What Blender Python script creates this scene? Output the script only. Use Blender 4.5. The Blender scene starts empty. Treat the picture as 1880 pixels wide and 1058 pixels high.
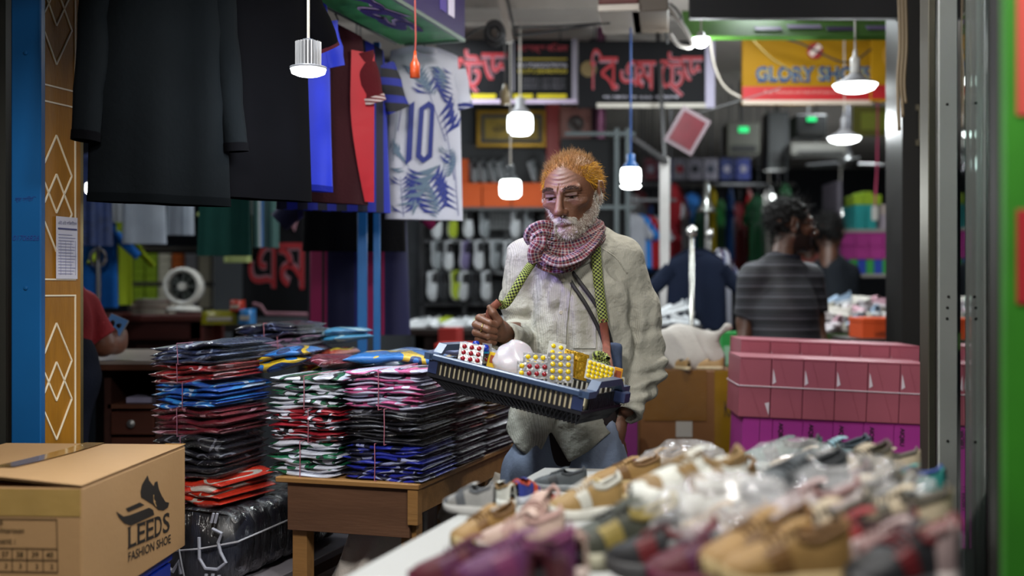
import bpy, bmesh, math, random
import numpy as np
from mathutils import Vector, Matrix, Euler
from mathutils.bvhtree import BVHTree
random.seed(7)
R = math.radians
scene = bpy.context.scene
C = scene.collection

# ---------------------------------------------------------------- camera, world, lights, exposure
FPX, CX, CY, CAMH = 2089.0, 940.0, 529.0, 1.28
cd = bpy.data.cameras.new('camera'); cam = bpy.data.objects.new('camera', cd); C.objects.link(cam)
cam.location = (0, 0, CAMH); cam.rotation_euler = (R(90), 0, 0)
cd.sensor_width = 36; cd.lens = 36 * FPX / 1880; cd.clip_start = .05
cd.dof.use_dof = True; cd.dof.focus_distance = 3.02; cd.dof.aperture_fstop = 1.5
scene.camera = cam
w = bpy.data.worlds.new('world'); scene.world = w; w.use_nodes = True
w.node_tree.nodes['Background'].inputs[0].default_value = (.62, .68, .8, 1)
w.node_tree.nodes['Background'].inputs[1].default_value = .09
vs = scene.view_settings
vs.view_transform = 'Standard'; vs.look = 'None'; vs.gamma = 1; vs.use_curve_mapping = False
vs.exposure = 0.25

def P(px, py, d):
    return Vector(((px - CX) / FPX * d, d, CAMH - (py - CY) / FPX * d))
def area(name, loc, tgt, size, power, col=(1, 1, 1)):
    l = bpy.data.lights.new(name, 'AREA'); l.shape = 'DISK'; l.size = size; l.energy = power; l.color = col
    o = bpy.data.objects.new(name, l); C.objects.link(o); o.location = loc
    o.rotation_euler = (Vector(tgt) - Vector(loc)).to_track_quat('-Z', 'Y').to_euler(); return o
def point(name, loc, power, col=(1, 1, 1), r=.04):
    l = bpy.data.lights.new(name, 'POINT'); l.energy = power; l.color = col; l.shadow_soft_size = r
    o = bpy.data.objects.new(name, l); C.objects.link(o); o.location = loc; return o
# added front lights, purple shop lamp at left, aisle lamp, added stall and back fills
area('added_front_light', (-.5, 1.0, 2.6), (.05, 3.0, .9), .35, 30, (1, .97, .92))  # unseen area light added as front key
area('added_front_light', (.85, .9, 2.6), (.5, 2.6, .9), .35, 24, (1, .97, .93))  # second unseen area light added to brighten the front
pl_ = area('purple_shop_light', (-.8, 2.72, 1.78), (.1, 3.05, 1.45), .08, .35, (.42, .3, 1)); pl_.data.spread = R(30)
area('aisle_light', (.75, 3.65, 2.66), (.3, 3.2, 1.3), .25, 16, (1, .95, .86))
area('bundle_fill_light', (-.55, 2.75, 2.68), (-.6, 3.3, .9), .2, 24, (.86, .95, 1))  # fill added to brighten the shirt bundles, no fixture behind it
for i, (x, y, e) in enumerate(((-2.2, 5.4, 18), (-.4, 6.0, 10), (1.15, 5.4, 16), (2.2, 7.6, 16), (3.0, 9.6, 14))):
    area('back_fill_light', (x, y, 2.68), (x, y, 0), .3, e, (.9, .97, 1))  # unseen fills added to brighten the background shops

# ---------------------------------------------------------------- helpers
AY = -R(17.5)                       # the aisle runs 17.5 degrees to the right of the view axis
AD = Vector((math.sin(-AY), math.cos(-AY), 0)); CDIR = Vector((math.cos(AY), math.sin(AY), 0))
_m = {}
def nodes_of(name):
    m = bpy.data.materials.new(name); m.use_nodes = True
    nt = m.node_tree; return m, nt, nt.nodes['Principled BSDF']
def N(nt, t, **k):
    n = nt.nodes.new(t)
    for a, v in k.items():
        if a.startswith('i_'):
            q = a[2:]; q = int(q) if q.isdigit() else q.replace('_', ' ')
            n.inputs[q].default_value = v
        else: setattr(n, a, v)
    return n
def rgba(c): return (c[0], c[1], c[2], 1)
def hexc(h):
    h = h.lstrip('#'); f = lambda v: v / 12.92 if v <= .04045 else ((v + .055) / 1.055) ** 2.4
    return tuple(f(int(h[i:i + 2], 16) / 255) for i in (0, 2, 4))
def coords(nt, rnd=True):
    tc = N(nt, 'ShaderNodeTexCoord')
    if not rnd: return tc.outputs['Object']
    oi = N(nt, 'ShaderNodeObjectInfo'); ad = N(nt, 'ShaderNodeVectorMath', operation='ADD')
    sc = N(nt, 'ShaderNodeMath', operation='MULTIPLY', i_1=17.0)
    nt.links.new(oi.outputs['Random'], sc.inputs[0]); nt.links.new(tc.outputs['Object'], ad.inputs[0]); nt.links.new(sc.outputs[0], ad.inputs[1])
    return ad.outputs[0]
def mixc(nt, fac, a, b):
    n = N(nt, 'ShaderNodeMix', data_type='RGBA')
    for s, v in ((0, fac), (6, a), (7, b)):
        if hasattr(v, 'is_linked'): nt.links.new(v, n.inputs[s])
        else: n.inputs[s].default_value = v if s == 0 else rgba(v)
    return n.outputs[2]
def bump(nt, bs, h, st, dist=.01):
    b = N(nt, 'ShaderNodeBump'); b.inputs['Strength'].default_value = st; b.inputs['Distance'].default_value = dist
    nt.links.new(h, b.inputs['Height']); nt.links.new(b.outputs[0], bs.inputs['Normal'])
def M(col, rough=.55, metal=0., coat=0., var=.18, vs=9., bmp=0., bs=60., emit=0., spec=.5, sheen=0., stretch=None, alpha=1., name='plain', rnd=True):
    if isinstance(col, str): col = hexc(col)
    key = (tuple(col), rough, metal, coat, var, vs, bmp, bs, emit, spec, sheen, stretch, alpha, name, rnd)
    if key in _m: return _m[key]
    m, nt, b = nodes_of(name); _m[key] = m
    co = coords(nt, rnd)
    if stretch:
        mp = N(nt, 'ShaderNodeMapping'); mp.inputs['Scale'].default_value = stretch
        nt.links.new(co, mp.inputs[0]); co = mp.outputs[0]
    nz = N(nt, 'ShaderNodeTexNoise', i_Scale=vs, i_Detail=4.0); nt.links.new(co, nz.inputs['Vector'])
    lo = tuple(c * (1 - var) for c in col); hi = tuple(min(1, c * (1 + var)) for c in col)
    nt.links.new(mixc(nt, nz.outputs['Fac'], lo, hi), b.inputs['Base Color'])
    b.inputs['Roughness'].default_value = rough; b.inputs['Metallic'].default_value = metal
    b.inputs['Coat Weight'].default_value = coat; b.inputs['Coat Roughness'].default_value = .08
    b.inputs['Specular IOR Level'].default_value = spec; b.inputs['Sheen Weight'].default_value = sheen
    b.inputs['Alpha'].default_value = alpha
    if emit: b.inputs['Emission Color'].default_value = rgba(col); b.inputs['Emission Strength'].default_value = emit
    if bmp:
        n2 = N(nt, 'ShaderNodeTexNoise', i_Scale=bs, i_Detail=3.0); nt.links.new(co, n2.inputs['Vector'])
        bump(nt, b, n2.outputs['Fac'], bmp)
    return m
def cloth(col, var=.2): return M(col, .85, var=var, bmp=.25, bs=90, spec=.2, name='cloth')
def plastic(col, rough=.35): return M(col, rough, var=.08, name='plastic')
def card(col): return M(col, .75, var=.08, vs=5, bmp=.08, bs=120, name='card')
def metal(col, rough=.35): return M(col, rough, metal=.9, var=.1, name='metal')
def wood(col, s=(3, 3, 30), rough=.5): return M(col, rough, var=.35, vs=3, stretch=s, bmp=.1, bs=12, name='wood', spec=.3)
def printed(col): return M(col, .6, var=.03, name='print')

def mesh(name, v, f, m=None, parent=None, smooth=False, fm=None):
    me = bpy.data.meshes.new(name); me.from_pydata([tuple(p) for p in v], [], f); 
    if m is not None:
        for q in (m if isinstance(m, (list, tuple)) else [m]): me.materials.append(q)
    if fm is not None: me.polygons.foreach_set('material_index', fm)
    if smooth: me.polygons.foreach_set('use_smooth', [True] * len(me.polygons))
    me.update()
    return link(name, me, parent)
def link(name, me, parent=None):
    o = bpy.data.objects.new(name, me); C.objects.link(o)
    if parent is not None: o.parent = parent
    return o
def tag(o, label=None, cat=None, group=None, kind=None):
    for k, v in (('label', label), ('category', cat), ('group', group), ('kind', kind)):
        if v: o[k] = v
    return o
def thing(name, label, cat, loc=(0, 0, 0), rot=0, group=None):
    o = bpy.data.objects.new(name, None); C.objects.link(o); o.location = loc; o.empty_display_size = .05
    o.rotation_euler = rot if isinstance(rot, (tuple, list, Euler)) else (0, 0, rot)
    return tag(o, label, cat, group)
def dup(root, loc, rot, label=None, group=None, scale=None):
    r = root.copy(); C.objects.link(r); r.location = loc
    r.rotation_euler = rot if isinstance(rot, (tuple, list, Euler)) else (0, 0, rot)
    if scale: r.scale = (scale,) * 3
    if label: r['label'] = label
    if group: r['group'] = group
    for ch in list(root.children):
        c = ch.copy(); C.objects.link(c); c.parent = r
        for g in list(ch.children):
            d = g.copy(); C.objects.link(d); d.parent = c
    return r
class MB:
    def __init__(s): s.v = []; s.f = []; s.fm = []; s.i = 0
    def add(s, v, f):
        k = len(s.v); s.v += [Vector(p) for p in v]; s.f += [tuple(q + k for q in p) for p in f]; s.fm += [s.i] * len(f); return s
    def box(s, lo, hi, bev=0., T=None):
        x0, y0, z0 = lo; x1, y1, z1 = hi
        if bev <= 0:
            v = [(x, y, z) for z in (z0, z1) for y in (y0, y1) for x in (x0, x1)]
            f = [(0, 2, 3, 1), (4, 5, 7, 6), (0, 1, 5, 4), (2, 6, 7, 3), (0, 4, 6, 2), (1, 3, 7, 5)]
        else:
            bm = bmesh.new(); bmesh.ops.create_cube(bm, size=1)
            for p in bm.verts: p.co = Vector(((x0 + x1) / 2 + p.co.x * (x1 - x0), (y0 + y1) / 2 + p.co.y * (y1 - y0), (z0 + z1) / 2 + p.co.z * (z1 - z0)))
            bmesh.ops.bevel(bm, geom=bm.edges[:], offset=bev, segments=1, affect='EDGES')
            v = [p.co.copy() for p in bm.verts]; bm.verts.index_update(); f = [tuple(q.index for q in p.verts) for p in bm.faces]; bm.free()
        if T is not None: v = [T @ Vector(p) for p in v]
        return s.add(v, f)
    def bar(s, a, b, wx, wz=None, up=(0, 0, 1)):
        wz = wz or wx; a = Vector(a); b = Vector(b); d = (b - a); L = d.length; d.normalize()
        u = Vector(up)
        if abs(d.dot(u)) > .95: u = Vector((1, 0, 0))
        x = d.cross(u).normalized(); z = x.cross(d)
        v = [a + d * (L * t) + x * (i * wx / 2) + z * (k * wz / 2) for t in (0, 1) for i, k in ((-1, -1), (1, -1), (1, 1), (-1, 1))]
        return s.add(v, [(3, 2, 1, 0), (4, 5, 6, 7), (0, 1, 5, 4), (1, 2, 6, 5), (2, 3, 7, 6), (3, 0, 4, 7)])
    def tube(s, pts, r, n=8, cap=True):
        pts = [Vector(p) for p in pts]; rs = r if isinstance(r, (list, tuple)) else [r] * len(pts)
        v = []; f = []; u = None
        for i, p in enumerate(pts):
            t = (pts[min(i + 1, len(pts) - 1)] - pts[max(i - 1, 0)]).normalized()
            if u is None: u = t.orthogonal().normalized()
            u = (u - t * u.dot(t)).normalized(); w_ = t.cross(u)
            for k in range(n):
                a = 2 * math.pi * k / n; v.append(p + (u * math.cos(a) + w_ * math.sin(a)) * rs[i])
        for i in range(len(pts) - 1):
            for k in range(n):
                f.append((i * n + k, i * n + (k + 1) % n, (i + 1) * n + (k + 1) % n, (i + 1) * n + k))
        if cap: f += [tuple(range(n - 1, -1, -1)), tuple((len(pts) - 1) * n + k for k in range(n))]
        return s.add(v, f)
    def lathe(s, prof, n=20, T=None):
        v = []; f = []
        for r_, z in prof:
            for k in range(n): a = 2 * math.pi * k / n; v.append(Vector((r_ * math.cos(a), r_ * math.sin(a), z)))
        for i in range(len(prof) - 1):
            for k in range(n): f.append((i * n + k, i * n + (k + 1) % n, (i + 1) * n + (k + 1) % n, (i + 1) * n + k))
        if prof[0][0] > 1e-5: f.append(tuple(range(n - 1, -1, -1)))
        if prof[-1][0] > 1e-5: f.append(tuple((len(prof) - 1) * n + k for k in range(n)))
        if T is not None: v = [T @ p for p in v]
        return s.add(v, f)
    def grid(s, fn, nu, nv, cu=False):
        v = [fn(i / (nu if cu else nu - 1), j / (nv - 1)) for j in range(nv) for i in range(nu)]
        f = [(j * nu + i, j * nu + (i + 1) % nu, (j + 1) * nu + (i + 1) % nu, (j + 1) * nu + i) for j in range(nv - 1) for i in range(nu if cu else nu - 1)]
        return s.add(v, f)
    def prism(s, poly, y0, y1):            # polygon in x,z extruded along y
        n = len(poly); v = [(x, y0, z) for x, z in poly] + [(x, y1, z) for x, z in poly]
        return s.add(v, [tuple(range(n)), tuple(range(2 * n - 1, n - 1, -1))] + [(i, i + n, (i + 1) % n + n, (i + 1) % n) for i in range(n)])
    def build(s, name, m, parent=None, smooth=False):
        return mesh(name, s.v, s.f, m, parent, smooth, s.fm if isinstance(m, (list, tuple)) else None)
def struct(name, mb, m, smooth=False):
    o = mb.build(name, m, None, smooth); o['kind'] = 'structure'; return o
def RT(rz, loc=(0, 0, 0)): return Matrix.Translation(loc) @ Matrix.Rotation(rz, 4, 'Z')

# ---- writing: glyph outlines turned into flat mesh, in the x,z plane facing -y
def glyphs(body, w=None, h=None, bold=0., shear=0., align='LEFT', spacing=1.):
    cu = bpy.data.curves.new('t', 'FONT'); cu.body = body; cu.offset = bold; cu.shear = shear; cu.space_character = spacing; cu.resolution_u = 3
    o = bpy.data.objects.new('t', cu); C.objects.link(o)
    bpy.context.view_layer.update(); me = bpy.data.meshes.new_from_object(o.evaluated_get(bpy.context.evaluated_depsgraph_get()))
    v = np.array([p.co for p in me.vertices]) if len(me.vertices) else np.zeros((1, 3)); f = [tuple(p.vertices) for p in me.polygons]
    bpy.data.objects.remove(o); bpy.data.curves.remove(cu); bpy.data.meshes.remove(me)
    lo, hi = v.min(0), v.max(0); sz = np.maximum(hi - lo, 1e-6)
    sx = w / sz[0] if w else (h / sz[1]); sy = h / sz[1] if h else sx
    v = (v - lo) * (sx, sy, 1)
    if align == 'CENTER': v[:, 0] -= v[:, 0].max() / 2
    return [(p[0], 0., p[1]) for p in v], f
def write(name, body, m, parent, x, z, w=None, h=None, y=0., bold=0., shear=0., align='LEFT', fn=None, spacing=1.):
    v, f = glyphs(body, w, h, bold, shear, align, spacing)
    v = [(p[0] + x, y, p[2] + z) for p in v]
    if fn: v = [fn(p) for p in v]
    return mesh(name, v, f, m, parent)

# ---- implicit surfaces sampled on a grid (surface nets)
def fgrid(lo, hi, h):
    ax = [np.arange(a, b + h, h, dtype=np.float32) for a, b in zip(lo, hi)]
    return np.meshgrid(*ax, indexing='ij')
def rc(G, a, b, ra, rb=None):
    rb = ra if rb is None else rb
    a = np.array(a, np.float32); b = np.array(b, np.float32); d = b - a; L2 = float(d @ d) + 1e-9
    t = np.clip(((G[0] - a[0]) * d[0] + (G[1] - a[1]) * d[1] + (G[2] - a[2]) * d[2]) / L2, 0, 1)
    return np.sqrt((G[0] - a[0] - t * d[0]) ** 2 + (G[1] - a[1] - t * d[1]) ** 2 + (G[2] - a[2] - t * d[2]) ** 2) - (ra + (rb - ra) * t)
def el(G, c, r, rz=0.):
    x, y, z = G[0] - c[0], G[1] - c[1], G[2] - c[2]
    if rz: x, y = x * math.cos(rz) + y * math.sin(rz), -x * math.sin(rz) + y * math.cos(rz)
    k0 = np.sqrt((x / r[0]) ** 2 + (y / r[1]) ** 2 + (z / r[2]) ** 2); k1 = np.sqrt((x / r[0] ** 2) ** 2 + (y / r[1] ** 2) ** 2 + (z / r[2] ** 2) ** 2) + 1e-9
    return k0 * (k0 - 1) / k1
def smin(a, b, k):
    h = np.clip(.5 + .5 * (b - a) / k, 0, 1); return b + (a - b) * h - k * h * (1 - h)
def smax(a, b, k): return -smin(-a, -b, k)
def chain(G, pts, rs, k=.01, d=None):
    for i in range(len(pts) - 1):
        e = rc(G, pts[i], pts[i + 1], rs[i], rs[i + 1]); d = e if d is None else smin(d, e, k)
    return d
def waves(G, seed, n, scale, amp, st=(1, 1, 1)):
    rg = np.random.RandomState(seed); o = 0
    for i in range(n):
        k = rg.normal(size=3) * st * scale; o = o + np.sin(G[0] * k[0] + G[1] * k[1] + G[2] * k[2] + rg.rand() * 6.3)
    return (o * (amp / n ** .5)).astype(np.float32)
def nets(F, lo, h):
    S = F < 0; n = F.shape
    cs = [(i, j, k) for i in (0, 1) for j in (0, 1) for k in (0, 1)]
    sl = lambda A, c: A[c[0]:n[0] - 1 + c[0], c[1]:n[1] - 1 + c[1], c[2]:n[2] - 1 + c[2]]
    cnt = sum(sl(S, c).astype(np.int8) for c in cs); act = (cnt > 0) & (cnt < 8)
    idx = np.argwhere(act); ids = -np.ones(act.shape, np.int64); ids[act] = np.arange(len(idx))
    pos = np.zeros((len(idx), 3)); num = np.zeros(len(idx))
    val = {c: sl(F, c)[act].astype(np.float64) for c in cs}
    for c in cs:
        for a in range(3):
            if c[a]: continue
            e = list(c); e[a] = 1; e = tuple(e); A, B = val[c], val[e]
            x = (A < 0) != (B < 0); t = np.where(x, A / np.where(x, A - B, 1), 0)
            p = np.tile(np.array(c, float), (len(idx), 1)); p[:, a] += t
            pos += p * x[:, None]; num += x
    V = (idx + pos / num[:, None]) * h + np.array(lo)
    quads = []
    for a in range(3):
        b, c = (a + 1) % 3, (a + 2) % 3
        lo_ = [slice(1, n[q] - 1) for q in range(3)]; lo_[a] = slice(0, n[a] - 1); hi_ = list(lo_); hi_[a] = slice(1, n[a])
        s0, s1 = S[tuple(lo_)], S[tuple(hi_)]
        e = np.argwhere(s0 != s1)
        if not len(e): continue
        flip = s0[tuple(e.T)]; g = e.copy(); g[:, b] += 1; g[:, c] += 1
        q = []
        for db, dc in ((-1, -1), (0, -1), (0, 0), (-1, 0)):
            r_ = g.copy(); r_[:, b] += db; r_[:, c] += dc; q.append(ids[tuple(r_.T)])
        q = np.stack(q, 1); q[~flip] = q[~flip][:, ::-1]; quads.append(q)
    Q = np.concatenate(quads); return V, Q[(Q >= 0).all(1)]
def npmesh(name, V, Q, m=None, parent=None, smooth=True):
    me = bpy.data.meshes.new(name); me.vertices.add(len(V)); me.vertices.foreach_set('co', np.asarray(V, np.float32).ravel())
    me.loops.add(Q.size); me.loops.foreach_set('vertex_index', Q.ravel().astype(np.int32))
    me.polygons.add(len(Q)); me.polygons.foreach_set('loop_start', np.arange(0, Q.size, 4, dtype=np.int32))
    me.update(calc_edges=True); me.validate()
    me.polygons.foreach_set('use_smooth', np.ones(len(me.polygons), bool))
    if m is not None: me.materials.append(m)
    return link(name, me, parent)
# ================================================================ the setting
concrete = M('#6d6a66', .8, var=.25, vs=3, bmp=.2, bs=30, name='concrete')
struct('floor', MB().box((-6, -3, -.1), (8, 14.2, 0)), M('#4d4a48', .6, var=.3, vs=4, bmp=.1, bs=20, name='floor_cement'))
struct('ceiling', MB().box((-6, -3, 2.75), (8, 14.2, 2.9)), M('#d2cbc4', .85, var=.12, vs=2, bmp=.1, bs=18, name='ceiling_paint'))
dark = M('#23262d', .8, var=.3, vs=2, name='dark_wall')
struct('wall_back', MB().box((-6, 13.9, 0), (8, 14.1, 2.75)), dark)
struct('wall_left', MB().box((-5.1, -1, 0), (-5, 14, 2.75)), dark)
struct('wall_right', MB().box((6.9, 2, 0), (7, 14, 2.75)), dark)
struct('wall_partition', MB().box((-5, 8.0, 0), (-1.9, 8.1, 2.75)), M('#2e3440', .8, var=.3, vs=2, name='shop_wall'))
struct('wall_shoe_shop', MB().box((-1.9, 7.25, 0), (.33, 7.35, 2.75)), M('#3d4146', .75, var=.15, vs=3, name='shoe_shop_wall'))
struct('trim_1', MB().box((-3.4, 5.45, 2.62), (.5, 5.75, 2.75)), M('#8d8781', .85, var=.2, name='beam_paint'))      # concrete beam
struct('trim_2', MB().box((.72, 4.6, 2.372), (3.2, 4.64, 2.75)), M('#141416', .7, name='black_beam'))

# ---- shop-front post and inlaid wooden panel on the left
blue = M('#0a5590', .4, var=.18, vs=4, bmp=.05, bs=20, name='blue_paint')
p0 = P(20, 529, 3.0); p1 = P(75, 529, 3.0)
bp = thing('steel_post', 'blue painted steel post beside the inlaid wooden panel', 'post', (p0.x, 3.0, 0))
MB().box((0, 0, 0), (p1.x - p0.x, .03, 2.75), .003).build('shaft', blue, bp)
for z in (.75, .8, 1.28, 1.9): MB().lathe([(.006, 0), (.005, .004), (0, .005)], 8, Matrix.Translation((.04, 0, z)) @ Matrix.Rotation(R(90), 4, 'X')).build('bolt', blue, bp)
write('scribble', 'ব্র ড়িতি', M('#1b3c86', .7, name='pen'), bp, .012, 1.505, w=.055, h=.017, y=-.002, shear=.3)
write('scribble', '01706826', M('#1b3c86', .7, name='pen'), bp, .006, 1.405, w=.07, h=.014, y=-.002, shear=.3)
o = MB().box((-1.415, 3.0, 0), (-1.335, 3.06, 2.75)).box((-1.48, 2.95, 0), (-1.42, 3.1, 2.75)).build('dark_shopfront_post', M('#24241f', .5, name='dark_metal'))
tag(o, 'dark metal post at the left edge beside the blue post', 'post')
# panel: local x along the aisle, front face towards +x side of the aisle
pa = P(78, 529, 3.03); PW = .15
pan = thing('inlaid_panel', 'golden brown wooden pillar panel with white diamond inlay', 'panel', (pa.x, 3.035, 0), AY + R(90))
MB().box((0, 0, 0), (PW, .03, 2.75)).build('board', wood('#96661c', (14, 14, 2.2), .45), pan)
MB().box((PW, 0, 0), (PW + .012, .032, 2.75)).build('edge_strip', metal('#8a7a55', .4), pan)
inl = M('#e8dcc2', .5, var=.1, name='inlay'); ZP = 3.055 / FPX
zz = lambda y: CAMH - (y - 529) * ZP
def strip(a, b, w_=.0042):
    if a[0] < 0 and b[0] < 0: return
    if a[0] < 0: a, b = b, a
    if b[0] < .003: t = (a[0] - .003) / (a[0] - b[0]); b = (.003, a[1] + (b[1] - a[1]) * t)
    MB().bar((a[0], -.001, a[1]), (b[0], -.001, b[1]), .004, w_, up=(0, 1, 0) if abs(a[0]-b[0]) < 1e-6 else (0, 0, 1)).build('inlay', inl, pan)
for yc in (43, 390, 738):
    for k in (0, 72):
        c = zz(yc - 72 + k); hh = 72 * ZP; x0, hw = .05, .062
        for sg in (1, -1):
            strip((x0, c + sg * hh), (x0 + hw, c)); strip((x0, c + sg * hh), (x0 - hw, c))
for y in (157, 187, 513, 543): strip((-.05, zz(y)), (.128, zz(y)))
for a, b in ((-400, 157), (187, 513), (543, 1300)): strip((.126, zz(a)), (.126, zz(b)))
pap = thing('notice', 'white printed notice pasted on the wooden panel', 'paper', pan.matrix_world @ Vector((0, 0, 0)), 0)
pap.location = pan.location; pap.rotation_euler = pan.rotation_euler
MB().box((.045, -.006, zz(512)), (.13, -.004, zz(396))).build('sheet', M('#c9c9d8', .7, var=.05, name='paper'), pap)
ink = printed('#3d3f70')
write('heading', 'এই এই ডিজিটাল', ink, pap, .05, zz(411), w=.074, h=.011, y=-.0075)
MB().box((.05, -.0075, zz(420)), (.126, -.0065, zz(417))).build('rule', ink, pap)
lt = printed('#8d90b4')
for i in range(14): MB().box((.051, -.0075, zz(430 + i * 5.6)), (.051 + .074 * (.75 + .25 * ((i * 37) % 10) / 10), -.0068, zz(429 + i * 5.6))).build('text_line', lt, pap)
for i in range(4): MB().box((.06 + i * .02, -.0075, zz(505)), (.0606 + i * .02, -.0068, zz(440))).build('rule', lt, pap)

# ---- right-hand shop front: black post, aluminium door stile, glass, green poster
bk = MB().box((1.56, 4.55, 0), (1.66, 4.75, 2.75)).build('black_door_post', M('#141310', .5, name='black_metal')); tag(bk, 'black door post behind the pink shoe boxes', 'post')
bp2 = P(1685, 230, 4.54)
hd = thing('door_pull', 'worn metal pull handle on the black door post', 'handle', bp2)
MB().tube([(0, 0, -.07), (.0, -.025, -.065), (0, -.025, .065), (0, 0, .07)], .004, 8).build('grip', metal('#8a8472', .4), hd)
for z in (-.07, .07): MB().box((-.008, -.004, z - .012), (.008, .004, z + .012)).build('mount', metal('#8a8472', .4), hd)
al = M('#b4b6b2', .38, metal=.55, var=.12, vs=6, bmp=.03, bs=30, name='aluminium')
def aisle(px, d, s=0): q = P(px, 529, d); return Vector((q.x, q.y, 0)) + AD * s
st = thing('door_stile', 'pale aluminium door stile with screws beside the shoe table', 'door frame', aisle(1741, 2.6), 0)
MB().box((-.0225, 0, 0), (.0225, .05, 2.75), .003).build('stile_face', al, st)
MB().box((-.044, .004, 0), (-.027, .06, 2.75), .002).build('side_channel', metal('#6b675a', .4), st)
for z in (.12, .3, .93, 1.21, 1.235, 1.26, 1.7): MB().lathe([(.0035, 0), (.003, .002), (0, .0025)], 8, Matrix.Translation((.0 + .003 * math.sin(z * 40), 0, z)) @ Matrix.Rotation(R(90), 4, 'X')).build('screw', M('#1c1b19', .5, name='screw'), st)
gl, nt, b = nodes_of('glass'); tr_ = N(nt, 'ShaderNodeBsdfTransparent'); tr_.inputs[0].default_value = (.78, .9, .86, 1); gs_ = N(nt, 'ShaderNodeBsdfGlossy'); gs_.inputs['Roughness'].default_value = .02; fr_ = N(nt, 'ShaderNodeFresnel'); fr_.inputs[0].default_value = 1.5; mx_ = N(nt, 'ShaderNodeMixShader')
nt.links.new(fr_.outputs[0], mx_.inputs[0]); nt.links.new(tr_.outputs[0], mx_.inputs[1]); nt.links.new(gs_.outputs[0], mx_.inputs[2]); nt.links.new(mx_.outputs[0], nt.nodes['Material Output'].inputs[0])
g = MB().box((-.003, -.80, 0.02), (.003, 0, 2.7)).build('glass_door', gl); g.location = aisle(1766, 2.62); g.rotation_euler = (0, 0, AY); tag(g, 'glass door pane reflecting lamps at the right', 'glass door')
s2 = MB().box((-.014, -.035, 0), (.004, .0, 2.75), .002).build('glass_edge_strip', M('#9fb3a6', .3, metal=.4, name='edge_metal')); s2.location = aisle(1772, 2.60) - AD * .36 + Vector((.008, 0, 0)); s2.rotation_euler = (0, 0, AY); tag(s2, 'greenish metal edge strip standing in the glass door', 'door frame')
dp = MB().box((0, 0, 0), (.022, .03, 2.75)).build('dark_gasket_post', M('#1e1b17', .5, name='gasket')); dp.location = aisle(1831, 1.78); tag(dp, 'dark narrow post next to the bright green poster', 'post')
gp = thing('green_poster_board', 'bright green poster board at the right edge', 'poster', aisle(1846, 1.45), 0)
MB().box((0, 0, 0.2), (.09, .015, 2.6)).build('board', M('#2f7a18', .5, var=.5, vs=5, name='green_print'), gp)
for z0, z1, c in ((1.26, 1.38, '#a01822'), (1.5, 1.66, '#c0463c'), (.6, .9, '#b04a5a')): MB().box((.014, -.002, z0), (.09, 0, z1), .0005).build('red_patch', printed(c), gp)

# ================================================================ signs and ceiling items
def sign(name, label, px0, py0, px1, py1, d, col, t=.03, rz=0., mat_=None):
    a = P(px0, py1, d); b = P(px1, py0, d)
    s = thing(name, label, 'sign', (a.x, d, a.z), rz); s['w'] = b.x - a.x; W, H = b.x - a.x, b.z - a.z
    MB().box((0, 0, 0), (W, t, H), .002).build('board', mat_ or M(col, .6, var=.12, vs=4, spec=.15, name='banner'), s)
    for x in (W * .12, W * .88): MB().tube([(x, t / 2, H - .01), (x, t / 2, 2.75 - a.z)], .004, 6).build('hanger', M('#2a2828', .6, name='wire'), s)
    return s, W, H
red, rim = printed('#96141f'), printed('#8f6470')
def bangla(par, parts, z, h, y=-.004):
    for body, x, w_, dz, hs in parts:
        for m_, bo, yy in ((rim, .026, y), (red, -.002, y - .003)):
            write('lettering', body, m_, par, x, z + dz, w=w_, h=h * hs, y=yy, bold=bo)
s, W, H = sign('trade_sign', 'black hanging shop sign with large red lettering and pale right border', 1062, 75, 1312, 198, 6.2, '#0b0b0f')
k = W / 250
bangla(s, [('ি', 22 * k, 22 * k, 0, 1.25), ('ব', 38 * k, 34 * k, 0, 1), ('এ', 76 * k, 33 * k, .02, .78), ('ম', 104 * k, 38 * k, 0, .88), ('ে', 150 * k, 16 * k, .01, .85), ('ট', 163 * k, 34 * k, .01, 1.1), ('ড', 188 * k, 40 * k, .03, .85)], 33 * k, 60 * k)
for m_, r_, y in ((rim, 6 * k, -.004), (red, 4 * k, -.007)):
    MB().lathe([(r_, 0), (r_, .001)], 12, Matrix.Translation((68 * k, y, 38 * k)) @ Matrix.Rotation(R(90), 4, 'X')).build('full_stop', m_, s)
for m_, w_, y in ((rim, 8 * k, -.004), (red, 4 * k, -.007)): MB().bar((165 * k, y, 46 * k), (190 * k, y, 22 * k), w_, .001, up=(0, 1, 0)).build('lettering', m_, s)
write('small_lettering', 'দোকান নং ১২১ বি ব্লক', printed('#b9b5c2'), s, 45 * k, 15 * k, w=140 * k, h=9 * k, y=-.004)
MB().box((W - .05, -.004, 0), (W, 0, H)).build('border', printed('#a8a2b8'), s); MB().box((.1, -.004, 0), (W - .05, 0, .025)).build('border', printed('#b8b2a8'), s)
MB().lathe([(.045, 0), (.03, .002)], 10, Matrix.Translation((.055, -.002, H * .58)) @ Matrix.Rotation(R(90), 4, 'X')).build('emblem', printed('#5c4a22'), s)
s, W, H = sign('trade_sign', 'black hanging shop sign with phone numbers beside the palm print jersey', 800, 72, 1060, 190, 6.35, '#0d0d10'); k = W / 260
bangla(s, [('ে', 36 * k, 16 * k, .0, .8), ('ট', 52 * k, 34 * k, 0, 1.05), ('ড', 84 * k, 46 * k, .02, .85)], 30 * k, 66 * k)
for m_, w_, y in ((rim, 8 * k, -.004), (red, 4 * k, -.007)): MB().bar((54 * k, y, 46 * k), (76 * k, y, 20 * k), w_, .001, up=(0, 1, 0)).build('lettering', m_, s)
MB().box((141 * k, -.003, 22 * k), (144 * k, 0, 116 * k)).build('border', printed('#77747d'), s)
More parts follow.
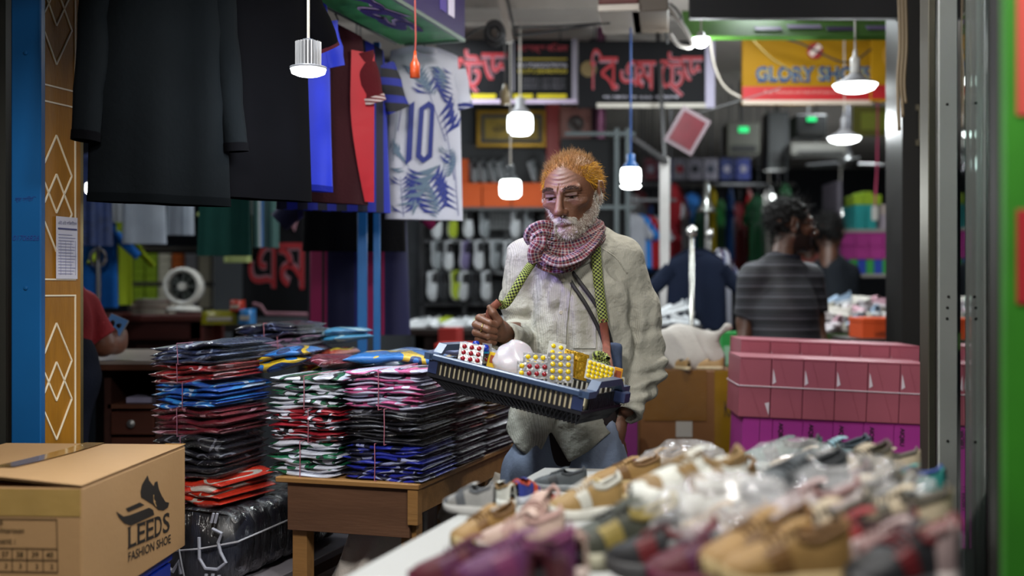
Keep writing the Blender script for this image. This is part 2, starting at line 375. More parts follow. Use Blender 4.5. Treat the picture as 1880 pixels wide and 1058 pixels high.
write('heading', 'মেসার্স বি.এম', printed('#8a2530'), s, 150 * k, 92 * k, w=92 * k, h=18 * k, y=-.004, bold=.02)
for i, (c, z, h_) in enumerate((('#8a7a1c', 80, 3), ('#9a96a0', 66, 8), ('#9a8a1e', 55, 8), ('#77747d', 41, 5), ('#77747d', 33, 5), ('#77747d', 26, 5))):
    if i in (1, 2): write('phone_number', ('01720227076', '01713040900')[i - 1], printed(c), s, 151 * k, z * k, w=90 * k, h=h_ * k, y=-.004, bold=.02)
    elif i == 0: MB().box((151 * k, -.003, z * k), (241 * k, 0, (z + h_) * k)).build('rule', printed(c), s)
    else: write('small_lettering', 'পাইকারি ও খুচরা বিক্রেতা', printed(c), s, 158 * k, z * k, w=80 * k, h=h_ * k, y=-.004)
for x0, x1 in ((65, 110), (142, 178), (186, 240)): MB().box((x0 * k, -.003, 9 * k), (x1 * k, 0, 17 * k)).build('yellow_flash', printed('#b8a800'), s)
MB().box((0, -.004, 0), (W, 0, .022)).build('border', printed('#b4a4bc'), s); MB().box((W - .03, -.003, .02), (W, 0, H)).build('border', printed('#8d8794'), s)
# shoe shop sign
s, W, H = sign('shoe_shop_sign', 'yellow and red shoe shop sign with navy lettering', 1363, 55, 1601, 192, 6.0, '#90680a'); k = W / 238
MB().box((0, -.003, 8 * k), (W, 0, 33 * k)).build('red_band', M('#a5161c', .5, name='banner_red'), s); MB().box((0, -.003, 0), (W, 0, 8 * k)).build('pale_hem', printed('#b9a99a'), s)
for m_, bo, y in ((printed('#a9b48a'), .05, -.004), (printed('#173a66'), .03, -.007)): write('lettering', 'GLORY SHOES', m_, s, 24 * k, 42 * k, w=212 * k, h=28 * k, y=y, bold=bo)
for x in (28, 50, 68, 90, 110): MB().box((x * k, -.008, 41 * k), ((x + 13) * k, -.006, 44 * k)).build('serif', printed('#173a66'), s)
write('small_lettering', 'Prop. Wholesale and retail of all kinds of shoes', printed('#c98f86'), s, 40 * k, 18 * k, w=150 * k, h=8 * k, y=-.005)
T = Matrix.Translation((133 * k, -.003, 98 * k)) @ Matrix.Rotation(R(90), 4, 'X')
MB().lathe([(15 * k, 0), (14 * k, .004)], 20, T).build('emblem', printed('#8b1c22'), s); MB().bar((124 * k, -.009, 90 * k), (142 * k, -.009, 108 * k), .03, .001, up=(0, 1, 0)).build('emblem_stripe', printed('#c9b4ac'), s)
s, W, H = sign('yellow_sign', 'second yellow sign right of the shoe shop sign', 1600, 50, 1672, 186, 5.95, '#9a700a')
MB().box((0, -.003, .012), (W, 0, .085)).build('red_band', M('#a5161c', .5, name='banner_red'), s)
T = Matrix.Translation((W * .72, -.002, H * .62)) @ Matrix.Rotation(R(90), 4, 'X'); MB().lathe([(.09, 0), (.085, .002)], 24, T).build('round_logo', printed('#a87808'), s); write('lettering', 'G', printed('#3a2c08'), s, W * .5, H * .58, h=.045, y=-.006, bold=.03)
# tilted green canopy board
cb = thing('canopy_board', 'tilted green and yellow printed board above the shoe shop sign', 'sign', P(1265, 66, 5.0), (R(-52), 0, 0))
MB().box((0, 0, 0), (.95, .02, .26)).build('board', M('#4a7a2c', .7, var=.5, vs=3, spec=.3, name='canopy_green'), cb)
for i, (x, w_, z, c) in enumerate(((.3, .12, .05, '#3a2c5a'), (.45, .15, .07, '#8a7fa0'), (.62, .12, .05, '#3a2c5a'), (.5, .4, .16, '#a8a040'), (.8, .1, .06, '#77689a'))): MB().box((x, -.003, z), (x + w_, 0, z + .04)).build('print_patch', printed(c), cb)
# sports sign box hanging along the aisle, underside printed
fl = P(735, 80, 4.3)
ss = thing('sports_sign', 'green sign box overhead with purple script lettering underneath', 'sign', (fl.x, fl.y, fl.z), AY)
MB().box((0, -2.7, .0), (.26, 0, .5), .003).build('box', M('#2b1e52', .4, var=.3, vs=5, name='purple_panel'), ss)
MB().box((0, -2.7, -.004), (.26, 0, 0)).build('underside', M('#4a9a5c', .35, var=.75, vs=16, name='grass_print'), ss)
v, f = glyphs('Sports', 1.35, .2, .02, .35)
for m_, z, k in ((printed('#b7a5cc'), -.007, 1.0), (printed('#3b2a72'), -.011, .97)):
    vv, ff = glyphs('Sports', 1.35, .19, .045 if z > -.01 else .018, .35); mesh('lettering', [(p[2] + .04, p[0] - 1.55, z) for p in vv], ff, m_, ss)
for y, c in ((-.12, '#c8c2d8'), (-.2, '#4a3a8a')): MB().box((.261, y - .06, .05), (.263, y, .3)).build('side_lettering', printed(c), ss)
MB().bar((.02, -.005, -.006), (.25, -.005, -.006), .012).bar((.255, -2.6, -.006), (.255, 0, -.006), .012).build('edge_frame', metal('#8c9a90', .4), ss)
# ceiling items
o = thing('ceiling_duct', 'dark red steel duct end below the ceiling', 'duct', (.43, 4.6, 2.4), R(-8))
MB().box((-.08, 0, .03), (.08, .4, .35), .004).build('casing', M('#5c211a', .55, name='duct_red'), o)
MB().box((-.085, .0, .0), (.085, .42, .03), .003).build('base_plate', M('#a39a90', .4, metal=.3, name='tin'), o)
MB().box((.05, .02, .0), (.2, .42, .22), .004).build('side_box', M('#5a4f44', .6, name='duct_brown'), o)
o = thing('ceiling_pole', 'grey slanting pole with black cable coil under the ceiling', 'pole', P(930, 40, 5.0))
MB().bar(P(912, -40, 5) - o.location, P(936, 78, 5) - o.location, .035, .03).build('shaft', M('#948d86', .6, name='pole_grey'), o)
MB().bar(P(924, -40, 5) - o.location, P(946, 66, 4.99) - o.location, .008, .01).build('black_strip', M('#17161a', .6, name='cable'), o)
MB().tube([P(908 + 16 * math.cos(a), 62 + 22 * math.sin(a), 4.97) - o.location for a in np.linspace(0, 6.3, 18)], .012, 6).build('cable_coil', M('#17161a', .6, name='cable'), o)
MB().tube([P(908 + 12 * math.cos(a), 60 + 14 * math.sin(a), 4.95) - o.location for a in np.linspace(0, 6.3, 14)], .014, 6).build('cable_coil', M('#17161a', .6, name='cable'), o)
def cable(label, pts, r=.005, col='#1a181a'):
    pts = [P(*p) for p in pts]; q = []
    for i in range(len(pts) - 1):
        for t in np.linspace(0, 1, 6, endpoint=False):
            a = pts[max(i - 1, 0)]; b, c = pts[i], pts[i + 1]; e = pts[min(i + 2, len(pts) - 1)]
            q.append(.5 * ((2 * b) + (c - a) * t + (2 * a - 5 * b + 4 * c - e) * t * t + (3 * b - a - 3 * c + e) * t ** 3))
    o = MB().tube(q + [pts[-1]], r, 6).build('cable', M(col, .6, name='cable'), None, True); tag(o, label, 'cable', 'cables under the ceiling')
cable('black cable running from the cable coil to the palm print jersey', [(905, 48, 4.95), (880, 52, 4.9), (850, 72, 4.9)])
cable('upper of two taut black cables from pole to duct', [(945, 50, 4.95), (1040, 47, 4.9), (1120, 42, 4.8)])
cable('lower of two taut black cables from pole to duct', [(945, 65, 4.95), (1010, 58, 4.9), (1120, 40, 4.8)])
cable('looping black cable hanging by the half dome lamp', [(1205, -5, 5), (1222, 20, 4.98), (1250, 35, 4.98), (1240, 15, 5), (1222, 10, 5), (1225, 80, 5)])
cable('thick white cable bundle above the half dome lamp', [(1215, -5, 4.9), (1240, 30, 4.9), (1262, 60, 4.9), (1270, 85, 4.9), (1245, 82, 4.9), (1230, 62, 4.9)], .009, '#a8a29c')
cable('pale cable drooping between the black and yellow signs', [(1296, -32, 5.6), (1305, 90, 5.6), (1318, 140, 5.6), (1335, 165, 5.6), (1360, 180, 5.6)], .007, '#8a8278')
cable('upper of two diagonal black cables across the yellow sign', [(1370, -6, 5.8), (1395, 55, 5.8), (1470, 80, 5.8), (1552, 115, 5.8), (1600, 90, 5.8)])
cable('lower of two diagonal black cables across the yellow sign', [(1370, 60, 5.7), (1420, 110, 5.7), (1480, 140, 5.7)], .005, '#5c4c1c')
for i, (x, y1) in enumerate(((1650, 240), (1657, 215), (1662, 190), (1655, 180))):
    cable(('frayed rope hanging lowest beside the black door post', 'frayed rope with looped end beside the black door post', 'shorter rope nearest the black door post', 'shortest rope among those beside the black post')[i], [(x, -10, 4.0), (x + 2, 80, 4.0), (x - 2, 150, 4.0), (x + 1, y1, 4.0)], .006, '#6e5f48')

# ================================================================ lamps
bulb_m, nt, b = nodes_of('lit_diffuser'); b.inputs['Base Color'].default_value = (1, 1, 1, 1); b.inputs['Emission Color'].default_value = (.93, 1, .97, 1); b.inputs['Emission Strength'].default_value = 5.5
white_p = plastic('#c9c7c2')
def lamp(label, px, py, d, wpx, kind, power, cord=None, sock='#c9c7c2', cordcol='#bfb9b0', up=.25):
    p = P(px, py, d); r = wpx / 2 / FPX * d
    o = thing('lamp', label, 'lamp', p, 0, 'lit lamps in the market')
    if kind == 'disc':
        MB().lathe([(0, -.35 * r), (.5 * r, -.32 * r), (.85 * r, -.2 * r), (r, 0)], 24).build('diffuser', bulb_m, o, True)
        MB().lathe([(r, 0), (.98 * r, .06 * r), (.5 * r, .3 * r), (.28 * r, .5 * r)], 24).build('housing', M('#8f8e92', .5, name='lamp_grey'), o, True)
        MB().lathe([(.22 * r, .45 * r), (.22 * r, 1.2 * r), (.1 * r, 1.3 * r), (.08 * r, 1.6 * r)], 12).build('socket', plastic(sock), o, True); top = 1.6 * r
    elif kind == 'ribbed':
        MB().lathe([(0, -.3 * r), (.6 * r, -.28 * r), (.92 * r, -.15 * r), (r, .1 * r)], 28).build('diffuser', bulb_m, o, True)
        MB().lathe([(1.01 * r, .08 * r), (1.02 * r, .2 * r), (.7 * r, .28 * r)], 28).build('rim', M('#77777c', .4, name='lamp_grey'), o, True)
        MB().lathe([(.55 * r, .2 * r), (.55 * r, 1.6 * r), (.3 * r, 1.75 * r)], 20).build('core', M('#3a3a3e', .5, name='lamp_core'), o)
        for i in range(22):
            a = i / 22 * 6.283; MB().box((.5 * r, -.03 * r, .22 * r), (.72 * r, .03 * r, 1.6 * r), 0, Matrix.Rotation(a, 4, 'Z')).build('cooling_fin', M('#b5b5b8', .4, metal=.3, name='fin'), o)
        top = 1.7 * r
    elif kind == 'dome':
        MB().lathe([(0, -1.0 * r), (.5 * r, -.85 * r), (.85 * r, -.5 * r), (r, 0), (.97 * r, .1 * r)], 20).build('diffuser', bulb_m, o, True)
        MB().lathe([(.97 * r, .1 * r), (.5 * r, .4 * r), (.35 * r, .8 * r)], 20).build('housing', white_p, o, True); top = .8 * r
    else:   # jar-shaped bulb
        MB().lathe([(0, -.95 * r), (.7 * r, -.9 * r), (.97 * r, -.65 * r), (r, 0), (.95 * r, .55 * r), (.8 * r, .75 * r)], 20).build('diffuser', bulb_m, o, True)
        MB().lathe([(.85 * r, .7 * r), (.6 * r, 1.1 * r), (.4 * r, 1.3 * r), (.4 * r, 2.0 * r), (.15 * r, 2.1 * r)], 16).build('socket', plastic(sock), o, True); top = 2.1 * r
        if kind == 'jar2': MB().lathe([(0, -1.35 * r), (.8 * r, -1.25 * r), (1.05 * r, -1.05 * r), (.8 * r, -.88 * r), (0, -.85 * r)], 20).build('lower_diffuser', bulb_m, o, True)
    if cord is not None: MB().tube([(0, 0, top * .9), (0, 0, 2.75 - p.z)], .004, 6).build('cord', M(cordcol, .6, name='cord'), o)
    point('lamp_light', p + Vector((0, 0, -r * 1.5 - .03)), power, (.93, .99, 1), .05)
    return o
lamp('ribbed white lamp glowing among the hanging jerseys', 566, 130, 2.92, 66, 'ribbed', 8, 1)
lamp('jar shaped lamp glowing above the wall of shoes', 937, 345, 5.7, 40, 'jar', 7, 1, '#3c4044')
lamp('double jar lamp under a blue socket', 1158, 322, 4.9, 38, 'jar2', 8, 1, '#1d5fa8', '#1d4f98')
lamp('half dome lamp beside the black sign', 1287, 72, 4.9, 32, 'dome', 5, 1)
lamp('broad disc lamp in front of the yellow sign', 1570, 156, 5.0, 80, 'disc', 9, 1)
lamp('smaller disc lamp below the yellow sign', 1550, 253, 6.0, 60, 'disc', 8, 1, '#8f8e92')
lamp('lamp showing left of the black shirts', 169, 345, 4.6, 24, 'jar', 4, 1)
lamp('small distant lamp above the striped shirt man', 1412, 366, 9.0, 22, 'jar', 5, 1, '#3c4044')
lamp('tiny round lamp deepest in the market', 1543, 390, 10.5, 15, 'jar', 4, 1, '#3c4044')
lamp('added lamp standing in for lamp reflections in the gilt picture glass', 955, 226, 6.1, 46, 'jar', 4, 1, '#8f8e92')  # lamp added in place of reflections on the picture glass
# empty orange bulb socket on a red cord, beige plug socket
o = thing('lamp_socket', 'empty orange bulb socket on a red cord', 'socket', P(762, 128, 3.6))
MB().lathe([(.016, -.026), (.016, .018), (.009, .03), (.006, .04), (.004, .06)], 14).build('shell', plastic('#b8451a'), o, True)
MB().tube([(0, 0, .05), (.002, 0, .1), (-.002, 0, .3), (0, 0, .6)], .003, 6).build('cord', M('#8a2a1e', .6, name='cord'), o)
o = thing('lamp_socket', 'beige bulb socket hanging in front of the sign', 'socket', P(927, 178, 5.4))
MB().lathe([(.022, -.035), (.022, .02), (.012, .035), (.008, .06)], 12).build('shell', plastic('#8c7c5c'), o, True); MB().tube([(0, 0, .05), (0, 0, .7)], .004, 6).build('cord', M('#2a2422', .6, name='cord'), o)
o = thing('pull_switch', 'white switch hanging on a pink cord', 'switch', P(1606, 392, 7.0))
MB().box((-.02, -.012, -.045), (.02, .012, .045), .006).build('body', white_p, o); MB().tube([(0, 0, .04), (.015, 0, .3), (.02, 0, .9), (.0, 0, 2.75 - o.location.z)], .006, 6).build('cord', M('#c0406a', .6, name='cord'), o)
# ================================================================ builders: shoe, jersey, carton
def ip(x, xs, ys): return float(np.interp(x, xs, ys))
SW = lambda u: ip(u, (0, .04, .15, .4, .7, .88, .96, 1), (.012, .024, .034, .033, .046, .041, .027, .006))
ST = lambda u: ip(u, (0, .08, .3, .45, .6, .8, .95, 1), (.085, .092, .07, .078, .063, .047, .034, .022))
def _shoe():
    L = .26; ms = {}
    X = lambda u: (u - .5) * L
    us = [0, .02, .05, .1, .18, .27, .36, .42, .5, .58, .66, .75, .83, .9, .95, .985, 1]
    sp = lambda u: .012 * max(0, (u - .7) / .3) ** 2
    b = MB(); n = len(us)
    for lay, (z, k) in enumerate(((0, .97), (.008, 1.06), (.024, 1.04))): 
        for u in us:
            zz_ = z + sp(u) + (.006 * (1 - u) if lay == 2 else 0); b.v += [Vector((X(u), -SW(u) * k, zz_)), Vector((X(u), SW(u) * k, zz_))]
    for lay in range(2):
        for i in range(n - 1):
            for s_ in (0, 1):
                a = lay * 2 * n + 2 * i + s_; q = (a, a + 2, a + 2 * n + 2, a + 2 * n); b.f.append(q if s_ == 0 else q[::-1])
    for i in range(n - 1):
        b.f.append((2 * i, 2 * i + 1, 2 * i + 3, 2 * i + 2)); a = 4 * n + 2 * i; b.f.append((a, a + 2, a + 3, a + 1))
    b.f += [(0, 2 * n, 2 * n + 1, 1), (2 * n, 4 * n, 4 * n + 1, 2 * n + 1)]; b.fm = [0] * len(b.f); ms['sole'] = b
    def arch(k, uu, th, z0=.022):
        zs = z0 + sp(uu); return Vector((X(uu) * (.985 if k < 1 else 1), SW(uu) * k * math.copysign(abs(math.cos(th)) ** .7, math.cos(th)), zs + (ST(uu) * k - zs + z0 * .3) * math.sin(th) ** .8))
    def shell(k, cut):
        b = MB(); nt_ = 13
        for u in us:
            for j in range(nt_): b.v.append(arch(k, u, math.pi * j / (nt_ - 1)))
        for i in range(n - 1):
            for j in range(nt_ - 1):
                if cut and .045 < us[i] and us[i + 1] < .43 and 3 <= j <= 8: continue
                a = i * nt_ + j; b.f.append((a, a + 1, a + nt_ + 1, a + nt_))
        b.fm = [0] * len(b.f); return b
    ms['upper'] = shell(1., True)
    b = MB()
    for u in us[2:9]:
        for j in range(7): q = arch(.9, u, math.pi * j / 6); b.v.append(Vector((q.x, q.y, min(q.z, .045))))
    b.f = [(i * 7 + j, i * 7 + j + 1, (i + 1) * 7 + j + 1, (i + 1) * 7 + j) for i in range(6) for j in range(6)]; b.fm = [0] * len(b.f); ms['lining'] = b
    col = [arch(1, .05, math.pi * t) for t in (.3, .5, .7)] + [arch(1, u, math.pi * .73) for u in (.1, .18, .27, .36, .42)] + [arch(1, .43, math.pi * .5)] + [arch(1, u, math.pi * .27) for u in (.42, .36, .27, .18, .1)] + [arch(1, .05, math.pi * .3)]
    ms['collar'] = MB().tube(col, .006, 6, False)
    def tg(s_, t):
        q = arch(1, .56 - .2 * t, math.pi * (.36 + .28 * s_)); return Vector((q.x - .01 * t, q.y, q.z + .003 + .011 * t))
    ms['tongue'] = MB().grid(tg, 5, 4)
    b = MB()
    for u in (.45, .5, .55, .6, .65): b.tube([arch(1, u + (.02 if t > .5 else 0), math.pi * (.3 + .4 * t)) + Vector((0, 0, .003)) for t in np.linspace(0, 1, 5)], .0028, 5)
    ms['laces'] = b
    b = MB()
    for s_ in (0, 1):
        ms['side_stripe' + 'LR'[s_]] = MB().grid(lambda p, q, s_=s_: (lambda a: a + Vector((0, math.copysign(.0015, a.y), .001)))(arch(1, .47 + .16 * p + .08 * q, math.pi * abs(s_ - .02 - .3 * q))), 3, 5)
    b = MB().grid(lambda p, q: arch(1.02, .84 + .15 * q, math.pi * (.02 + .96 * p)), 9, 4); ms['toe_cap'] = b
    out = {}
    for k, b in ms.items():
        o = b.build(k, M('#808080', .5), None, not k.startswith('side_')); out[k] = o.data; bpy.data.objects.remove(o)
    return out
SHOE = _shoe()
def setm(o, m):
    s = o.material_slots[0]; s.link = 'OBJECT'; s.material = m
def shoe(label, loc, rot, cols, size=1., group=None, full=True, name='shoe', cat='shoe'):
    u, so, ac, la = cols
    o = thing(name, label, cat, loc, rot, group); o.scale = (size,) * 3
    lst = [('sole', so, .5), ('upper', u, .6), ('lining', la, .9)] + ([('collar', ac, .7), ('tongue', u, .7), ('laces', la if la != '#16161a' else ac, .7), ('side_stripeL', ac, .5), ('side_stripeR', ac, .5), ('toe_cap', ac if full == 2 else u, .6)] if full else [])
    for k, c, r_ in lst:
        q = link(k.rstrip('LR'), SHOE[k], o); setm(q, M(c, r_, var=.15, vs=30, bmp=.12, bs=120, name='shoe_' + k))
    return o
def jersey(name, label, loc, rot, W, L, m_body, m_sleeve=None, sl=.2, t=.025, seed=1, cuff=None, collar=None, group=None, cat='shirt', slope=.35, fold=.012, long=False, sides=(-1, 1), flare=1.04, hem=None, drop=None):
    rg = random.Random(seed); o = thing(name, label, cat, loc, rot, group)
    ph = [rg.uniform(0, 6.28) for _ in range(4)]; kk = [rg.uniform(10, 17), rg.uniform(20, 30)]
    ff = lambda x, z: fold * (math.sin(x * kk[0] * .35 / W + ph[0] + z * 1.5) * .7 + .4 * math.sin(x * kk[1] * .35 / W + ph[1] - z * 2)) * min(1, (L - z) / L * 1.4 + .25)
    wd = lambda z: W * (flare - (flare - .96) * min(1, z / (L * .7))) if z < L * .78 else W * .96 * (1 - .07 * (z - L * .78) / (L * .22))
    sh = L * .86
    def body(u, v):
        a = 2 * math.pi * u; z = v * L
        x = wd(z) * math.copysign(abs(math.cos(a)) ** .8, math.cos(a)); top = L - slope * max(0, abs(x) - W * .32)
        z = z if v < .8 else .8 * L + (top - .8 * L) * (v - .8) / .2
        th = t * (1 - .75 * max(0, (v - .85) / .15))
        return Vector((x, th * math.sin(a) + ff(x, z), z))
    b = MB().grid(body, 36, 16, True); k0 = 15 * 36
    b.f += [(k0 + i, k0 + (36 - i) % 36, k0 + (36 - i - 1) % 36, k0 + i + 1) for i in range(0, 18)]; b.fm = [0] * len(b.f)
    b.build('body', m_body, o, True)
    m_sleeve = m_sleeve or m_body
    for s_ in sides:
        p0_ = Vector((s_ * W * .84, ff(s_ * W, L * .85), L - slope * W * .58 - .055)); dr = Vector((s_ * .72, .0, -.7)) if not long else Vector((s_ * .09, -.03, -1))
        if drop: dr = Vector((s_ * drop, -.02, -1)).normalized()
        n = 9 if long else 6; pts = [p0_ + dr * sl * i / (n - 1) + Vector((0, .006 * math.sin(i * 2 + seed), 0)) for i in range(n)]
        b = MB(); side = dr.normalized().cross(Vector((0, 1, 0))).normalized(); rr = W * (.30 if not long else .26)
        for i, p in enumerate(pts):
            for k in range(12):
                a = 6.2832 * k / 12; r_ = rr * (1 - .25 * i / (n - 1)); b.v.append(p + side * r_ * math.cos(a) + Vector((0, 1, 0)) * t * .8 * math.sin(a))
        b.f = [(i * 12 + k, i * 12 + (k + 1) % 12, (i + 1) * 12 + (k + 1) % 12, (i + 1) * 12 + k) for i in range(n - 1) for k in range(12)]; b.fm = [0] * len(b.f)
        sv = b.build('sleeve', m_sleeve, o, True)
        if cuff:
            b2 = MB(); c = [b.v[(n - 1) * 12 + k] for k in range(12)]; d_ = dr.normalized()
            ctr = pts[-1]
            for dz in (-.022, .001): b2.v += [ctr + (p - ctr) * 1.06 + d_ * dz for p in c]
            b2.f = [(k, (k + 1) % 12, 12 + (k + 1) % 12, 12 + k) for k in range(12)]; b2.fm = [0] * 12; b2.build('cuff', cuff, sv, True)
    MB().tube([Vector((W * .3 * math.cos(a), t * .5 * math.sin(a) - .002, L - .012 - .02 * max(0, -math.sin(a)))) for a in np.linspace(0, 6.2832, 17)], .007, 6, False).build('collar', collar or m_sleeve, o, True)
    if hem: MB().grid(lambda u, v: (lambda p: Vector((p.x * 1.008, p.y + .001 * math.sin(2 * math.pi * u), p.z)))(body(u, v * .03)), 36, 2, True).build('hem', hem, o, True)
    o['_'] = 0; del o['_']
    fn = lambda x, z, e=.003: Vector((x, -t * math.sqrt(max(0, 1 - min(1, abs(x) / wd(z)) ** 2.5)) * 1.02 + ff(x, z) - e, z))
    return o, fn
def hangup(o, L, top=None): MB().tube([(0, 0, L - .02), (0, 0, L + .03), (.012, 0, L + .045), (0, 0, top or max(L + .05, 2.235 - o.location.z))], .003, 6).build('hook', M('#3a3c40', .4, metal=.5, name='hook'), o)
def decal(name, o, fn, poly, m, e=.003):          # flat print following the cloth: polygon strip list of quads
    v = []; f = []
    for q in poly:
        k = len(v); v += [fn(x, z, e) for x, z in q]; f.append(tuple(range(k, k + len(q))))
    return mesh(name, v, f, m, o)
def stripes(cols, period, axis=0, duty=.5, rough=.7, name='striped_cloth', wob=.0):
    m, nt, b = nodes_of(name); tc = N(nt, 'ShaderNodeTexCoord'); sp = N(nt, 'ShaderNodeSeparateXYZ'); nt.links.new(tc.outputs['Object'], sp.inputs[0])
    d = N(nt, 'ShaderNodeMath', operation='DIVIDE', i_1=period); nt.links.new(sp.outputs[axis], d.inputs[0])
    fr = N(nt, 'ShaderNodeMath', operation='FRACT'); ad = N(nt, 'ShaderNodeMath', operation='ADD', i_1=50.); nt.links.new(d.outputs[0], ad.inputs[0]); nt.links.new(ad.outputs[0], fr.inputs[0])
    cr = N(nt, 'ShaderNodeValToRGB'); cr.color_ramp.interpolation = 'CONSTANT'; e = cr.color_ramp.elements
    st = cols if isinstance(cols[0], tuple) else [(0, cols[0]), (duty, cols[1])]
    while len(e) < len(st): e.new(.5)
    for q, (p, c) in zip(e, st): q.position = p; q.color = rgba(hexc(c))
    nt.links.new(fr.outputs[0], cr.inputs[0]); nt.links.new(cr.outputs[0], b.inputs['Base Color']); b.inputs['Roughness'].default_value = rough
    return m
def carton(name, label, loc, rz, w_, d_, h_, col, cat='box', group=None, lid=True, flap=None):
    o = thing(name, label, cat, loc, rz, group)
    m = col if not isinstance(col, str) else card(col)
    MB().box((-w_ / 2, 0, 0), (w_ / 2, d_, h_ * (.8 if lid else 1)), .002).build('body', m, o)
    if lid: MB().box((-w_ / 2 - .002, -.002, h_ * .78), (w_ / 2 + .002, d_ + .002, h_), .002).build('lid', m, o)
    return o
def table(name, label, px0, px1, py, d, depth, col, rz=0., legs=True, th=.035, cat='table'):
    a = P(px0, py, d); b_ = P(px1, py, d); z = a.z; W = b_.x - a.x
    o = thing(name, label, cat, (a.x, d, 0), rz)
    MB().box((0, 0, z - th), (W, depth, z), .004).build('top', wood(col, (2, 14, 14)), o)
    MB().box((.03, .03, z - th - .09), (W - .03, .05, z - th)).build('apron', wood(col, (2, 14, 14)), o)
    for x in (.03, W - .08):
        for y in (.03, depth - .08): MB().box((x, y, 0), (x + .05, y + .05, z - th)).build('leg', wood(col), o)
    return o, z

# ================================================================ left shop behind the column
WH, NV = '#16161a', '#0d1730'
def hang(d, px, py, rodlen=.0): pass
# clothes rail
def rail(label, px0, px1, py, d0, d1, r=.012):
    a, b_ = P(px0, py, d0), P(px1, py, d1); o = thing('clothes_rail', label, 'rail', a)
    MB().tube([(0, 0, 0), b_ - a], r, 8).build('rod', metal('#77777a'), o)
    for t in (.1, .9): q = (b_ - a) * t; MB().tube([q, q + Vector((0, 0, 2.75 - a.z - q.z))], .005, 6).build('hanger_wire', metal('#55555a'), o)
rail('steel rail carrying the white and green jerseys', 150, 520, 345, 5.5, 5.3)
jw = cloth('#9aa2ae'); jb = cloth('#1c4fa8')
def jp(px0, px1, py, d): a = P(px0, py, d); return Vector(((a.x + P(px1, py, d).x) / 2, d, a.z)), (P(px1, py, d).x - a.x) / 2
for i, (x0, x1, y, d, lab) in enumerate(((232, 298, 448, 5.4, 'white jersey with blue cuffs at the left of the rail'), (312, 352, 432, 5.6, 'white jersey tucked beside the dark green jersey'))):
    c, W = jp(x0, x1, y, d); jersey('jersey', lab, c, R(12), W * 1.15, .45, jw, jw, .17, seed=i + 3, cuff=jb, group='jerseys in the left shop')
c, W = jp(364, 462, 470, 5.0); jersey('jersey', 'dark green jersey hanging above the fan', c, R(-8), W, .5, cloth('#0c3a34'), sl=.2, seed=9, group='jerseys in the left shop', fold=.02)
c, W = jp(470, 505, 455, 5.2); jersey('jersey', 'narrow teal and white jersey right of the dark green one', c, R(50), W * 1.7, .45, stripes([(0, '#0d4a46'), (.6, '#a8b4b8'), (.7, '#2a6aa8'), (.8, '#0d3c40')], .13), cloth('#0d4a46'), .16, seed=10, group='jerseys in the left shop')
c, W = jp(412, 460, 482, 5.9); jersey('jersey', 'pale lime shirt showing below the dark green jersey', c, 0, W, .45, cloth('#8f9a63'), seed=12, group='jerseys in the left shop')
c, W = jp(150, 215, 565, 5.4); jersey('jersey', 'bright blue jersey on a chrome stand at far left', c, R(10), W, .42, cloth('#0c4f96', .4), cloth('#0c4f96'), .15, seed=13, group='jerseys in the left shop')
c, W = jp(212, 232, 560, 5.5); jersey('jersey', 'lime yellow jersey edge beside the bright blue one', c, R(60), W * 2, .4, cloth('#7a8a12'), seed=14, group='jerseys in the left shop')
c, W = jp(150, 205, 452, 5.1); jersey('jersey', 'dark navy patterned jersey at far left', c, R(20), W, .42, M('#16264e', .7, var=.95, vs=22, name='pattern_cloth'), seed=15, group='jerseys in the left shop')
c, W = jp(205, 228, 490, 5.7); jersey('jersey', 'white long garment behind the bright blue jersey', c, R(30), W * 1.6, .6, cloth('#8d9096'), seed=16, group='jerseys in the left shop')
o = thing('garment_stand', 'chrome garment stand with ring at far left', 'stand', (P(180, 529, 5.3).x, 5.3, 0))
MB().tube([(0, 0, .03), (0, 0, 1.55)], .012, 8).build('pole', metal('#b0b0b0', .2), o); MB().tube([(.035 * math.cos(a), 0, 1.42 + .04 * math.sin(a)) for a in np.linspace(0, 6.28, 16)], .009, 6).build('ring', metal('#c0c0c0', .2), o); MB().lathe([(.18, 0), (.18, .02), (.02, .03)], 20).build('base', metal('#808080'), o)
# shelf with small boxes
a = P(240, 565, 7.5); b_ = P(460, 420, 7.5); W, Z0 = b_.x - a.x, a.z
o = thing('display_shelf', 'dark shelf of small boxes behind the fan', 'shelf', (a.x, 7.5, 0))
for z in (Z0, Z0 + .17, Z0 + .40): MB().box((0, 0, z - .02), (W, .3, z)).build('board', M('#4a4640', .6, name='shelf'), o)
for x in (0, W): MB().box((x - .015, 0, 0), (x + .015, .3, Z0 + .6)).build('upright', M('#4a4640', .6, name='shelf'), o)
cols = ['#8aa81e', '#8aa81e', '#c8c4b0', '#b85a1c', '#9a9aa0', '#c8c0a8', '#a8a49a', '#3a3a8a']; nm = ['lime', 'lime', 'cream', 'orange', 'grey', 'cream', 'pale grey', 'violet']
for i in range(8):
    for z, n_ in ((Z0, 3), (Z0 + .17, 4)):
        for k in range(n_):
            carton('small_box', '%s small box, %s column, %s shelf behind the fan, %s up' % (nm[i], ('first', 'second', 'third', 'fourth', 'fifth', 'sixth', 'seventh', 'eighth')[i], 'lower' if n_ == 3 else 'upper', ('first', 'second', 'third', 'fourth')[k]), (.045 + a.x + i * .088, 7.5, z + k * .047), 0, .075, .15, .045, cols[i], group='small boxes on the shelf', lid=False)
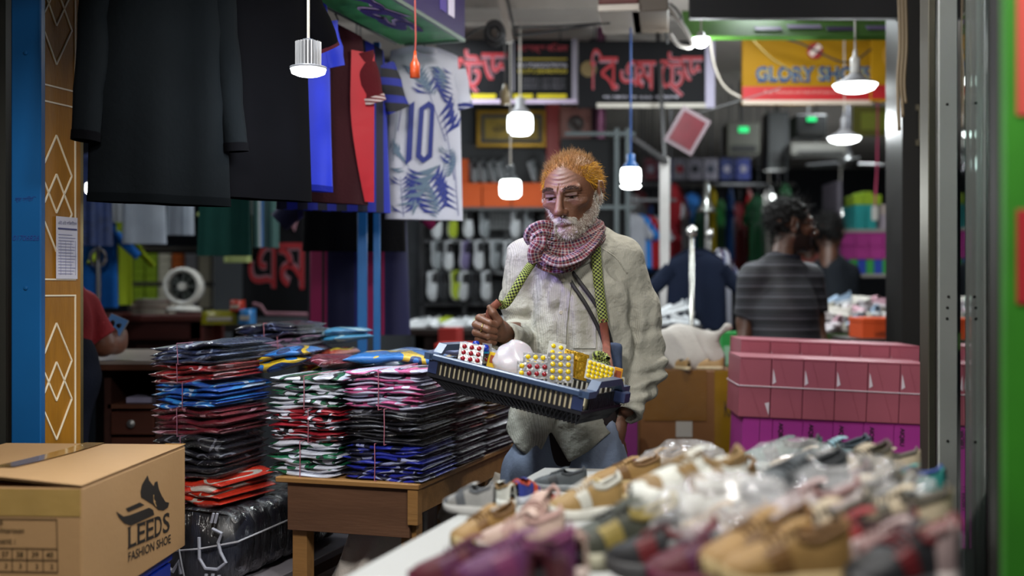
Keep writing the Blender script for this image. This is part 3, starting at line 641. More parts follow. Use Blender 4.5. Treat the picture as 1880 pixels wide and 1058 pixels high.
# fan
o = thing('desk_fan', 'white round desk fan on the brown desk', 'fan', P(338, 572, 5.85)); r_ = 34 / FPX * 5.85; zc = 46 / FPX * 5.85
Rx = Matrix.Translation((0, 0, zc)) @ Matrix.Rotation(R(90), 4, 'X')
MB().lathe([(r_ * .8, -.05), (r_, -.05), (r_ * 1.03, 0), (r_, .05), (r_ * .8, .05), (r_ * .78, 0), (r_ * .8, -.05)], 32, Rx).build('ring_housing', plastic('#c4c2bc'), o, True)
MB().lathe([(r_ * .8, -.045), (r_ * .8, -.04)], 28, Rx).build('back_plate', plastic('#0e1012'), o)
MB().lathe([(.02, .05), (.022, .03), (.022, 0)], 14, Rx).build('hub', plastic('#c4c2bc'), o)
for i in range(5):
    T = Rx @ Matrix.Rotation(i * 6.2832 / 5, 4, 'Z'); MB().grid(lambda u, v: T @ Vector((r_ * (.12 + .6 * v), (u - .5) * r_ * (.25 + .3 * v), .015 * (u - .5))), 3, 4).build('blade', plastic('#3c4440'), o, True)
for i in range(9): MB().bar(Rx @ Vector((0, 0, .045)), Rx @ Vector((r_ * .82 * math.cos(i * .698), r_ * .82 * math.sin(i * .698), .045)), .003).build('grille_bar', metal('#8a8e8c'), o)
MB().lathe([(.09, 0), (.085, .02), (.03, .035), (.025, zc - r_ * .95)], 20).build('base', plastic('#c4c2bc'), o, True)
# desk, book stack, bag
o, z = table('brown_desk', 'red brown desk carrying the fan', 165, 375, 578, 5.75, .55, '#4a1c16')
MB().box((.2, .1, 0), (.5, .5, z - .06)).build('drawer_block', wood('#3a1812'), o)
for i, (c_, w_, h_, lab) in enumerate((('#8a8478', .17, .035, 'grey ledger lowest of the stack beside the fan'), ('#8a2430', .19, .03, 'red ledger in the stack beside the fan'), ('#c9c5bd', .15, .012, 'loose white papers on the stack beside the fan'))):
    q = P(283, 572, 5.95); o = thing('ledger', lab, 'book', (q.x, 5.95, z + (0, .035, .065)[i]), R(4 * i), 'ledgers beside the fan'); MB().box((-w_ / 2, -.09, .003), (w_ / 2, .09, h_ - .003)).build('pages', M('#b8b0a0', .8, name='paper'), o)
    MB().box((-w_ / 2 - .003, -.093, h_ - .003), (w_ / 2 + .003, .093, h_)).box((-w_ / 2 - .003, -.093, 0), (w_ / 2 + .003, .093, .003)).build('cover', M(c_, .6, name='cover'), o)
o, z = table('dark_table', 'black topped table below the red lettered banner', 412, 575, 596, 5.4, .5, '#1d1a19')
for i, (x0, x1, y, c_, h_, lab) in enumerate(((372, 445, 597, '#9a9418', .06, 'yellow printed pack on the dark table'), (440, 468, 597, '#2a78b8', .07, 'blue printed pack on the dark table'), (425, 448, 575, '#a8301c', .05, 'red printed pack on top of the yellow pack'))):
    q = P((x0 + x1) / 2, y, 5.5); o = thing('clothing_pack', lab, 'package', (q.x, 5.5, z + (.062 if i == 2 else 0)), R(6), 'packs on the dark table'); w_ = (x1 - x0) / FPX * 5.5
    def pk(u, v, w_=w_, h_=h_): a = 2 * math.pi * u; return Vector((w_ / 2 * (1 - .05 * v) * math.copysign(abs(math.cos(a)) ** .5, math.cos(a)), .1 * math.copysign(abs(math.sin(a)) ** .5, math.sin(a)), h_ * v + .006 * math.sin(7 * u * 6.28) * v))
    b = MB().grid(pk, 24, 4, True); b.f.append(tuple(range(72, 96))); b.fm.append(0); b.build('pack', M(c_, .35, coat=.5, var=.6, vs=14, name='glossy_pack'), o, True); MB().box((-w_ * .3, -.108, h_ * .3), (w_ * .3, -.1, h_ * .6)).build('print', printed('#b8b0a0'), o)
o = carton('storage_carton', 'white and blue carton under the desk edge', (P(405, 529, 5.3).x, 5.3, .0), 0, .15, .3, .96, '#8f8f94', lid=False)
MB().box((-.076, -.002, .6), (.076, 0, .78)).build('blue_band', printed('#1c2a6a'), o)
# banner with red Bengali letters inside
s, W, H = sign('trade_banner', 'dark wall banner with two huge red letters behind the bundles', 445, 395, 572, 582, 6.0, '#0f1014'); k = W / 127
for m_, bo, y in ((rim, .022, -.004), (red, .0, -.008)):
    write('lettering', 'এ', m_, s, 12 * k, 52 * k, w=50 * k, h=84 * k, y=y, bold=bo); write('lettering', 'ম', m_, s, 62 * k, 50 * k, w=62 * k, h=86 * k, y=y, bold=bo)
    MB().tube([(20 * k, y, 24 * k), (34 * k, y, 20 * k), (44 * k, y, 6 * k), (W - .02, y, 4 * k)], .006 if m_ is red else .011, 6).build('lettering', m_, s); MB().tube([(85 * k, y, 182 * k), (96 * k, y, 160 * k), (100 * k, y, 182 * k)], .006 if m_ is red else .011, 6).build('lettering', m_, s)

# front counter with the person's arm
cz = 1.03
o = thing('shop_counter', 'pale topped brown counter with open shelf and drawers', 'counter', (0, 0, 0))
def cpt(px, d): q = P(px, 529, d); return (q.x, q.y)
poly = [cpt(60, 3.9), cpt(345, 3.9), cpt(432, 4.35), cpt(425, 4.65), cpt(60, 4.65)]
def slab(name, poly, z0, z1, m, par):
    n = len(poly); return mesh(name, [(x, y, z0) for x, y in poly] + [(x, y, z1) for x, y in poly], [tuple(range(n - 1, -1, -1)), tuple(range(n, 2 * n))] + [(i, (i + 1) % n, (i + 1) % n + n, i + n) for i in range(n)], m, par)
slab('top', poly, cz - .012, cz, M('#8a7f78', .3, var=.1, name='laminate'), o); slab('top_edge', [(x, y + .002) for x, y in poly], cz - .032, cz - .012, wood('#4a2a1c', (2, 2, 14)), o)
wd_ = wood('#2e1712'); x0, x1, x2 = cpt(80, 4)[0], cpt(205, 4)[0], cpt(330, 4)[0]
MB().box((x0, 4.5, 0), (x2, 4.55, cz - .032)).box((x0, 3.98, 0), (x1, 4.5, .0 + .05)).build('back_panel', wd_, o)
for x in (x1, (x1 + x2) / 2 + .06, x2): MB().box((x - .012, 3.96, 0), (x + .012, 4.5, cz - .032)).build('side_panel', wd_, o)
MB().box((x1, 3.96, .86), (x2, 4.5, .875)).build('shelf', wood('#4a2a1c'), o)
for i, (z0, z1) in enumerate(((.77, .85), (.64, .76), (.4, .63))):
    dw = MB().box((x1 + .016, 3.945, z0), ((x1 + x2) / 2 + .045, 4.0, z1), .003).build('drawer', wood('#38190f'), o)
    q = Vector(((x1 + x2) / 2 - (.03 if i == 0 else 0), 3.94, (z0 + z1) / 2))
    if i == 0: MB().lathe([(.012, 0), (.014, .008), (0, .012)], 12, Matrix.Translation(q) @ Matrix.Rotation(R(90), 4, 'X')).build('knob', metal('#a0a0a0'), dw)
    else: MB().box((q.x - .04, q.y - .01, q.z - .008), (q.x + .04, q.y + .005, q.z + .008), .002).build('handle', metal('#7a7a88'), dw)
o = MB().box((x1 + .05, 4.0, .8755), (x1 + .17, 4.12, .8955), .002).build('paper_stack', M('#8a86a0', .8, name='paper')); tag(o, 'stack of pale papers on the counter shelf', 'paper')

# two blue posts, striped jersey behind them
for px0, px1, lab in ((656, 673, 'wider blue steel upright behind the bundles'), (685, 697, 'narrower blue steel upright behind the bundles')):
    q, e = P(px0, 529, 4.25), P(px1, 529, 4.25); o = thing('steel_upright', lab, 'post', (q.x, 4.25, 0)); MB().box((0, 0, 0.03), (e.x - q.x, .03, 2.2), .002).build('shaft', M('#1763a6', .4, var=.2, name='upright_blue'), o); MB().box((-.02, -.02, 0), (e.x - q.x + .02, .05, .03)).build('foot_plate', M('#1763a6', .4, var=.2, name='upright_blue'), o)
pn = stripes([(0, '#15155e'), (.08, '#a01a5a'), (.1, '#0c0d1c'), (.14, '#a01a5a'), (.36, '#0c0d1c'), (.41, '#a01a5a'), (.46, '#0e1142'), (.93, '#141a70')], .235)
c, W = jp(568, 750, 615, 4.75); jersey('jersey', 'long pink and navy striped jersey behind the blue uprights', c, 0, W, .72, pn, sl=.22, seed=21, fold=.015, group='jerseys over the bundles'); hangup(bpy.data.objects['jersey.%03d' % (sum(1 for q in bpy.data.objects if q.name.startswith('jersey')) - 1)], .72, 1.75)
c, W = jp(560, 742, 462, 4.6); jersey('jersey', 'black jersey hanging behind the blue uprights', c, R(10), W, .62, cloth('#0b0c10'), sl=.2, seed=22, group='jerseys over the bundles'); hangup(bpy.data.objects['jersey.%03d' % (sum(1 for q in bpy.data.objects if q.name.startswith('jersey')) - 1)], .62, 1.45)
# ================================================================ shoe shop behind the man
o = thing('picture_frame', 'gilt framed calligraphy picture above the shoe wall', 'picture', P(875, 270, 7.1)); W = 128 / FPX * 7.1; H = 68 / FPX * 7.1
gold = M('#a8842c', .35, metal=.6, var=.3, vs=20, name='gilt'); bz = .025
for a_, b2 in (((0, 0, 0), (W, .04, bz)), ((0, 0, H - bz), (W, .04, H)), ((0, 0, bz), (bz, .04, H - bz)), ((W - bz, 0, bz), (W, .04, H - bz))): MB().box(a_, b2, .004).build('frame_side', gold, o)
MB().box((bz, .015, bz), (W - bz, .03, H - bz)).build('mat_board', M('#3c3c38', .5, var=.7, vs=25, name='mat_board'), o); MB().box((.05, .008, .05), (W - .05, .014, H - .05)).build('calligraphy_panel', M('#8a7428', .4, metal=.3, var=.6, vs=16, name='gilt_panel'), o)
write('calligraphy', 'ﷲ محمد', printed('#2c2410'), o, .1, .08, w=W - .2, h=H - .16, y=.006, bold=.02)
MB().box((-.02, .04, .0), (W + .02, .15, .02)).build('ledge', M('#55504a', .6, name='ledge'), o)
# rack
RX0, RX1 = P(775, 529, 7.0).x, P(1000, 529, 7.0).x
o = thing('shoe_rack', 'black wall rack with rows of hanging shoes', 'rack', (RX0, 7.0, 0))
rk = M('#2a2c30', .5, name='rack_metal'); MB().box((0, .2, 0), (RX1 - RX0, .23, 2.2)).build('back_panel', M('#2c2f33', .6, var=.2, name='rack_back'), o)
zy = lambda y, d: CAMH - (y - 529) / FPX * d
for y in (383, 440, 498, 556): MB().box((0, 0, zy(y, 7.0) - .018), (RX1 - RX0, .2, zy(y, 7.0))).build('shelf_rail', metal('#6a6d70', .4), o)
for x in (0, .26, .52, RX1 - RX0): MB().box((x - .012, .0, 0), (x + .012, .02, 2.1)).build('upright', rk, o)
pal = {'w': ('#b8bcc0', '#c8ccd0', '#7a8088', WH), 'g': ('#7a8084', '#a0a4a8', '#50555a', WH), 'l': ('#8fa01a', '#b8bcb0', '#2a2c30', WH), 'k': ('#1c1e22', '#55585c', '#3a3c40', WH), 'v': ('#6a6288', '#b0b0b8', '#4a4470', WH)}
nmz = {'w': 'white', 'g': 'grey', 'l': 'lime', 'k': 'black', 'v': 'violet'}
rown = ('top', 'middle', 'lower')
for r_, (y, row) in enumerate(((412, ((800, 'w'), (829, 'l'), (858, 'w'), (886, 'g'), (944, 'w'), (968, 'g'))), (470, ((797, 'g'), (822, 'w'), (850, 'v'), (877, 'w'), (905, 'g'), (931, 'w'))), (526, ((790, 'w'), (812, 'k'), (832, 'l'), (848, 'w'), (870, 'k'), (890, 'w'))))):
    for x, c_ in row:
        q = P(x, y, 6.88); shoe('%s shoe hung on the %s row of the wall rack, %s' % (nmz[c_], rown[r_], 'near the white jersey' if x < 840 else 'left middle' if x < 865 else 'right middle' if x < 895 else 'nearest the old man' if x > 925 else 'second nearest the old man'), q, (0, R(80 + (x * 7) % 13), R(-70 + (x * 5) % 30)), pal[c_], .68, 'shoes on the wall rack', full=False)
q = P(912, 405, 6.95); o = thing('mesh_rack_insert', 'grey mesh of small studs on the rack', 'accessories', q)
for i in range(8):
    for j in range(4): MB().lathe([(.012, 0), (.008, .012), (0, .015)], 8, Matrix.Translation((i * .022 - .08, 0, j * .03 - .04)) @ Matrix.Rotation(R(90), 4, 'X')).build('stud', M('#9a9ea0', .4, metal=.4, name='stud'), o)
MB().box((-.1, .001, -.06), (.1, .01, .07)).build('backing', rk, o)
zb = zy(380, 6.8)
for i, (x0, x1, lab) in enumerate(((845, 884, 'orange shoe box at the left on the rack top'), (886, 938, 'orange shoe box in the middle on the rack top'), (940, 1000, 'orange shoe box behind the old man on the rack top'))):
    q = P((x0 + x1) / 2, 380, 6.8); carton('shoe_box', lab, (q.x, 6.8, zb), 0, (x1 - x0) / FPX * 6.8, .3, 44 / FPX * 6.8, '#b84a0c', group='orange boxes on the rack')
o = MB().box((RX0, 6.79, zb - .02), (RX1, 7.2, zb - .001)).build('top_shelf', M('#3a3c3e', .6, name='rack_back')); tag(o, 'long dark shelf under the orange shoe boxes', 'shelf')
q = P(851, 331, 6.75); carton('shoe_box', 'upright narrow orange box beside the palm print jersey', (q.x, 6.85, zy(336, 6.8)), 0, .045, .2, .15, '#b84a0c', group='orange boxes on the rack', lid=False)
for i, x in enumerate((868, 884, 902, 918, 975)): shoe('grey shoe leaning above the orange boxes, %s' % (('first', 'second', 'third', 'fourth', 'last')[i] + ' from the left'), P(x, 318, 7.0), (0, R(70), R(-60 + i * 9)), pal['g'], .55, 'shoes above the orange boxes', full=False)
# table with wrapped shoes, red boxes
o, z = table('shoe_table', 'dark low table of wrapped shoes behind the old man', 750, 1000, 604, 5.9, .7, '#1f1512')
for i in range(16):
    x = 762 + i * 11.5; c_ = ('w', 'g', 'w', 'w', 'l', 'g')[i % 6] if i != 5 else 'l'; q = P(x, 600, 6.05 + .18 * (i % 3)); q.z = z
    shoe('%s wrapped shoe on the dark table behind the old man, number %s from the left' % (nmz[c_], ('one', 'two', 'three', 'four', 'five', 'six', 'seven', 'eight', 'nine', 'ten', 'eleven', 'twelve', 'thirteen', 'fourteen', 'fifteen', 'sixteen')[i]), q, (0, 0, R(-150 + (i * 47) % 90)), pal[c_], .62, 'wrapped shoes on the dark table', full=False)
for i, (x0, x1, d, c_, lab) in enumerate(((798, 870, 5.3, '#a81e16', 'red shoe box below the table of wrapped shoes'), (805, 838, 5.65, '#8a1812', 'darker red shoe box behind the red one'))):
    q = P((x0 + x1) / 2, 640, d); carton('shoe_box', lab, (q.x, d, .72), R(-8), (x1 - x0) / FPX * d, .18, .3 if i == 0 else .36, c_, group='red shoe boxes')
o = thing('box_stand', 'dark stand holding the red shoe boxes', 'stand', (P(835, 529, 5.3).x, 5.25, 0)); MB().box((-.15, 0, .68), (.15, .6, .72)).build('top', wood('#241814'), o); [MB().box((x, y, 0), (x + .04, y + .04, .68)).build('leg', wood('#241814'), o) for x in (-.13, .09) for y in (.03, .5)]
# red pillar, speaker
a, b_ = P(1003, 529, 6.9), P(1028, 529, 6.9)
o = MB().box((a.x, 6.9, 0), (b_.x, 7.1, 2.75), .004).build('red_pillar', M('#7a1c1c', .5, var=.2, name='red_paint')); tag(o, 'dark red pillar right of the gilt picture', 'pillar')
o = thing('loudspeaker', 'brown loudspeaker box above the old man', 'speaker', P(1028, 262, 6.6)); w_ = 58 / FPX * 6.6
MB().box((0, 0, 0), (w_, .2, .21), .005).build('cabinet', M('#4a221a', .55, name='speaker_brown'), o); MB().lathe([(.05, 0), (.03, .01), (.01, .004), (.0, .012)], 18, Matrix.Translation((w_ / 2, 0, .11)) @ Matrix.Rotation(R(90), 4, 'X')).build('driver', M('#1c1210', .6, name='driver'), o); MB().box((0.02, -.02, -.05), (w_ - .02, .2, 0)).build('yellow_base', M('#8a7a0c', .5, name='yellow_base'), o); MB().tube([(w_ / 2, .1, .2), (w_ / 2, .1, 2.75 - o.location.z)], .008, 6).build('bracket', rk, o)
for i, (x0, y0, y1, d, c_, lab) in enumerate(((1104, 205, 330, 6.4, '#6a4258', 'mauve cloth strip hanging by the loudspeaker'), (1090, 200, 290, 6.7, '#3c2430', 'dark maroon cloth strip hanging by the loudspeaker'))):
    q = P(x0, y1, d); L_ = (y1 - y0) / FPX * d; o = MB().grid(lambda u, v: q + Vector((.05 * (u - .5), .015 * math.sin(u * 9), 0)) + Vector((0, 0, v * (2.75 - q.z))), 8, 6).build('hanging_cloth', cloth(c_), None, True); tag(o, lab, 'cloth', 'cloth strips')
# display frame of steel tube right of the man
o = thing('display_stand', 'grey steel tube frame right of the old man', 'frame', (P(1132, 529, 6.2).x, 6.2, 0)); pf = metal('#4a5052', .5)
for x in (0, .06): MB().bar((x, 0, 0), (x, 0, 2.15), .025).build('post', pf, o)
for z in (1.72, 2.12): MB().bar((-.28, 0, z), (.1, 0, z), .02).build('crossbar', pf, o)
MB().box((-.3, .03, .6), (.05, .05, 2.1)).build('dark_panel', M('#08090b', .7, spec=.2, name='dark_panel'), o)
a = P(1220, 290, 6.0); o = thing('tent_pole', 'white painted pole with a dark diagonal brace', 'pole', (a.x, 6.0, 0)); MB().box((-.024, -.024, 0), (.024, .024, a.z), .004).build('shaft', M('#b5b2b0', .5, name='white_paint'), o); MB().bar(P(1225, 300, 6.0) - o.location, P(1160, 255, 5.7) - o.location, .03).build('brace', M('#1c1a1c', .5, name='dark_metal'), o)
MB().bar(Vector((0, 0, a.z)), Vector((0, .3, 2.75)), .02).build('stay', M('#1c1a1c', .5, name='dark_metal'), o)
# tilted red poster, poster row
s = thing('tilted_poster', 'tilted dark red poster hanging beneath the black sign', 'poster', P(1262, 240, 5.7), (0, R(30), 0)); MB().box((-.08, 0, -.1), (.08, .01, .1)).build('sheet', printed('#7a6a70'), s); MB().box((-.062, -.003, -.08), (.062, 0, .08)).build('print', M('#5c1420', .4, var=.4, vs=18, name='poster_red'), s); MB().tube([(0, .005, .1), (.3, .005, .42)], .003, 5).build('string', M('#555', .6, name='string') if 0 else M('#555555', .6, name='string'), s)
for i, (x, c_) in enumerate(((1195, '#7a2a3c'), (1222, '#2a3a7a'), (1248, '#a82a3c'), (1276, '#20242e'), (1305, '#343c50'), (1335, '#1c2c6a'), (1365, '#2c3a8a'))):
    q = P(x, 330, 8.6); o = thing('bunting_flag', ('mauve', 'blue', 'red', 'black', 'slate', 'navy', 'indigo')[i] + ' printed flag in the row over the clothes racks', 'flag', q, 0, 'row of printed flags'); MB().box((-.052, 0, 0), (.052, .004, .16)).build('cloth', printed('#8a8694' if i in (2, 3, 4) else c_), o); MB().lathe([(.03, 0), (.025, .003)], 10, Matrix.Translation((0, -.001, .08)) @ Matrix.Rotation(R(90), 4, 'X')).build('emblem', printed(c_ if i in (2, 3, 4) else '#9a96a8'), o); MB().tube([(0, .002, .16), (0, .002, 2.75 - q.z)], .003, 5).build('string', printed('#33333a'), o)
# back clothes racks
RC = ['#8d8a8c', '#6a1420', '#1c5aa8', '#8a1c24', '#b0aeb4', '#1f6ab8', '#1c3a2c', '#a8921c', '#20602c', '#14386a', '#5c1018', '#7a1018', '#18482c', '#c0bcb8', '#2a6a34', '#0f4a24']
RN = ['grey', 'dark red', 'blue', 'red', 'white', 'sky blue', 'dark green', 'yellow', 'green', 'navy', 'maroon', 'crimson', 'pine green', 'off white', 'leaf green', 'forest green']
for i in range(16):
    x = 1160 + i * 17 if i < 3 else 1188 + i * 17; low = i % 3 == 1
    q = P(x, (490, 478, 500, 470)[i % 4], 8.2 + .3 * (i % 3)); jersey('jersey', RN[i] + ' shirt on the far clothes racks', q, R(58 + (i * 37) % 26), .2, .52, cloth(RC[i], .3), sl=.16, seed=30 + i, group='shirts on the far racks'); hangup(C.objects[-1].parent, .52, 2.75 - q.z)
    if i < 5:
        q = P(1155 + i * 16, 575 - 90, 7.0); jersey('jersey', ('white', 'azure', 'scarlet', 'pearl grey', 'wine red')[i] + ' small shirt beside the white pole', P(1160 + i * 13, 492, 7.1 + .1 * i), R(40), .12, .34, cloth(('#a5a7b0', '#2478c8', '#9a1420', '#8f8d95', '#6a0f1c')[i]), sl=.1, seed=60 + i, group='small shirts by the white pole'); hangup(C.objects[-1].parent, .34, 2.75 - zy(492, 7.1))
rail('steel rail of the far clothes racks', 1150, 1460, 340, 8.3, 8.6, .015)
rail('steel rail beside the white pole', 1145, 1240, 368, 7.1, 7.5, .012)
c, W = jp(1222, 1335, 605, 5.6); jersey('jersey', 'navy jersey on the round chrome rack', c, R(8), W, .4, cloth('#0a1428'), sl=.18, seed=80, slope=.6, group='jerseys on the chrome rack')
c, W = jp(1308, 1345, 600, 5.8); jersey('jersey', 'white and plum jersey beside the navy one', c, R(55), W * 2, .4, stripes([(0, '#9a9ca8'), (.4, '#4a2440'), (.6, '#24386a'), (.8, '#8a8c98')], .07), sl=.15, seed=81, group='jerseys on the chrome rack')
for px, y0, lab in ((1270, 425, 'tall chrome stand before the navy jersey'), (1302, 430, 'chrome stand with knob behind the navy jersey')):
    q = P(px, y0, 5.18 if px < 1290 else 6.2); o = thing('garment_stand', lab, 'stand', (q.x, q.y, 0)); MB().tube([(0, 0, .02), (0, 0, q.z)], .011, 10).build('pole', metal('#a8a8a4', .25), o, True); MB().lathe([(0, .03), (.02, .02), (.026, 0), (.02, -.02), (.011, -.03)], 14, Matrix.Translation((0, 0, q.z))).build('knob', metal('#c8c8c4', .15), o, True); MB().lathe([(.2, 0), (.2, .015), (.02, .03)], 20).build('base', metal('#707070'), o)
o = thing('garment_stand', 'chrome cone shaped display head above the racks', 'display stand', (P(1297, 529, 6.6).x, 6.6, 0)); MB().tube([(0, 0, .02), (0, 0, 1.75)], .01, 8).build('pole', metal('#8a8a88'), o); MB().lathe([(.055, 1.72), (.05, 1.735), (.02, 1.79), (.012, 1.9)], 16).build('cone', metal('#b0b4b0', .2), o, True); MB().lathe([(.18, 0), (.18, .015), (.02, .03)], 20).build('base', metal('#707070'), o)
# white heap left of the rack, sack on carton
o, z = table('low_table', 'dark table of white wrapped shoes right of the old man', 1192, 1290, 598, 5.3, .5, '#1a1718')
for i in range(9):
    q = P(1205 + i * 8.5, 590, 5.42 + .12 * (i % 3)); q.z = z + (.05 if i % 4 == 3 else 0); shoe('white wrapped shoe right of the old man, %s from the left' % ('first', 'second', 'third', 'fourth', 'fifth', 'sixth', 'seventh', 'eighth', 'ninth')[i], q, (0, R((i * 31) % 20), R(i * 63)), pal['w'], .6, 'white wrapped shoes by the chrome rack', full=False)
bx = P(1262, 835, 4.35); w_ = 176 / FPX * 4.35; hb = zy(680, 4.35)
o = thing('cardboard_carton', 'big brown taped cardboard carton right of the old man', 'box', (bx.x, 4.35, 0), R(-3)); cm = M('#6a431c', .6, var=.2, vs=5, bmp=.1, bs=40, name='cardboard'); 
MB().box((-w_ / 2, 0, 0), (w_ / 2, .42, hb), .006).build('body', cm, o); MB().box((w_ * .28, -.003, 0), (w_ * .46, 0, hb)).build('tape', M('#7a5c14', .18, coat=.6, bmp=.3, bs=15, name='tape'), o); MB().box((-w_ * .45, -.003, hb * .8), (w_ * .2, -.0015, hb)).build('tape', M('#6e4a1c', .18, coat=.6, bmp=.3, bs=15, name='tape'), o); MB().box((-w_ * .12, -.004, .71), (w_ * .05, -.002, .77)).build('label', printed('#9a968c'), o); write('lettering', 'KA', printed('#241a10'), o, w_ * .38, .79, w=.04, h=.06, y=-.005)
G = fgrid((-.19, -.02, -.02), (.19, .4, .28), .009)
F = smin(el(G, (0, .19, .03), (.155, .17, .1)), el(G, (-.03, .16, .10), (.1, .09, .07)), .06); F = smin(F, rc(G, (.08, .15, .1), (.165, .12, .17), .035, .012), .04)
F = F + np.abs(waves(G, 4, 5, 26, .022)) - .008; V, Q = nets(F, (-.19, -.02, -.02), .009)
o = npmesh('white_sack', V, Q, M('#a7a29c', .75, var=.15, vs=10, bmp=.3, bs=60, name='sack')); o.location = (P(1268, 529, 4.4).x, 4.36, hb - .005); tag(o, 'crumpled white sack lying on the brown carton', 'sack')
for i in range(3): shoe(('maroon shoe half under the white sack', 'tan shoe half under the middle of the white sack', 'tan shoe half under the right of the white sack')[i], (bx.x - .12 + i * .1, 4.39, hb), (0, 0, R(60 + 50 * i)), (('#5a2a30', '#8a8078', '#4a2024', WH), ('#9a7a4c', '#b0a080', '#6a4c28', WH), ('#9a7a4c', '#b0a080', '#6a4c28', WH))[i], .5, 'shoes under the white sack', full=False)
o = carton('plastic_pack', 'bright green pack behind the brown carton', (P(1342, 529, 4.9).x, 4.9, .85), 0, .08, .1, .24, '#1f8a3c', cat='package', lid=False); MB().box((-.03, -.004, .1), (.03, 0, .18)).build('label', printed('#8ab89a'), o)
o = thing('box_plinth', 'grey plinth under the bright green pack', 'stand', (P(1342, 529, 4.9).x, 4.88, 0)); MB().box((-.1, 0, 0), (.1, .3, .83)).build('body', wood('#2a2624'), o); MB().box((-.11, -.01, .83), (.11, .31, .85)).build('top', wood('#3a3430'), o)
# magenta carton just behind the man's hip
carton('shoe_box', 'magenta and orange box behind the old man\'s pocket', (P(1156, 529, 3.95).x, 3.95, .0), 0, .055, .3, .84, '#6a1258', lid=False)

# ================================================================ right: shelf of boxes, heap of shoes
a, b_ = P(1543, 529, 7.0), P(1690, 529, 7.0)
o = thing('display_shelf', 'grey shelf of magenta and blue boxes at the right', 'shelf', (a.x, 7.0, 0)); zs1, zs2, zs3 = zy(503, 7.0), zy(421, 7.0), zy(476, 7)
for z in (zs1, zs2): MB().box((0, -.02, z - .02), (b_.x - a.x, .35, z)).build('board', M('#8a8580', .6, name='shelf_pale'), o)
for x in (0, b_.x - a.x): MB().box((x - .015, .02, 0), (x + .015, .35, zs2 + .3)).build('upright', M('#5a5560', .6, name='shelf_dark'), o)
for r_ in range(2):
    for i in range(5): carton('shoe_box', ('lower' if r_ == 0 else 'upper') + ' row magenta box on the right shelf, ' + ('first', 'second', 'third', 'fourth', 'fifth')[i] + ' from the left', (a.x + .045 + i * .087, 6.99, zs3 + r_ * .083), 0, .084, .28, .081, '#9a2a7a', group='magenta boxes on the right shelf')
for i in range(9): carton('shoe_box', ('first', 'second', 'third', 'fourth', 'fifth', 'sixth', 'seventh', 'eighth', 'ninth')[i] + (' narrow box, blue,' if i % 2 == 0 else ' narrow box, green,') + ' in the row below the magenta boxes', (a.x + .03 + i * .05, 6.99, zs1), 0, .048, .26, .088, '#1c3a9a' if i % 2 == 0 else '#2c8a3c', group='blue and green boxes on the right shelf', lid=False)
for i, (x, w_, h_, c_, z, lab) in enumerate(((1580, .06, .15, '#1a8a8a', 0, 'left teal box on the top shelf'), (1600, .06, .15, '#1a8a8a', 0, 'right teal box on the top shelf'), (1631, .085, .09, '#9a8f9a', 0, 'lilac grey box on the top shelf'), (1634, .11, .06, '#a89a94', .092, 'pale box atop the lilac grey box'))):
    carton('shoe_box', lab, (P(x, 529, 7).x, 7.0, zs2 + z), 0, w_, .28, h_, c_, group='boxes on the top shelf')
for i in range(3): carton('lime_box', ('left', 'tall middle', 'right')[i] + ' lime box on top of the teal boxes', (P(1577 + i * 17, 529, 7).x, 7.0, zs2 + .152), R(4 * i), .054, .2, .06 + .02 * (i == 1), '#8aa81e', group='lime boxes above the teal boxes', lid=False)
o, z = table('display_table', 'table with green cloth edge holding pale shoes at the right', 1505, 1700, 612, 5.45, .7, '#3a2c28')
MB().box((0, -.004, z - .08), (.9, .0, z)).build('green_cloth', M('#2c4a1c', .8, var=.6, vs=60, name='green_cloth'), o)
PC = [('#b8b0b4', '#c8c4c8', '#b07a8c', WH), ('#b58c98', '#c9c0c4', '#8a5a68', WH), ('#b0aa9c', '#c4c0b8', '#8a8070', WH), ('#8aa0b8', '#c0c4c8', '#4a7090', WH), ('#c4c0c0', '#d0cccc', '#9a96a0', WH), ('#c2bdb4', '#d0ccc4', '#a89a80', WH)]
PN = ['white shoe with rose trim', 'dusty pink shoe', 'cream shoe', 'pale blue shoe', 'plain white shoe', 'ivory shoe']
for i in range(30):
    r_, k = divmod(i, 10); q = P(1518 + k * 18, 600, 5.56 + .16 * r_); q.z = z + .05 * r_ + .03 * (k % 2)
    shoe(PN[i % 6] + (', front', ', middle', ', rear')[r_] + ' of the heap behind the orange box, ' + ('left end' if k < 3 else 'left of centre' if k < 5 else 'right of centre' if k < 8 else 'right end'), q, (R((i * 29) % 30 - 15), R((i * 17) % 30 - 15), R(i * 77)), PC[i % 6], .62, 'pale shoes heaped at the right', full=False)
o = carton('shoe_box', 'orange shoe box in front of the pale shoe heap', (P(1624, 529, 5.1).x, 5.1, zy(622, 5.1)), 0, 82 / FPX * 5.1, .2, 38 / FPX * 5.1, '#c2440a')
write('lettering', 'LABELLO', printed('#6a2a08'), o, -.045, .012, w=.08, h=.02, y=-.004, bold=.02)
o, z5 = table('side_table', 'small table under the orange shoe box', 1560, 1690, 622, 5.06, .3, '#2a2220')
b = MB().grid(lambda u, v: P(1652 + 16 * u, 590 - 350 * v, 5.15) + Vector((0, .02 * math.sin(u * 12), 0)), 6, 12); o = b.build('floral_drape', M('#a07a9a', .7, var=.7, vs=30, name='floral'), None, True); tag(o, 'narrow pink floral drape beside the black post', 'drape')
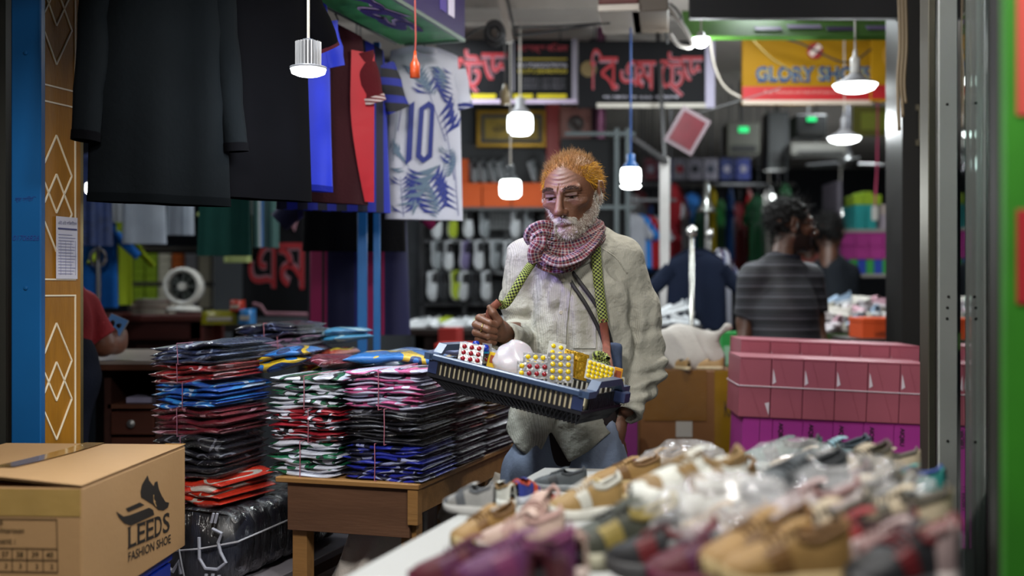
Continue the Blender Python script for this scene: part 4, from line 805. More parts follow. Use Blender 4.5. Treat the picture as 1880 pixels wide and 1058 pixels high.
# wall and ceiling clutter
for i, (x0, y0, x1, y1, d, c_, lab) in enumerate(((1335, 225, 1395, 285, 8.0, '#55554c', 'grey meter box with green light at the ceiling'), (1410, 205, 1450, 310, 8.4, '#3c3e3e', 'tall grey duct box under the ceiling'), (1462, 210, 1518, 252, 7.6, '#16181a', 'black meter box with green light under the sign'), (1452, 262, 1560, 284, 8.2, '#6a6862', 'long pale cooling unit beneath the black meter box'))):
    q = P(x0, y1, d); w_, h_ = (x1 - x0) / FPX * d, (y1 - y0) / FPX * d; o = thing('wall_unit', lab, 'wall unit', q); MB().box((0, 0, 0), (w_, .2, h_), .006).build('casing', M(c_, .6, var=.2, name='casing'), o); MB().box((w_ * .12, -.004, h_ * .1), (w_ * .88, 0, h_ * .3)).build('vent', M('#222222', .6, name='vent'), o); MB().tube([(w_ / 2, .1, h_), (w_ / 2, .1, 2.75 - q.z)], .01, 6).build('conduit', M('#3a3a3a', .6, name='conduit'), o)
    if 'light' in lab: MB().box((w_ * .35, -.006, h_ * .7), (w_ * .65, 0, h_ * .86)).build('indicator', M('#1fbf6a', .4, emit=1.2, name='indicator'), o)
o = thing('hanging_poster', 'yellow green poster hanging below the yellow sign', 'poster', P(1566, 250, 7.2)); MB().box((0, 0, 0), (.26, .006, .19)).build('sheet', M('#6a6a24', .6, var=.25, vs=8, name='poster'), o); MB().box((.05, -.002, .04), (.21, 0, .15)).build('print', printed('#8a9434'), o); [MB().tube([(x, .003, .19), (x, .003, 2.75 - o.location.z)], .003, 5).build('string', printed('#33333a'), o) for x in (.02, .24)]
o = thing('ceiling_fan', 'small grey ceiling fan deep in the market', 'fan', P(1558, 300, 8.0)); MB().lathe([(0, -.03), (.06, -.02), (.07, .02), (.03, .05), (.02, .09)], 16).build('motor', metal('#6a6a6a'), o, True); MB().tube([(0, 0, .08), (0, 0, 2.75 - o.location.z)], .012, 8).build('rod', metal('#55555a'), o); [MB().box((.06, -.05, -.004), (.3, .05, .004), 0, Matrix.Rotation(a, 4, 'Z') @ Matrix.Rotation(R(10), 4, 'X')).build('blade', plastic('#6e6e70'), o) for a in (.3, 2.4, 4.5)]
# ================================================================ printed carton at the lower left
c1 = P(150, 893, 2.25); dv = Vector((.0572, .998, 0)).normalized(); rzb = math.atan2(dv.y, dv.x) - R(90)
BL, BH, BW = .595, .253, .46; ZB = c1.z - BH
kraft = M('#a8845a', .7, var=.1, vs=4, bmp=.06, bs=70, name='kraft_card')
lb = thing('printed_carton', 'kraft shoe carton with black shoe logo at the lower left', 'box', (c1.x, c1.y, ZB), rzb)
MB().box((-BW, 0, 0), (0, BL, BH - .004), .003).build('body', kraft, lb)
def flap(name, x0, x1, lift0, lift1):
    fn = lambda u, v: Vector((x0 + (x1 - x0) * u, BL * v, BH + (lift0 * (1 - u) + lift1 * u) * (1 - v) ** 2 + .001))
    b = MB().grid(fn, 5, 9); n = len(b.v); b.v += [p - Vector((0, 0, .004)) for p in b.v]; b.f += [tuple(q + n for q in f_[::-1]) for f_ in b.f]; b.fm = [0] * len(b.f); b.build(name, kraft, lb)
flap('top_flap', -BW / 2 + .002, 0, .022, .0); flap('top_flap', -BW, -BW / 2 - .002, .0, .016)
tape = M('#a5824a', .12, coat=.8, var=.12, bmp=.35, bs=25, name='packing_tape')
MB().grid(lambda u, v: Vector((-BW / 2 + .05 * (u - .5), BL * (.22 + .78 * v), BH + .004 + .02 * (1 - (.22 + .78 * v)) ** 2)), 3, 10).build('tape', tape, lb)
MB().box((-BW, -.0015, BH - .06), (-.002, 0, BH - .006)).build('tape', M('#a5874e', .15, coat=.5, var=.2, bmp=.2, bs=20, name='front_tape'), lb)
MB().box((-.05, BL - .002, BH + .001), (.0005, BL + .001, BH + .003)).build('crumpled_tape', tape, lb)
blk = M('#1e1a17', .6, var=.1, name='black_ink')
def side(px, py):
    q = (px - CX) / FPX; u = (c1.x - c1.y * q) / (dv.y * q - dv.x); d = c1.y + dv.y * u; return u, CAMH - (py - CY) / FPX * d - ZB
def side_poly(pts):
    pts = [side(x / 3.806, 780 + y / 3.806) for x, y in pts]; mesh('logo', [(.0008, u, z) for u, z in pts], [tuple(range(len(pts)))], blk, lb)
side_poly([(1030, 352), (1040, 390), (1072, 430), (1080, 402), (1098, 395), (1108, 450), (1130, 500), (1155, 540), (1180, 545), (1172, 578), (1140, 600), (1105, 595), (1062, 555), (985, 508), (980, 470), (990, 420), (1010, 385)])
side_poly([(876, 586), (975, 543), (1008, 562), (895, 610)]); side_poly([(808, 606), (862, 642), (905, 632), (1040, 580), (1068, 596), (1076, 630), (915, 706), (868, 690), (830, 650)])
mesh('logo_lace', [(.0012, *side(x / 3.806, 780 + y / 3.806)) for x, y in ((1068, 490), (1074, 490), (1072, 520), (1086, 540), (1080, 545), (1093, 575), (1085, 572), (1070, 540))], [tuple(range(8))], printed('#b08a5a'), lb)
u0, z0 = side(235, 1008); u1, z1 = side(313, 975)
rot = lambda yy: (lambda p: Vector((yy, u0 + p[0], z0 + p[2] + (z1 - z0) * p[0] / (u1 - u0))))
def serif_word(word, w_, h_):
    n = len(word); cw = w_ / n
    for i, ch in enumerate(word):
        write('lettering', ch, blk, lb, i * cw, .0, w=cw * .86, h=h_, bold=.012, fn=rot(.0008))
        x = i * cw
        if ch in 'LED':
            b = MB(); s_ = h_ * .05
            for zz_ in (0, h_ - s_): b.add([rot(.001)((x + a, 0, zz_ + c)) for a, c in ((-cw * .1, 0), (cw * .28, 0), (cw * .28, s_), (-cw * .1, s_))], [(0, 1, 2, 3)])
            b.add([rot(.001)((x + a, 0, c)) for a, c in ((cw * .0, 0), (cw * .17, 0), (cw * .17, h_), (cw * .0, h_))], [(0, 1, 2, 3)])
            if ch in 'LE': b.add([rot(.001)((x + a, 0, c)) for a, c in ((cw * .78, 0), (cw * .86, 0), (cw * .86, h_ * .24), (cw * .8, h_ * .2))], [(0, 1, 2, 3)])
            if ch == 'E': b.add([rot(.001)((x + a, 0, c)) for a, c in ((cw * .78, h_ * .8), (cw * .86, h_ * .76), (cw * .86, h_), (cw * .78, h_))], [(0, 1, 2, 3)])
            b.build('lettering', blk, lb)
serif_word('LEEDS', u1 - u0, .047)
write('lettering', 'FASHION SHOE', blk, lb, 0, -.029, w=u1 - u0, h=.021, fn=rot(.0008), bold=.014)
fx = lambda px: (px - 150) / FPX * 2.25
fz = lambda py: CAMH - (py - CY) / FPX * 2.25 - ZB
ink2 = M('#3a2c14', .7, name='brown_ink')
F0 = lambda x, y: (fx(x), -.002, fz(y))
def fl_line(x0, y0, x1, y1): MB().bar(F0(x0, y0), F0(x1, y1), .0014, .0006, up=(0, 1, 0)).build('table_rule', ink2, lb)
for a_ in ((-160, 954, 104, 954), (-160, 1008, 106, 1008), (-160, 1029, 106, 1029), (-160, 1051, 106, 1051), (104, 954, 106, 1051), (-8, 1008, -8, 1051), (20, 1008, 20, 1051), (48, 1008, 48, 1051), (78, 1008, 79, 1051)): fl_line(*a_)
for t_, x, y, h_, sh in (('37', 0, 1024, 10, 0), ('38', 28, 1024, 10, 0), ('39', 57, 1024, 10, 0), ('40', 84, 1024, 10, 0), ('3', 6, 1045, 9, 0), ('3', 33, 1045, 9, 0), ('2', 64, 1045, 9, 0), ('2', 92, 1045, 9, 0), ('pink/maroon', -30, 983, 13, .3), ('Assortment :', -55, 1000, 11, 0), ('B', -4, 965, 9, 0)):
    write('lettering', t_, ink2, lb, fx(x), fz(y), h=h_ / FPX * 2.25, y=-.0022, bold=.01, shear=sh)
o = thing('plastic_stool', 'blue plastic stool under the kraft carton', 'stool', (c1.x - .2, c1.y + .3, 0), rzb)
bl = plastic('#0a2fa8')
MB().box((-.2, -.26, ZB - .03), (.2, .27, ZB), .008).build('seat', bl, o)
for sx in (-1, 1):
    for sy in (-1, 1):
        mesh('leg', [(sx * (.17 + .02 * k + a), sy * (.23 + .02 * k) + b2, z) for k, z in ((1, 0), (0, ZB - .03)) for a, b2 in ((-.025, -.025), (.025, -.025), (.025, .025), (-.025, .025))], [(0, 1, 2, 3), (4, 7, 6, 5)] + [(i, i + 4, (i + 1) % 4 + 4, (i + 1) % 4) for i in range(4)], bl, o)
MB().box((.15, -.22, ZB - .16), (.2, .25, ZB - .03)).build('side_apron', bl, o)

# ================================================================ wooden table and the bundles of wrapped shirts
T0 = P(505, 529, 3.0); TZ = .782; TW, TL = .407, 1.15
TM = RT(AY, (T0.x, T0.y, 0))
wt = thing('wooden_table', 'rough brown wooden table under the wrapped shirt bundles', 'table', (T0.x, T0.y, 0), AY)
w1, w2 = wood('#8a6438', (1.2, 12, 12), .6), wood('#5c402e', (1.5, 10, 10), .6)
MB().box((-.0, 0, TZ - .014), (TW, TL, TZ), .002).build('top', w1, wt)
MB().box((.03, .012, TZ - .14), (TW - .03, .03, TZ - .014), .001).build('front_apron', w2, wt)
MB().box((TW - .03, .03, TZ - .08), (TW - .008, TL, TZ - .014), .001).build('side_apron', w1, wt)
MB().box((TW - .032, .004, TZ - .105), (TW - .004, .034, TZ - .014), .001).build('corner_block', w1, wt)
for x in (.035, TW - .06):
    for y in (.03, TL * .5, TL - .06): MB().box((x, y, 0), (x + .042, y + .042, TZ - .014), .001).build('leg', w1, wt)
MB().box((.02, -.004, .45), (.1, .4, .475)).box((.02, -.01, .44), (TW - .01, .03, .475)).build('stretcher', w2, wt)
# pack meshes
def pack_me(seed):
    rg = random.Random(seed); ph = [rg.uniform(0, 6.3) for _ in range(6)]
    def fn(u, v):
        a = 2 * math.pi * u; x = (v - .5); e = min(1, (1 - abs(2 * x) ** 6) + .12)
        c, s_ = math.cos(a), math.sin(a)
        y = .5 * math.copysign(abs(c) ** .5, c) * (1 - .03 * abs(math.sin(5 * x + ph[0]))) + .018 * math.sin(9 * x + ph[3]); z = .5 * math.copysign(abs(s_) ** .8, s_) * e
        z *= 1 + .18 * math.sin(11 * x + ph[1]) + .12 * math.sin(5 * c + ph[2])
        return Vector((x, y, z + .16 * math.sin(6.5 * x + ph[4]) + .10 * math.sin(13 * x + ph[5])))
    b = MB().grid(fn, 14, 17, True); b.f += [tuple(range(13, -1, -1)), tuple(16 * 14 + k for k in range(14))]; b.fm = [0] * len(b.f)
    o = b.build('shirt_pack', M('#888888'), None, True); me = o.data; bpy.data.objects.remove(o); return me
PM = [pack_me(i) for i in range(8)]
def packmat(c1_, c2_, c3_):
    m, nt, b = nodes_of('wrapped_shirt'); co = coords(nt)
    mp = N(nt, 'ShaderNodeMapping'); mp.inputs['Scale'].default_value = (2.2, .6, .5); nt.links.new(co, mp.inputs[0])
    nz = N(nt, 'ShaderNodeTexNoise', i_Scale=1.7, i_Detail=.5); nt.links.new(mp.outputs[0], nz.inputs['Vector'])
    cr = N(nt, 'ShaderNodeValToRGB'); cr.color_ramp.interpolation = 'CONSTANT'; e = cr.color_ramp.elements; e.new(.6); e.new(.66)
    for q, (p, c) in zip(e, ((0, c1_), (.5, c2_), (.6, c3_), (.66, c1_))): q.position = p; q.color = rgba(hexc(c))
    nt.links.new(nz.outputs['Fac'], cr.inputs[0]); nt.links.new(cr.outputs[0], b.inputs['Base Color'])
    b.inputs['Roughness'].default_value = .45; b.inputs['Coat Weight'].default_value = 1.; b.inputs['Coat Roughness'].default_value = .07
    mp2 = N(nt, 'ShaderNodeMapping'); mp2.inputs['Scale'].default_value = (6, 3, 1.2); nt.links.new(co, mp2.inputs[0])
    n2 = N(nt, 'ShaderNodeTexNoise', i_Scale=4.0, i_Detail=5.0); nt.links.new(mp2.outputs[0], n2.inputs['Vector'])
    bm_ = N(nt, 'ShaderNodeBump'); bm_.inputs['Strength'].default_value = 1.; bm_.inputs['Distance'].default_value = .07; nt.links.new(n2.outputs['Fac'], bm_.inputs['Height'])
    nt.links.new(bm_.outputs[0], b.inputs['Coat Normal'])
    return m
_pk = {}
def bundle(label, loc, rz, w_, d_, h_, n, cols, string='#9a5a6a', pinch=.25, tilt=0., grp='bundles of wrapped shirts'):
    o = thing('shirt_bundle', label, 'shirts', loc, (0, R(tilt), rz), grp); rg = random.Random(label)
    m = _pk.get(cols) or packmat(*cols); _pk[cols] = m; t = h_ / n
    for i in range(n):
        q = link('shirt_pack', rg.choice(PM), o); setm(q, m)
        q.location = (rg.uniform(-.008, .008), rg.uniform(-.006, .006) , t * (i + .5)); q.scale = (w_ * rg.uniform(.96, 1.03), d_ * rg.uniform(.97, 1.02), t * 1.75 * rg.choice((1, -1))); q.rotation_euler = (rg.uniform(-.02, .02), rg.uniform(-.02, .02) + (math.pi if rg.random() < .5 else 0), rg.uniform(-.025, .025))
        if q.scale.z < 0: q.scale.z *= -1
    if string:
        x = rg.uniform(-.03, .02); e = .003; y0, y1 = -d_ / 2 - .005, d_ / 2 + .005
        MB().tube([(x, y0, -.0), (x + .002, y0 - .002, h_ * .5), (x, y0, h_ + .004), (x, y1, h_ + .004), (x, y1, 0), (x, y0, 0)], .0014, 5).build('string', M(string, .6, name='string'), o)
    return o
def TP(x, y, z): return TM @ Vector((x, y, z))
GRN = ('#cfd4e4', '#0c5a3a', '#15181c'); REDW = ('#8f1424', '#cfcfe0', '#14161c'); PNK = ('#c4c6e2', '#c05a90', '#14142c'); BLK = ('#0c0c16', '#16161f', '#5a5c68'); BLU = ('#13208a', '#0a0d2a', '#8a90b8')
GRY = ('#8f9096', '#6a6c70', '#2a2c30'); RW2 = ('#c4bcc4', '#8a1c2c', '#28242c'); PUR = ('#2a1a40', '#8a6a1c', '#b0a8b8'); CYN = ('#2a6aa8', '#c4d0e0', '#163a6a'); NVY = ('#10142c', '#1a2040', '#5a6488'); MAR = ('#5c101f', '#481020', '#a87a8a'); ORG = ('#b02a10', '#c8b0a0', '#1a1a24'); BY = ('#1c62a8', '#b89a1c', '#0f2a5a')
pd = .25
for x, w_, lv in ((.072, .205, (('lower green and white bundle at the front of the table', .09, 8, GRN), ('red and white bundle between two green ones at the table front', .085, 9, REDW), ('upper green and white bundle at the front of the table', .084, 8, GRN))), (.298, .222, (('royal blue bundle at the front table corner', .092, 9, BLU), ('black bundle in the middle of the front table corner', .088, 9, BLK), ('white and pink bundle at the top of the front table corner', .1, 10, PNK)))):
    z = TZ
    for lab, h_, n, c_ in lv: bundle(lab, TP(x, .02 + pd / 2, z), AY + R(random.uniform(-2, 2)), w_, pd, h_, n, c_); z += h_ + .002
rows = [((.072, (('green bundle hidden in the second row', .27, 14, GRN),)), (.30, (('silver grey black bundle low in the second row', .09, 8, ('#4a4c54', '#9a9ca6', '#101216')), ('black red bundle midway up the second row', .085, 8, ('#0f0f16', '#6a1018', '#8a8c98')), ('pale grey bundle atop the second row', .1, 8, GRY)))),
        ((.072, (('navy bundle hidden in the third row', .27, 14, NVY),)), (.30, (('black and white bundle low in the third row', .085, 8, ('#16181e', '#8a8c98', '#40444c')), ('purple and gold bundle midway up the third row', .085, 8, PUR), ('red and white bundle atop the third row', .1, 8, RW2)))),
        ((.072, (('blue bundle hidden in the fourth row', .26, 14, CYN),)), (.30, (('silver and red bundle low in the fourth row', .1, 8, ('#9a9ca6', '#7a1824', '#30343c')), ('plum and gold bundle midway up the fourth row', .08, 7, PUR), ('sky blue bundle atop the fourth row', .085, 7, CYN)))),
        ((.072, (('red bundle hidden in the last row', .25, 14, RW2),)), (.30, (('sky blue bundle low at the far table end', .12, 10, CYN), ('red and grey bundle on top at the far table end', .12, 9, RW2))))]
for r_, row in enumerate(rows):
    for x, lv in row:
        z = TZ
        for lab, h_, n, c_ in lv: bundle(lab, TP(x, .025 + pd * 1.5 + r_ * (pd + .012), z), AY + R(random.uniform(-3, 3)), .222 if x > .2 else .205, pd, h_, n, c_, string='#9a5a6a' if x > .2 else None); z += h_ + .002
# loose flat packs on top
for i, (x, y, z, w_, d_, h_, c_, rz, lab) in enumerate(((.2, .36, 1.072, .3, .2, .016, BY, 10, 'blue wrapped shirt lying flat over the second row'), (.36, .62, 1.07, .26, .2, .018, NVY, -12, 'navy speckled wrapped shirt lying over the third row'), (.12, .62, 1.06, .28, .22, .018, ('#2a5a9a', '#9ab0c8', '#142a5a'), 5, 'light blue wrapped shirt lying over the third row'), (.3, .9, 1.052, .28, .22, .02, ('#8a9aa8', '#4a6a9a', '#c0c4c8'), -6, 'silvery wrapped shirt lying over the fourth row'), (.33, 1.12, 1.03, .2, .16, .02, ('#9a1c2c', '#b8888c', '#5a101c'), 8, 'red wrapped shirt lying at the far table end'), (.02, .33, 1.062, .2, .2, .014, MAR, -20, 'dark plum wrapped shirt beside the flat blue one'))):
    bundle(lab, TP(x, y, z), AY + R(rz), w_, d_, h_, 1, c_, None, grp='loose wrapped shirts on top')
z = 1.045
for i, (lab, w_, h_, n, c_) in enumerate((('grey and pink bundle in the tall back pile', .25, .055, 4, ('#5a5c68', '#8a6a88', '#22242e')), ('dark navy bundle on top of the tall back pile', .22, .04, 3, NVY))):
    q = P(525 - 5 * i, 640, 3.72); bundle(lab, (q.x, q.y, z + .02), AY + R(10 - 8 * i), w_, .24, h_, n, c_, tilt=-3); z += h_ + .004
q = P(612, 630, 3.85); bundle('pale sky blue pack sticking out of the tall back pile', (q.x, q.y, 1.1), AY - R(15), .2, .2, .03, 2, ('#3a8ab8', '#9ac0d0', '#2a6a9a'), None, tilt=-8)
q = P(610, 665, 3.8); bundle('yellow and brick pack right of the tall back pile', (q.x, q.y, 1.0), AY, .13, .2, .07, 4, ('#8a2a10', '#a8981c', '#2a1c10'), None)
# floor-side stack on a pale bench
bz_ = .5
B0 = P(290, 529, 3.1); BM_ = RT(AY, (B0.x, B0.y, 0))
o = thing('bench', 'pale laminated bench under the tall stack of bundles', 'bench', (B0.x, B0.y, 0), AY)
MB().box((-.25, -.17, bz_ - .02), (.33, 1.0, bz_), .002).build('top', M('#8f8a92', .4, var=.1, name='laminate_pale'), o); MB().box((.31, -.16, bz_ - .12), (.325, 1.0, bz_ - .02)).build('side_rail', w2, o)
for x in (-.23, .27):
    for y in (-.14, .9): MB().box((x, y, 0), (x + .04, y + .04, bz_ - .02)).build('leg', w2, o)
z = bz_
for i, (lab, dx, w_, h_, n, c_, tl) in enumerate((('big black wrapped bale tied with white cord at the stack foot', .15, .26, .2, 0, BLK, 0), ('orange red bundle above the black bale', .12, .21, .065, 4, ('#a82410', '#c02c14', '#b0a8a0'), -2), ('black bundle with violet specks in the tall stack', .11, .2, .11, 6, BLK, 0), ('dull maroon bundle in the tall stack', .11, .215, .072, 5, MAR, 1), ('bright blue bundle with a dark band in the tall stack', .11, .205, .066, 6, ('#12469a', '#2a78c0', '#a0b4d0'), 0), ('brick red bundle below the navy top', .11, .215, .046, 4, ('#6a1018', '#8a1c24', '#b0909a'), 3), ('slate navy bundle at the top of the tall stack', .11, .225, .052, 4, ('#16203a', '#26345a', '#6a7898'), 4))):
    loc = BM_ @ Vector((dx, .1, z))
    if n: bundle(lab, loc, AY + R(random.uniform(-5, 5)), w_, .27, h_, n, c_, '#7a4a60', tilt=-tl)
    else:
        o = thing('shirt_bale', lab, 'shirts', loc, AY, 'bundles of wrapped shirts'); mt = packmat('#0a0b12', '#10121a', '#1c1f2a'); L_ = .62
        for k in range(7):
            def fn(u, v, k=k):
                a = 2 * math.pi * u; c, s_ = math.cos(a), math.sin(a)
                return Vector((w_ / 2 * math.copysign(abs(c) ** .45, c) * (1 - .05 * abs(2 * v - 1) ** 2), L_ / 7 * (v * 1.04) + .006 * math.sin(8 * u * 6.28 + k), h_ / 2 + h_ / 2 * math.copysign(abs(s_) ** .45, s_) * (1 - .07 * abs(2 * v - 1) ** 2)))
            b = MB().grid(fn, 28, 5, True); b.f += [tuple(range(27, -1, -1)), tuple(112 + j for j in range(28))]; b.fm = [0] * len(b.f); q = b.build('shirt_pack', mt, o, True); q.location.y = -.15 + k * L_ / 7
        wc = M('#a8a8ae', .6, name='white_cord'); y0 = -.158
        MB().tube([(-w_ / 2, y0 - .004, .09), (-.05, y0 - .008, .085), (.02, y0 - .008, .095), (w_ / 2 + .003, y0, .12), (w_ / 2 + .003, y0 + L_, .13)], .0025, 6).build('cord', wc, o); MB().tube([(-.035, y0, .2), (-.04, y0 - .01, .1), (-.03, y0 - .01, .05), (-.025, y0, 0)], .0025, 6).build('cord', wc, o)
        pw = printed('#9a9ca8')
        for pts, r_ in (([(.02, y0 - .006, .125), (.022, y0 - .007, .07), (.04, y0 - .007, .045), (.075, y0 - .007, .045), (.1, y0 - .006, .065), (.085, y0 - .007, .09), (.078, y0 - .007, .115), (.088, y0 - .006, .14), (.06, y0 - .006, .15)], .0045), ([(.04, y0 - .006, .012), (.042, y0 - .006, .03)], .005), ([(.06, y0 - .006, .012), (.062, y0 - .006, .032)], .005), ([(.08, y0 - .006, .012), (.08, y0 - .006, .03)], .005), ([(-.09, y0 - .005, .02), (-.085, y0 - .005, .045), (-.06, y0 - .005, .03), (-.04, y0 - .006, .06), (-.035, y0 - .005, .025)], .006), ([(.055, y0 - .003, .165), (.062, y0 - .003, .19)], .004), ([(.066, y0 - .003, .165), (.073, y0 - .003, .19)], .004)):
            MB().tube(pts, r_, 6).build('print', pw, o)
    z += h_ + .003
q = P(470, 690, 3.3); bundle('blue and yellow wrapped shirt sloping off the tall stack', (q.x, q.y, 1.045), AY + R(12), .34, .22, .035, 2, BY, None, tilt=-8)
# sacks under the wooden table
def sack(label, loc, sz, seed, col, amp=.02, sc=20):
    lo = tuple(-s_ * 1.35 for s_ in sz); G = fgrid(lo, tuple(s_ * 1.35 for s_ in sz), .011)
    F = el(G, (0, 0, 0), sz); F = smin(F, el(G, (sz[0] * .3, 0, sz[2] * .5), tuple(s_ * .6 for s_ in sz)), .06) + np.abs(waves(G, seed, 6, sc, amp)) - amp * .4; F = smax(F, -(G[2] + sz[2] * .9), .02)
    V, Q = nets(F, lo, .011); o = npmesh('sack', V, Q, M(col, .75, var=.25, vs=9, bmp=.3, bs=50, name='sackcloth')); o.location = Vector(loc) + Vector((0, 0, sz[2] * .9)); tag(o, label, 'sack'); return o
sack('grey white plastic sack standing under the wooden table', TP(.2, .2, 0), (.14, .14, .35), 3, '#b0a9a2')
sack('crumpled grey cloth heap under the table side', TP(.33, .62, .0), (.14, .17, .36), 5, '#aaa59c', .035, 26)
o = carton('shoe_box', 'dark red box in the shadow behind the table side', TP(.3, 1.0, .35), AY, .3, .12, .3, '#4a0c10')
o = thing('low_shelf', 'dark low shelf under the far end of the wooden table', 'shelf', TP(.3, .98, 0), AY); MB().box((-.18, 0, .33), (.16, .2, .35)).build('board', w2, o); [MB().box((x, .05, 0), (x + .03, .1, .33)).build('leg', w2, o) for x in (-.16, .12)]

# ================================================================ hanging jerseys in front
J = 'jerseys hanging along the stall front'
def jc(px, py, d): return P(px, py, d)
hook = M('#3a3c40', .4, metal=.5, name='hook')
jrl = fl - CDIR * .07; o = thing('clothes_rail', 'dark rail along the sign box carrying the front jerseys', 'rail', jrl + Vector((0, 0, .035)), AY)
MB().tube([(0, -1.9, 0), (0, .12, 0)], .009, 8).build('rod', metal('#44464a'), o); [MB().bar((0, y, 0), (.075, y, 0), .008).build('bracket', metal('#44464a'), o) for y in (-1.5, -.8, -.1)]
bkc = M('#070a0d', .9, var=.3, vs=6, bmp=.15, bs=60, spec=.06, name='black_cloth')
o, fn = jersey('jersey', 'large black long sleeved shirt nearest the wooden panel', jc(296, 375, 2.95), R(36), .178, .74, bkc, sl=.5, seed=2, group=J, long=True, cuff=M('#050507', .95, spec=.03, name='rib'), fold=.013, t=.04, hem=M('#06080a', .95, spec=.03, name='rib')); hangup(o, .74)
o, fn = jersey('jersey', 'second black shirt with maroon piping on its sleeve', jc(470, 366, 3.2), R(42), .17, .72, M('#050508', .9, var=.2, spec=.05, name='black_cloth'), sl=.2, drop=.55, seed=4, group=J, cuff=cloth('#3c0c18'), fold=.012, t=.04); hangup(o, .72)
decal('badge', o, fn, [[(-.135, .56), (-.105, .56), (-.105, .62), (-.135, .62)]], printed('#6a1420')); write('badge_lettering', 'Qatar', printed('#b8a0a4'), o, -.134, .565, w=.027, h=.012, fn=lambda p: fn(p[0], p[2], .005))
o, fn = jersey('jersey', 'bright royal blue jersey behind the ribbed lamp', jc(530, 348, 3.5), R(42), .155, .62, M('#0a2ac8', .6, var=.2, vs=8, name='royal_cloth'), sl=.14, drop=.3, seed=5, group=J, hem=cloth('#0a1a8a')); hangup(o, .62)
o, fn = jersey('jersey', 'maroon jersey with a bright red side panel', jc(580, 372, 3.72), R(35), .19, .60, cloth('#2e0a12'), cloth('#4c0a14'), .17, drop=.35, seed=6, group=J, cuff=stripes([(0, '#b8a8a8'), (.5, '#5c0d18')], .012, 2)); hangup(o, .60)
decal('red_panel', o, fn, [[(.176 - .07 * math.sin(math.pi * .5 * min(1, v * 1.4)) * (1 - v * .15), v * .5 + .01), (.213, v * .5 + .01), (.213, (v + .1) * .5 + .01), (.176 - .07 * math.sin(math.pi * .5 * min(1, (v + .1) * 1.4)) * (1 - (v + .1) * .15), (v + .1) * .5 + .01)] for v in np.linspace(0, .9, 10)], M('#a80f22', .6, var=.1, name='red_cloth'), .006)
o, fn = jersey('jersey', 'black and blue striped jersey with short sleeves', jc(615, 388, 3.95), R(30), .205, .62, stripes([(0, '#0c1030'), (.5, '#0f22a0')], .072), stripes([(0, '#090c1a'), (.55, '#0f1f8a')], .06, 2), .17, seed=7, group=J, drop=.45); hangup(o, .62)
jx, jd, jr = 779, 4.3, R(22)
o, fn = jersey('jersey', 'white jersey with blue palm leaves and number 10', jc(jx, 404, jd), jr, .148, .655, M('#b9bccb', .75, var=.08, bmp=.1, bs=60, name='white_cloth'), sl=.15, seed=8, group=J, drop=.25, slope=.3, fold=.007, cuff=stripes([(0, '#16246e'), (.4, '#b9bccb'), (.6, '#16246e')], .02, 2), t=.03); hangup(o, .655)
lx = lambda px: (px - jx) * jd / FPX / math.cos(jr); lz = lambda py: (404 - py) * jd / FPX
navy, teal = printed('#17297c'), printed('#5c7288')
def poly(pts): return [(lx(x), lz(y)) for x, y in pts]
def frond(x, y, ang, L_, m_, n=9, w_=.33):
    c, s_ = math.cos(ang), math.sin(ang); qs = []
    def tr(a, b_): return (lx(x) + (a * c - b_ * s_), lz(y) + (a * s_ + b_ * c))
    qs.append([tr(0, -.0015), tr(L_, -.0008), tr(L_, .0008), tr(0, .0015)])
    for i in range(n):
        a = L_ * (.08 + .9 * i / n); le = L_ * w_ * math.sin(math.pi * (.25 + .7 * i / n)) + .01
        for sg in (-1, 1): qs.append([tr(a, 0), tr(a + le * .45, sg * le * .6), tr(a + le * .8, sg * le), tr(a + le * .3, sg * le * .75)])
    qs = [q for q in qs if all(abs(p[0]) < .146 and 0.004 < p[1] < .585 and not (-.1 < p[0] < .042 and .195 < p[1] < .46) for p in q)]
    decal('leaf_print', o, fn, qs, m_, .0045)
for x, y, a, L_, m_ in ((738, 400, 95, .15, navy), (722, 390, 70, .3, teal), (760, 330, -70, .16, teal), (800, 400, 110, .22, navy), (828, 330, 100, .26, navy), (836, 395, 95, .24, navy), (812, 260, 110, .24, navy), (790, 160, 120, .18, teal), (760, 175, -100, .12, teal), (728, 245, 80, .14, navy), (832, 200, 100, .2, navy), (770, 110, -60, .14, teal), (745, 320, 130, .12, teal), (720, 300, 85, .2, teal), (805, 330, 80, .12, teal), (826, 140, 100, .12, navy)): frond(x, y, R(a), L_, m_)
decal('number', o, fn, [poly([(741, 306), (752, 296), (757, 190), (747, 197)])], navy, .009)
ou = [(759, 291), (771, 302), (788, 290), (792, 196), (782, 188), (765, 201)]; inn = [(768, 286), (773, 291), (780, 284), (784, 203), (780, 199), (773, 206)]
decal('number', o, fn, [poly([ou[i], ou[(i + 1) % 6], inn[(i + 1) % 6], inn[i]]) for i in range(6)], navy, .009)

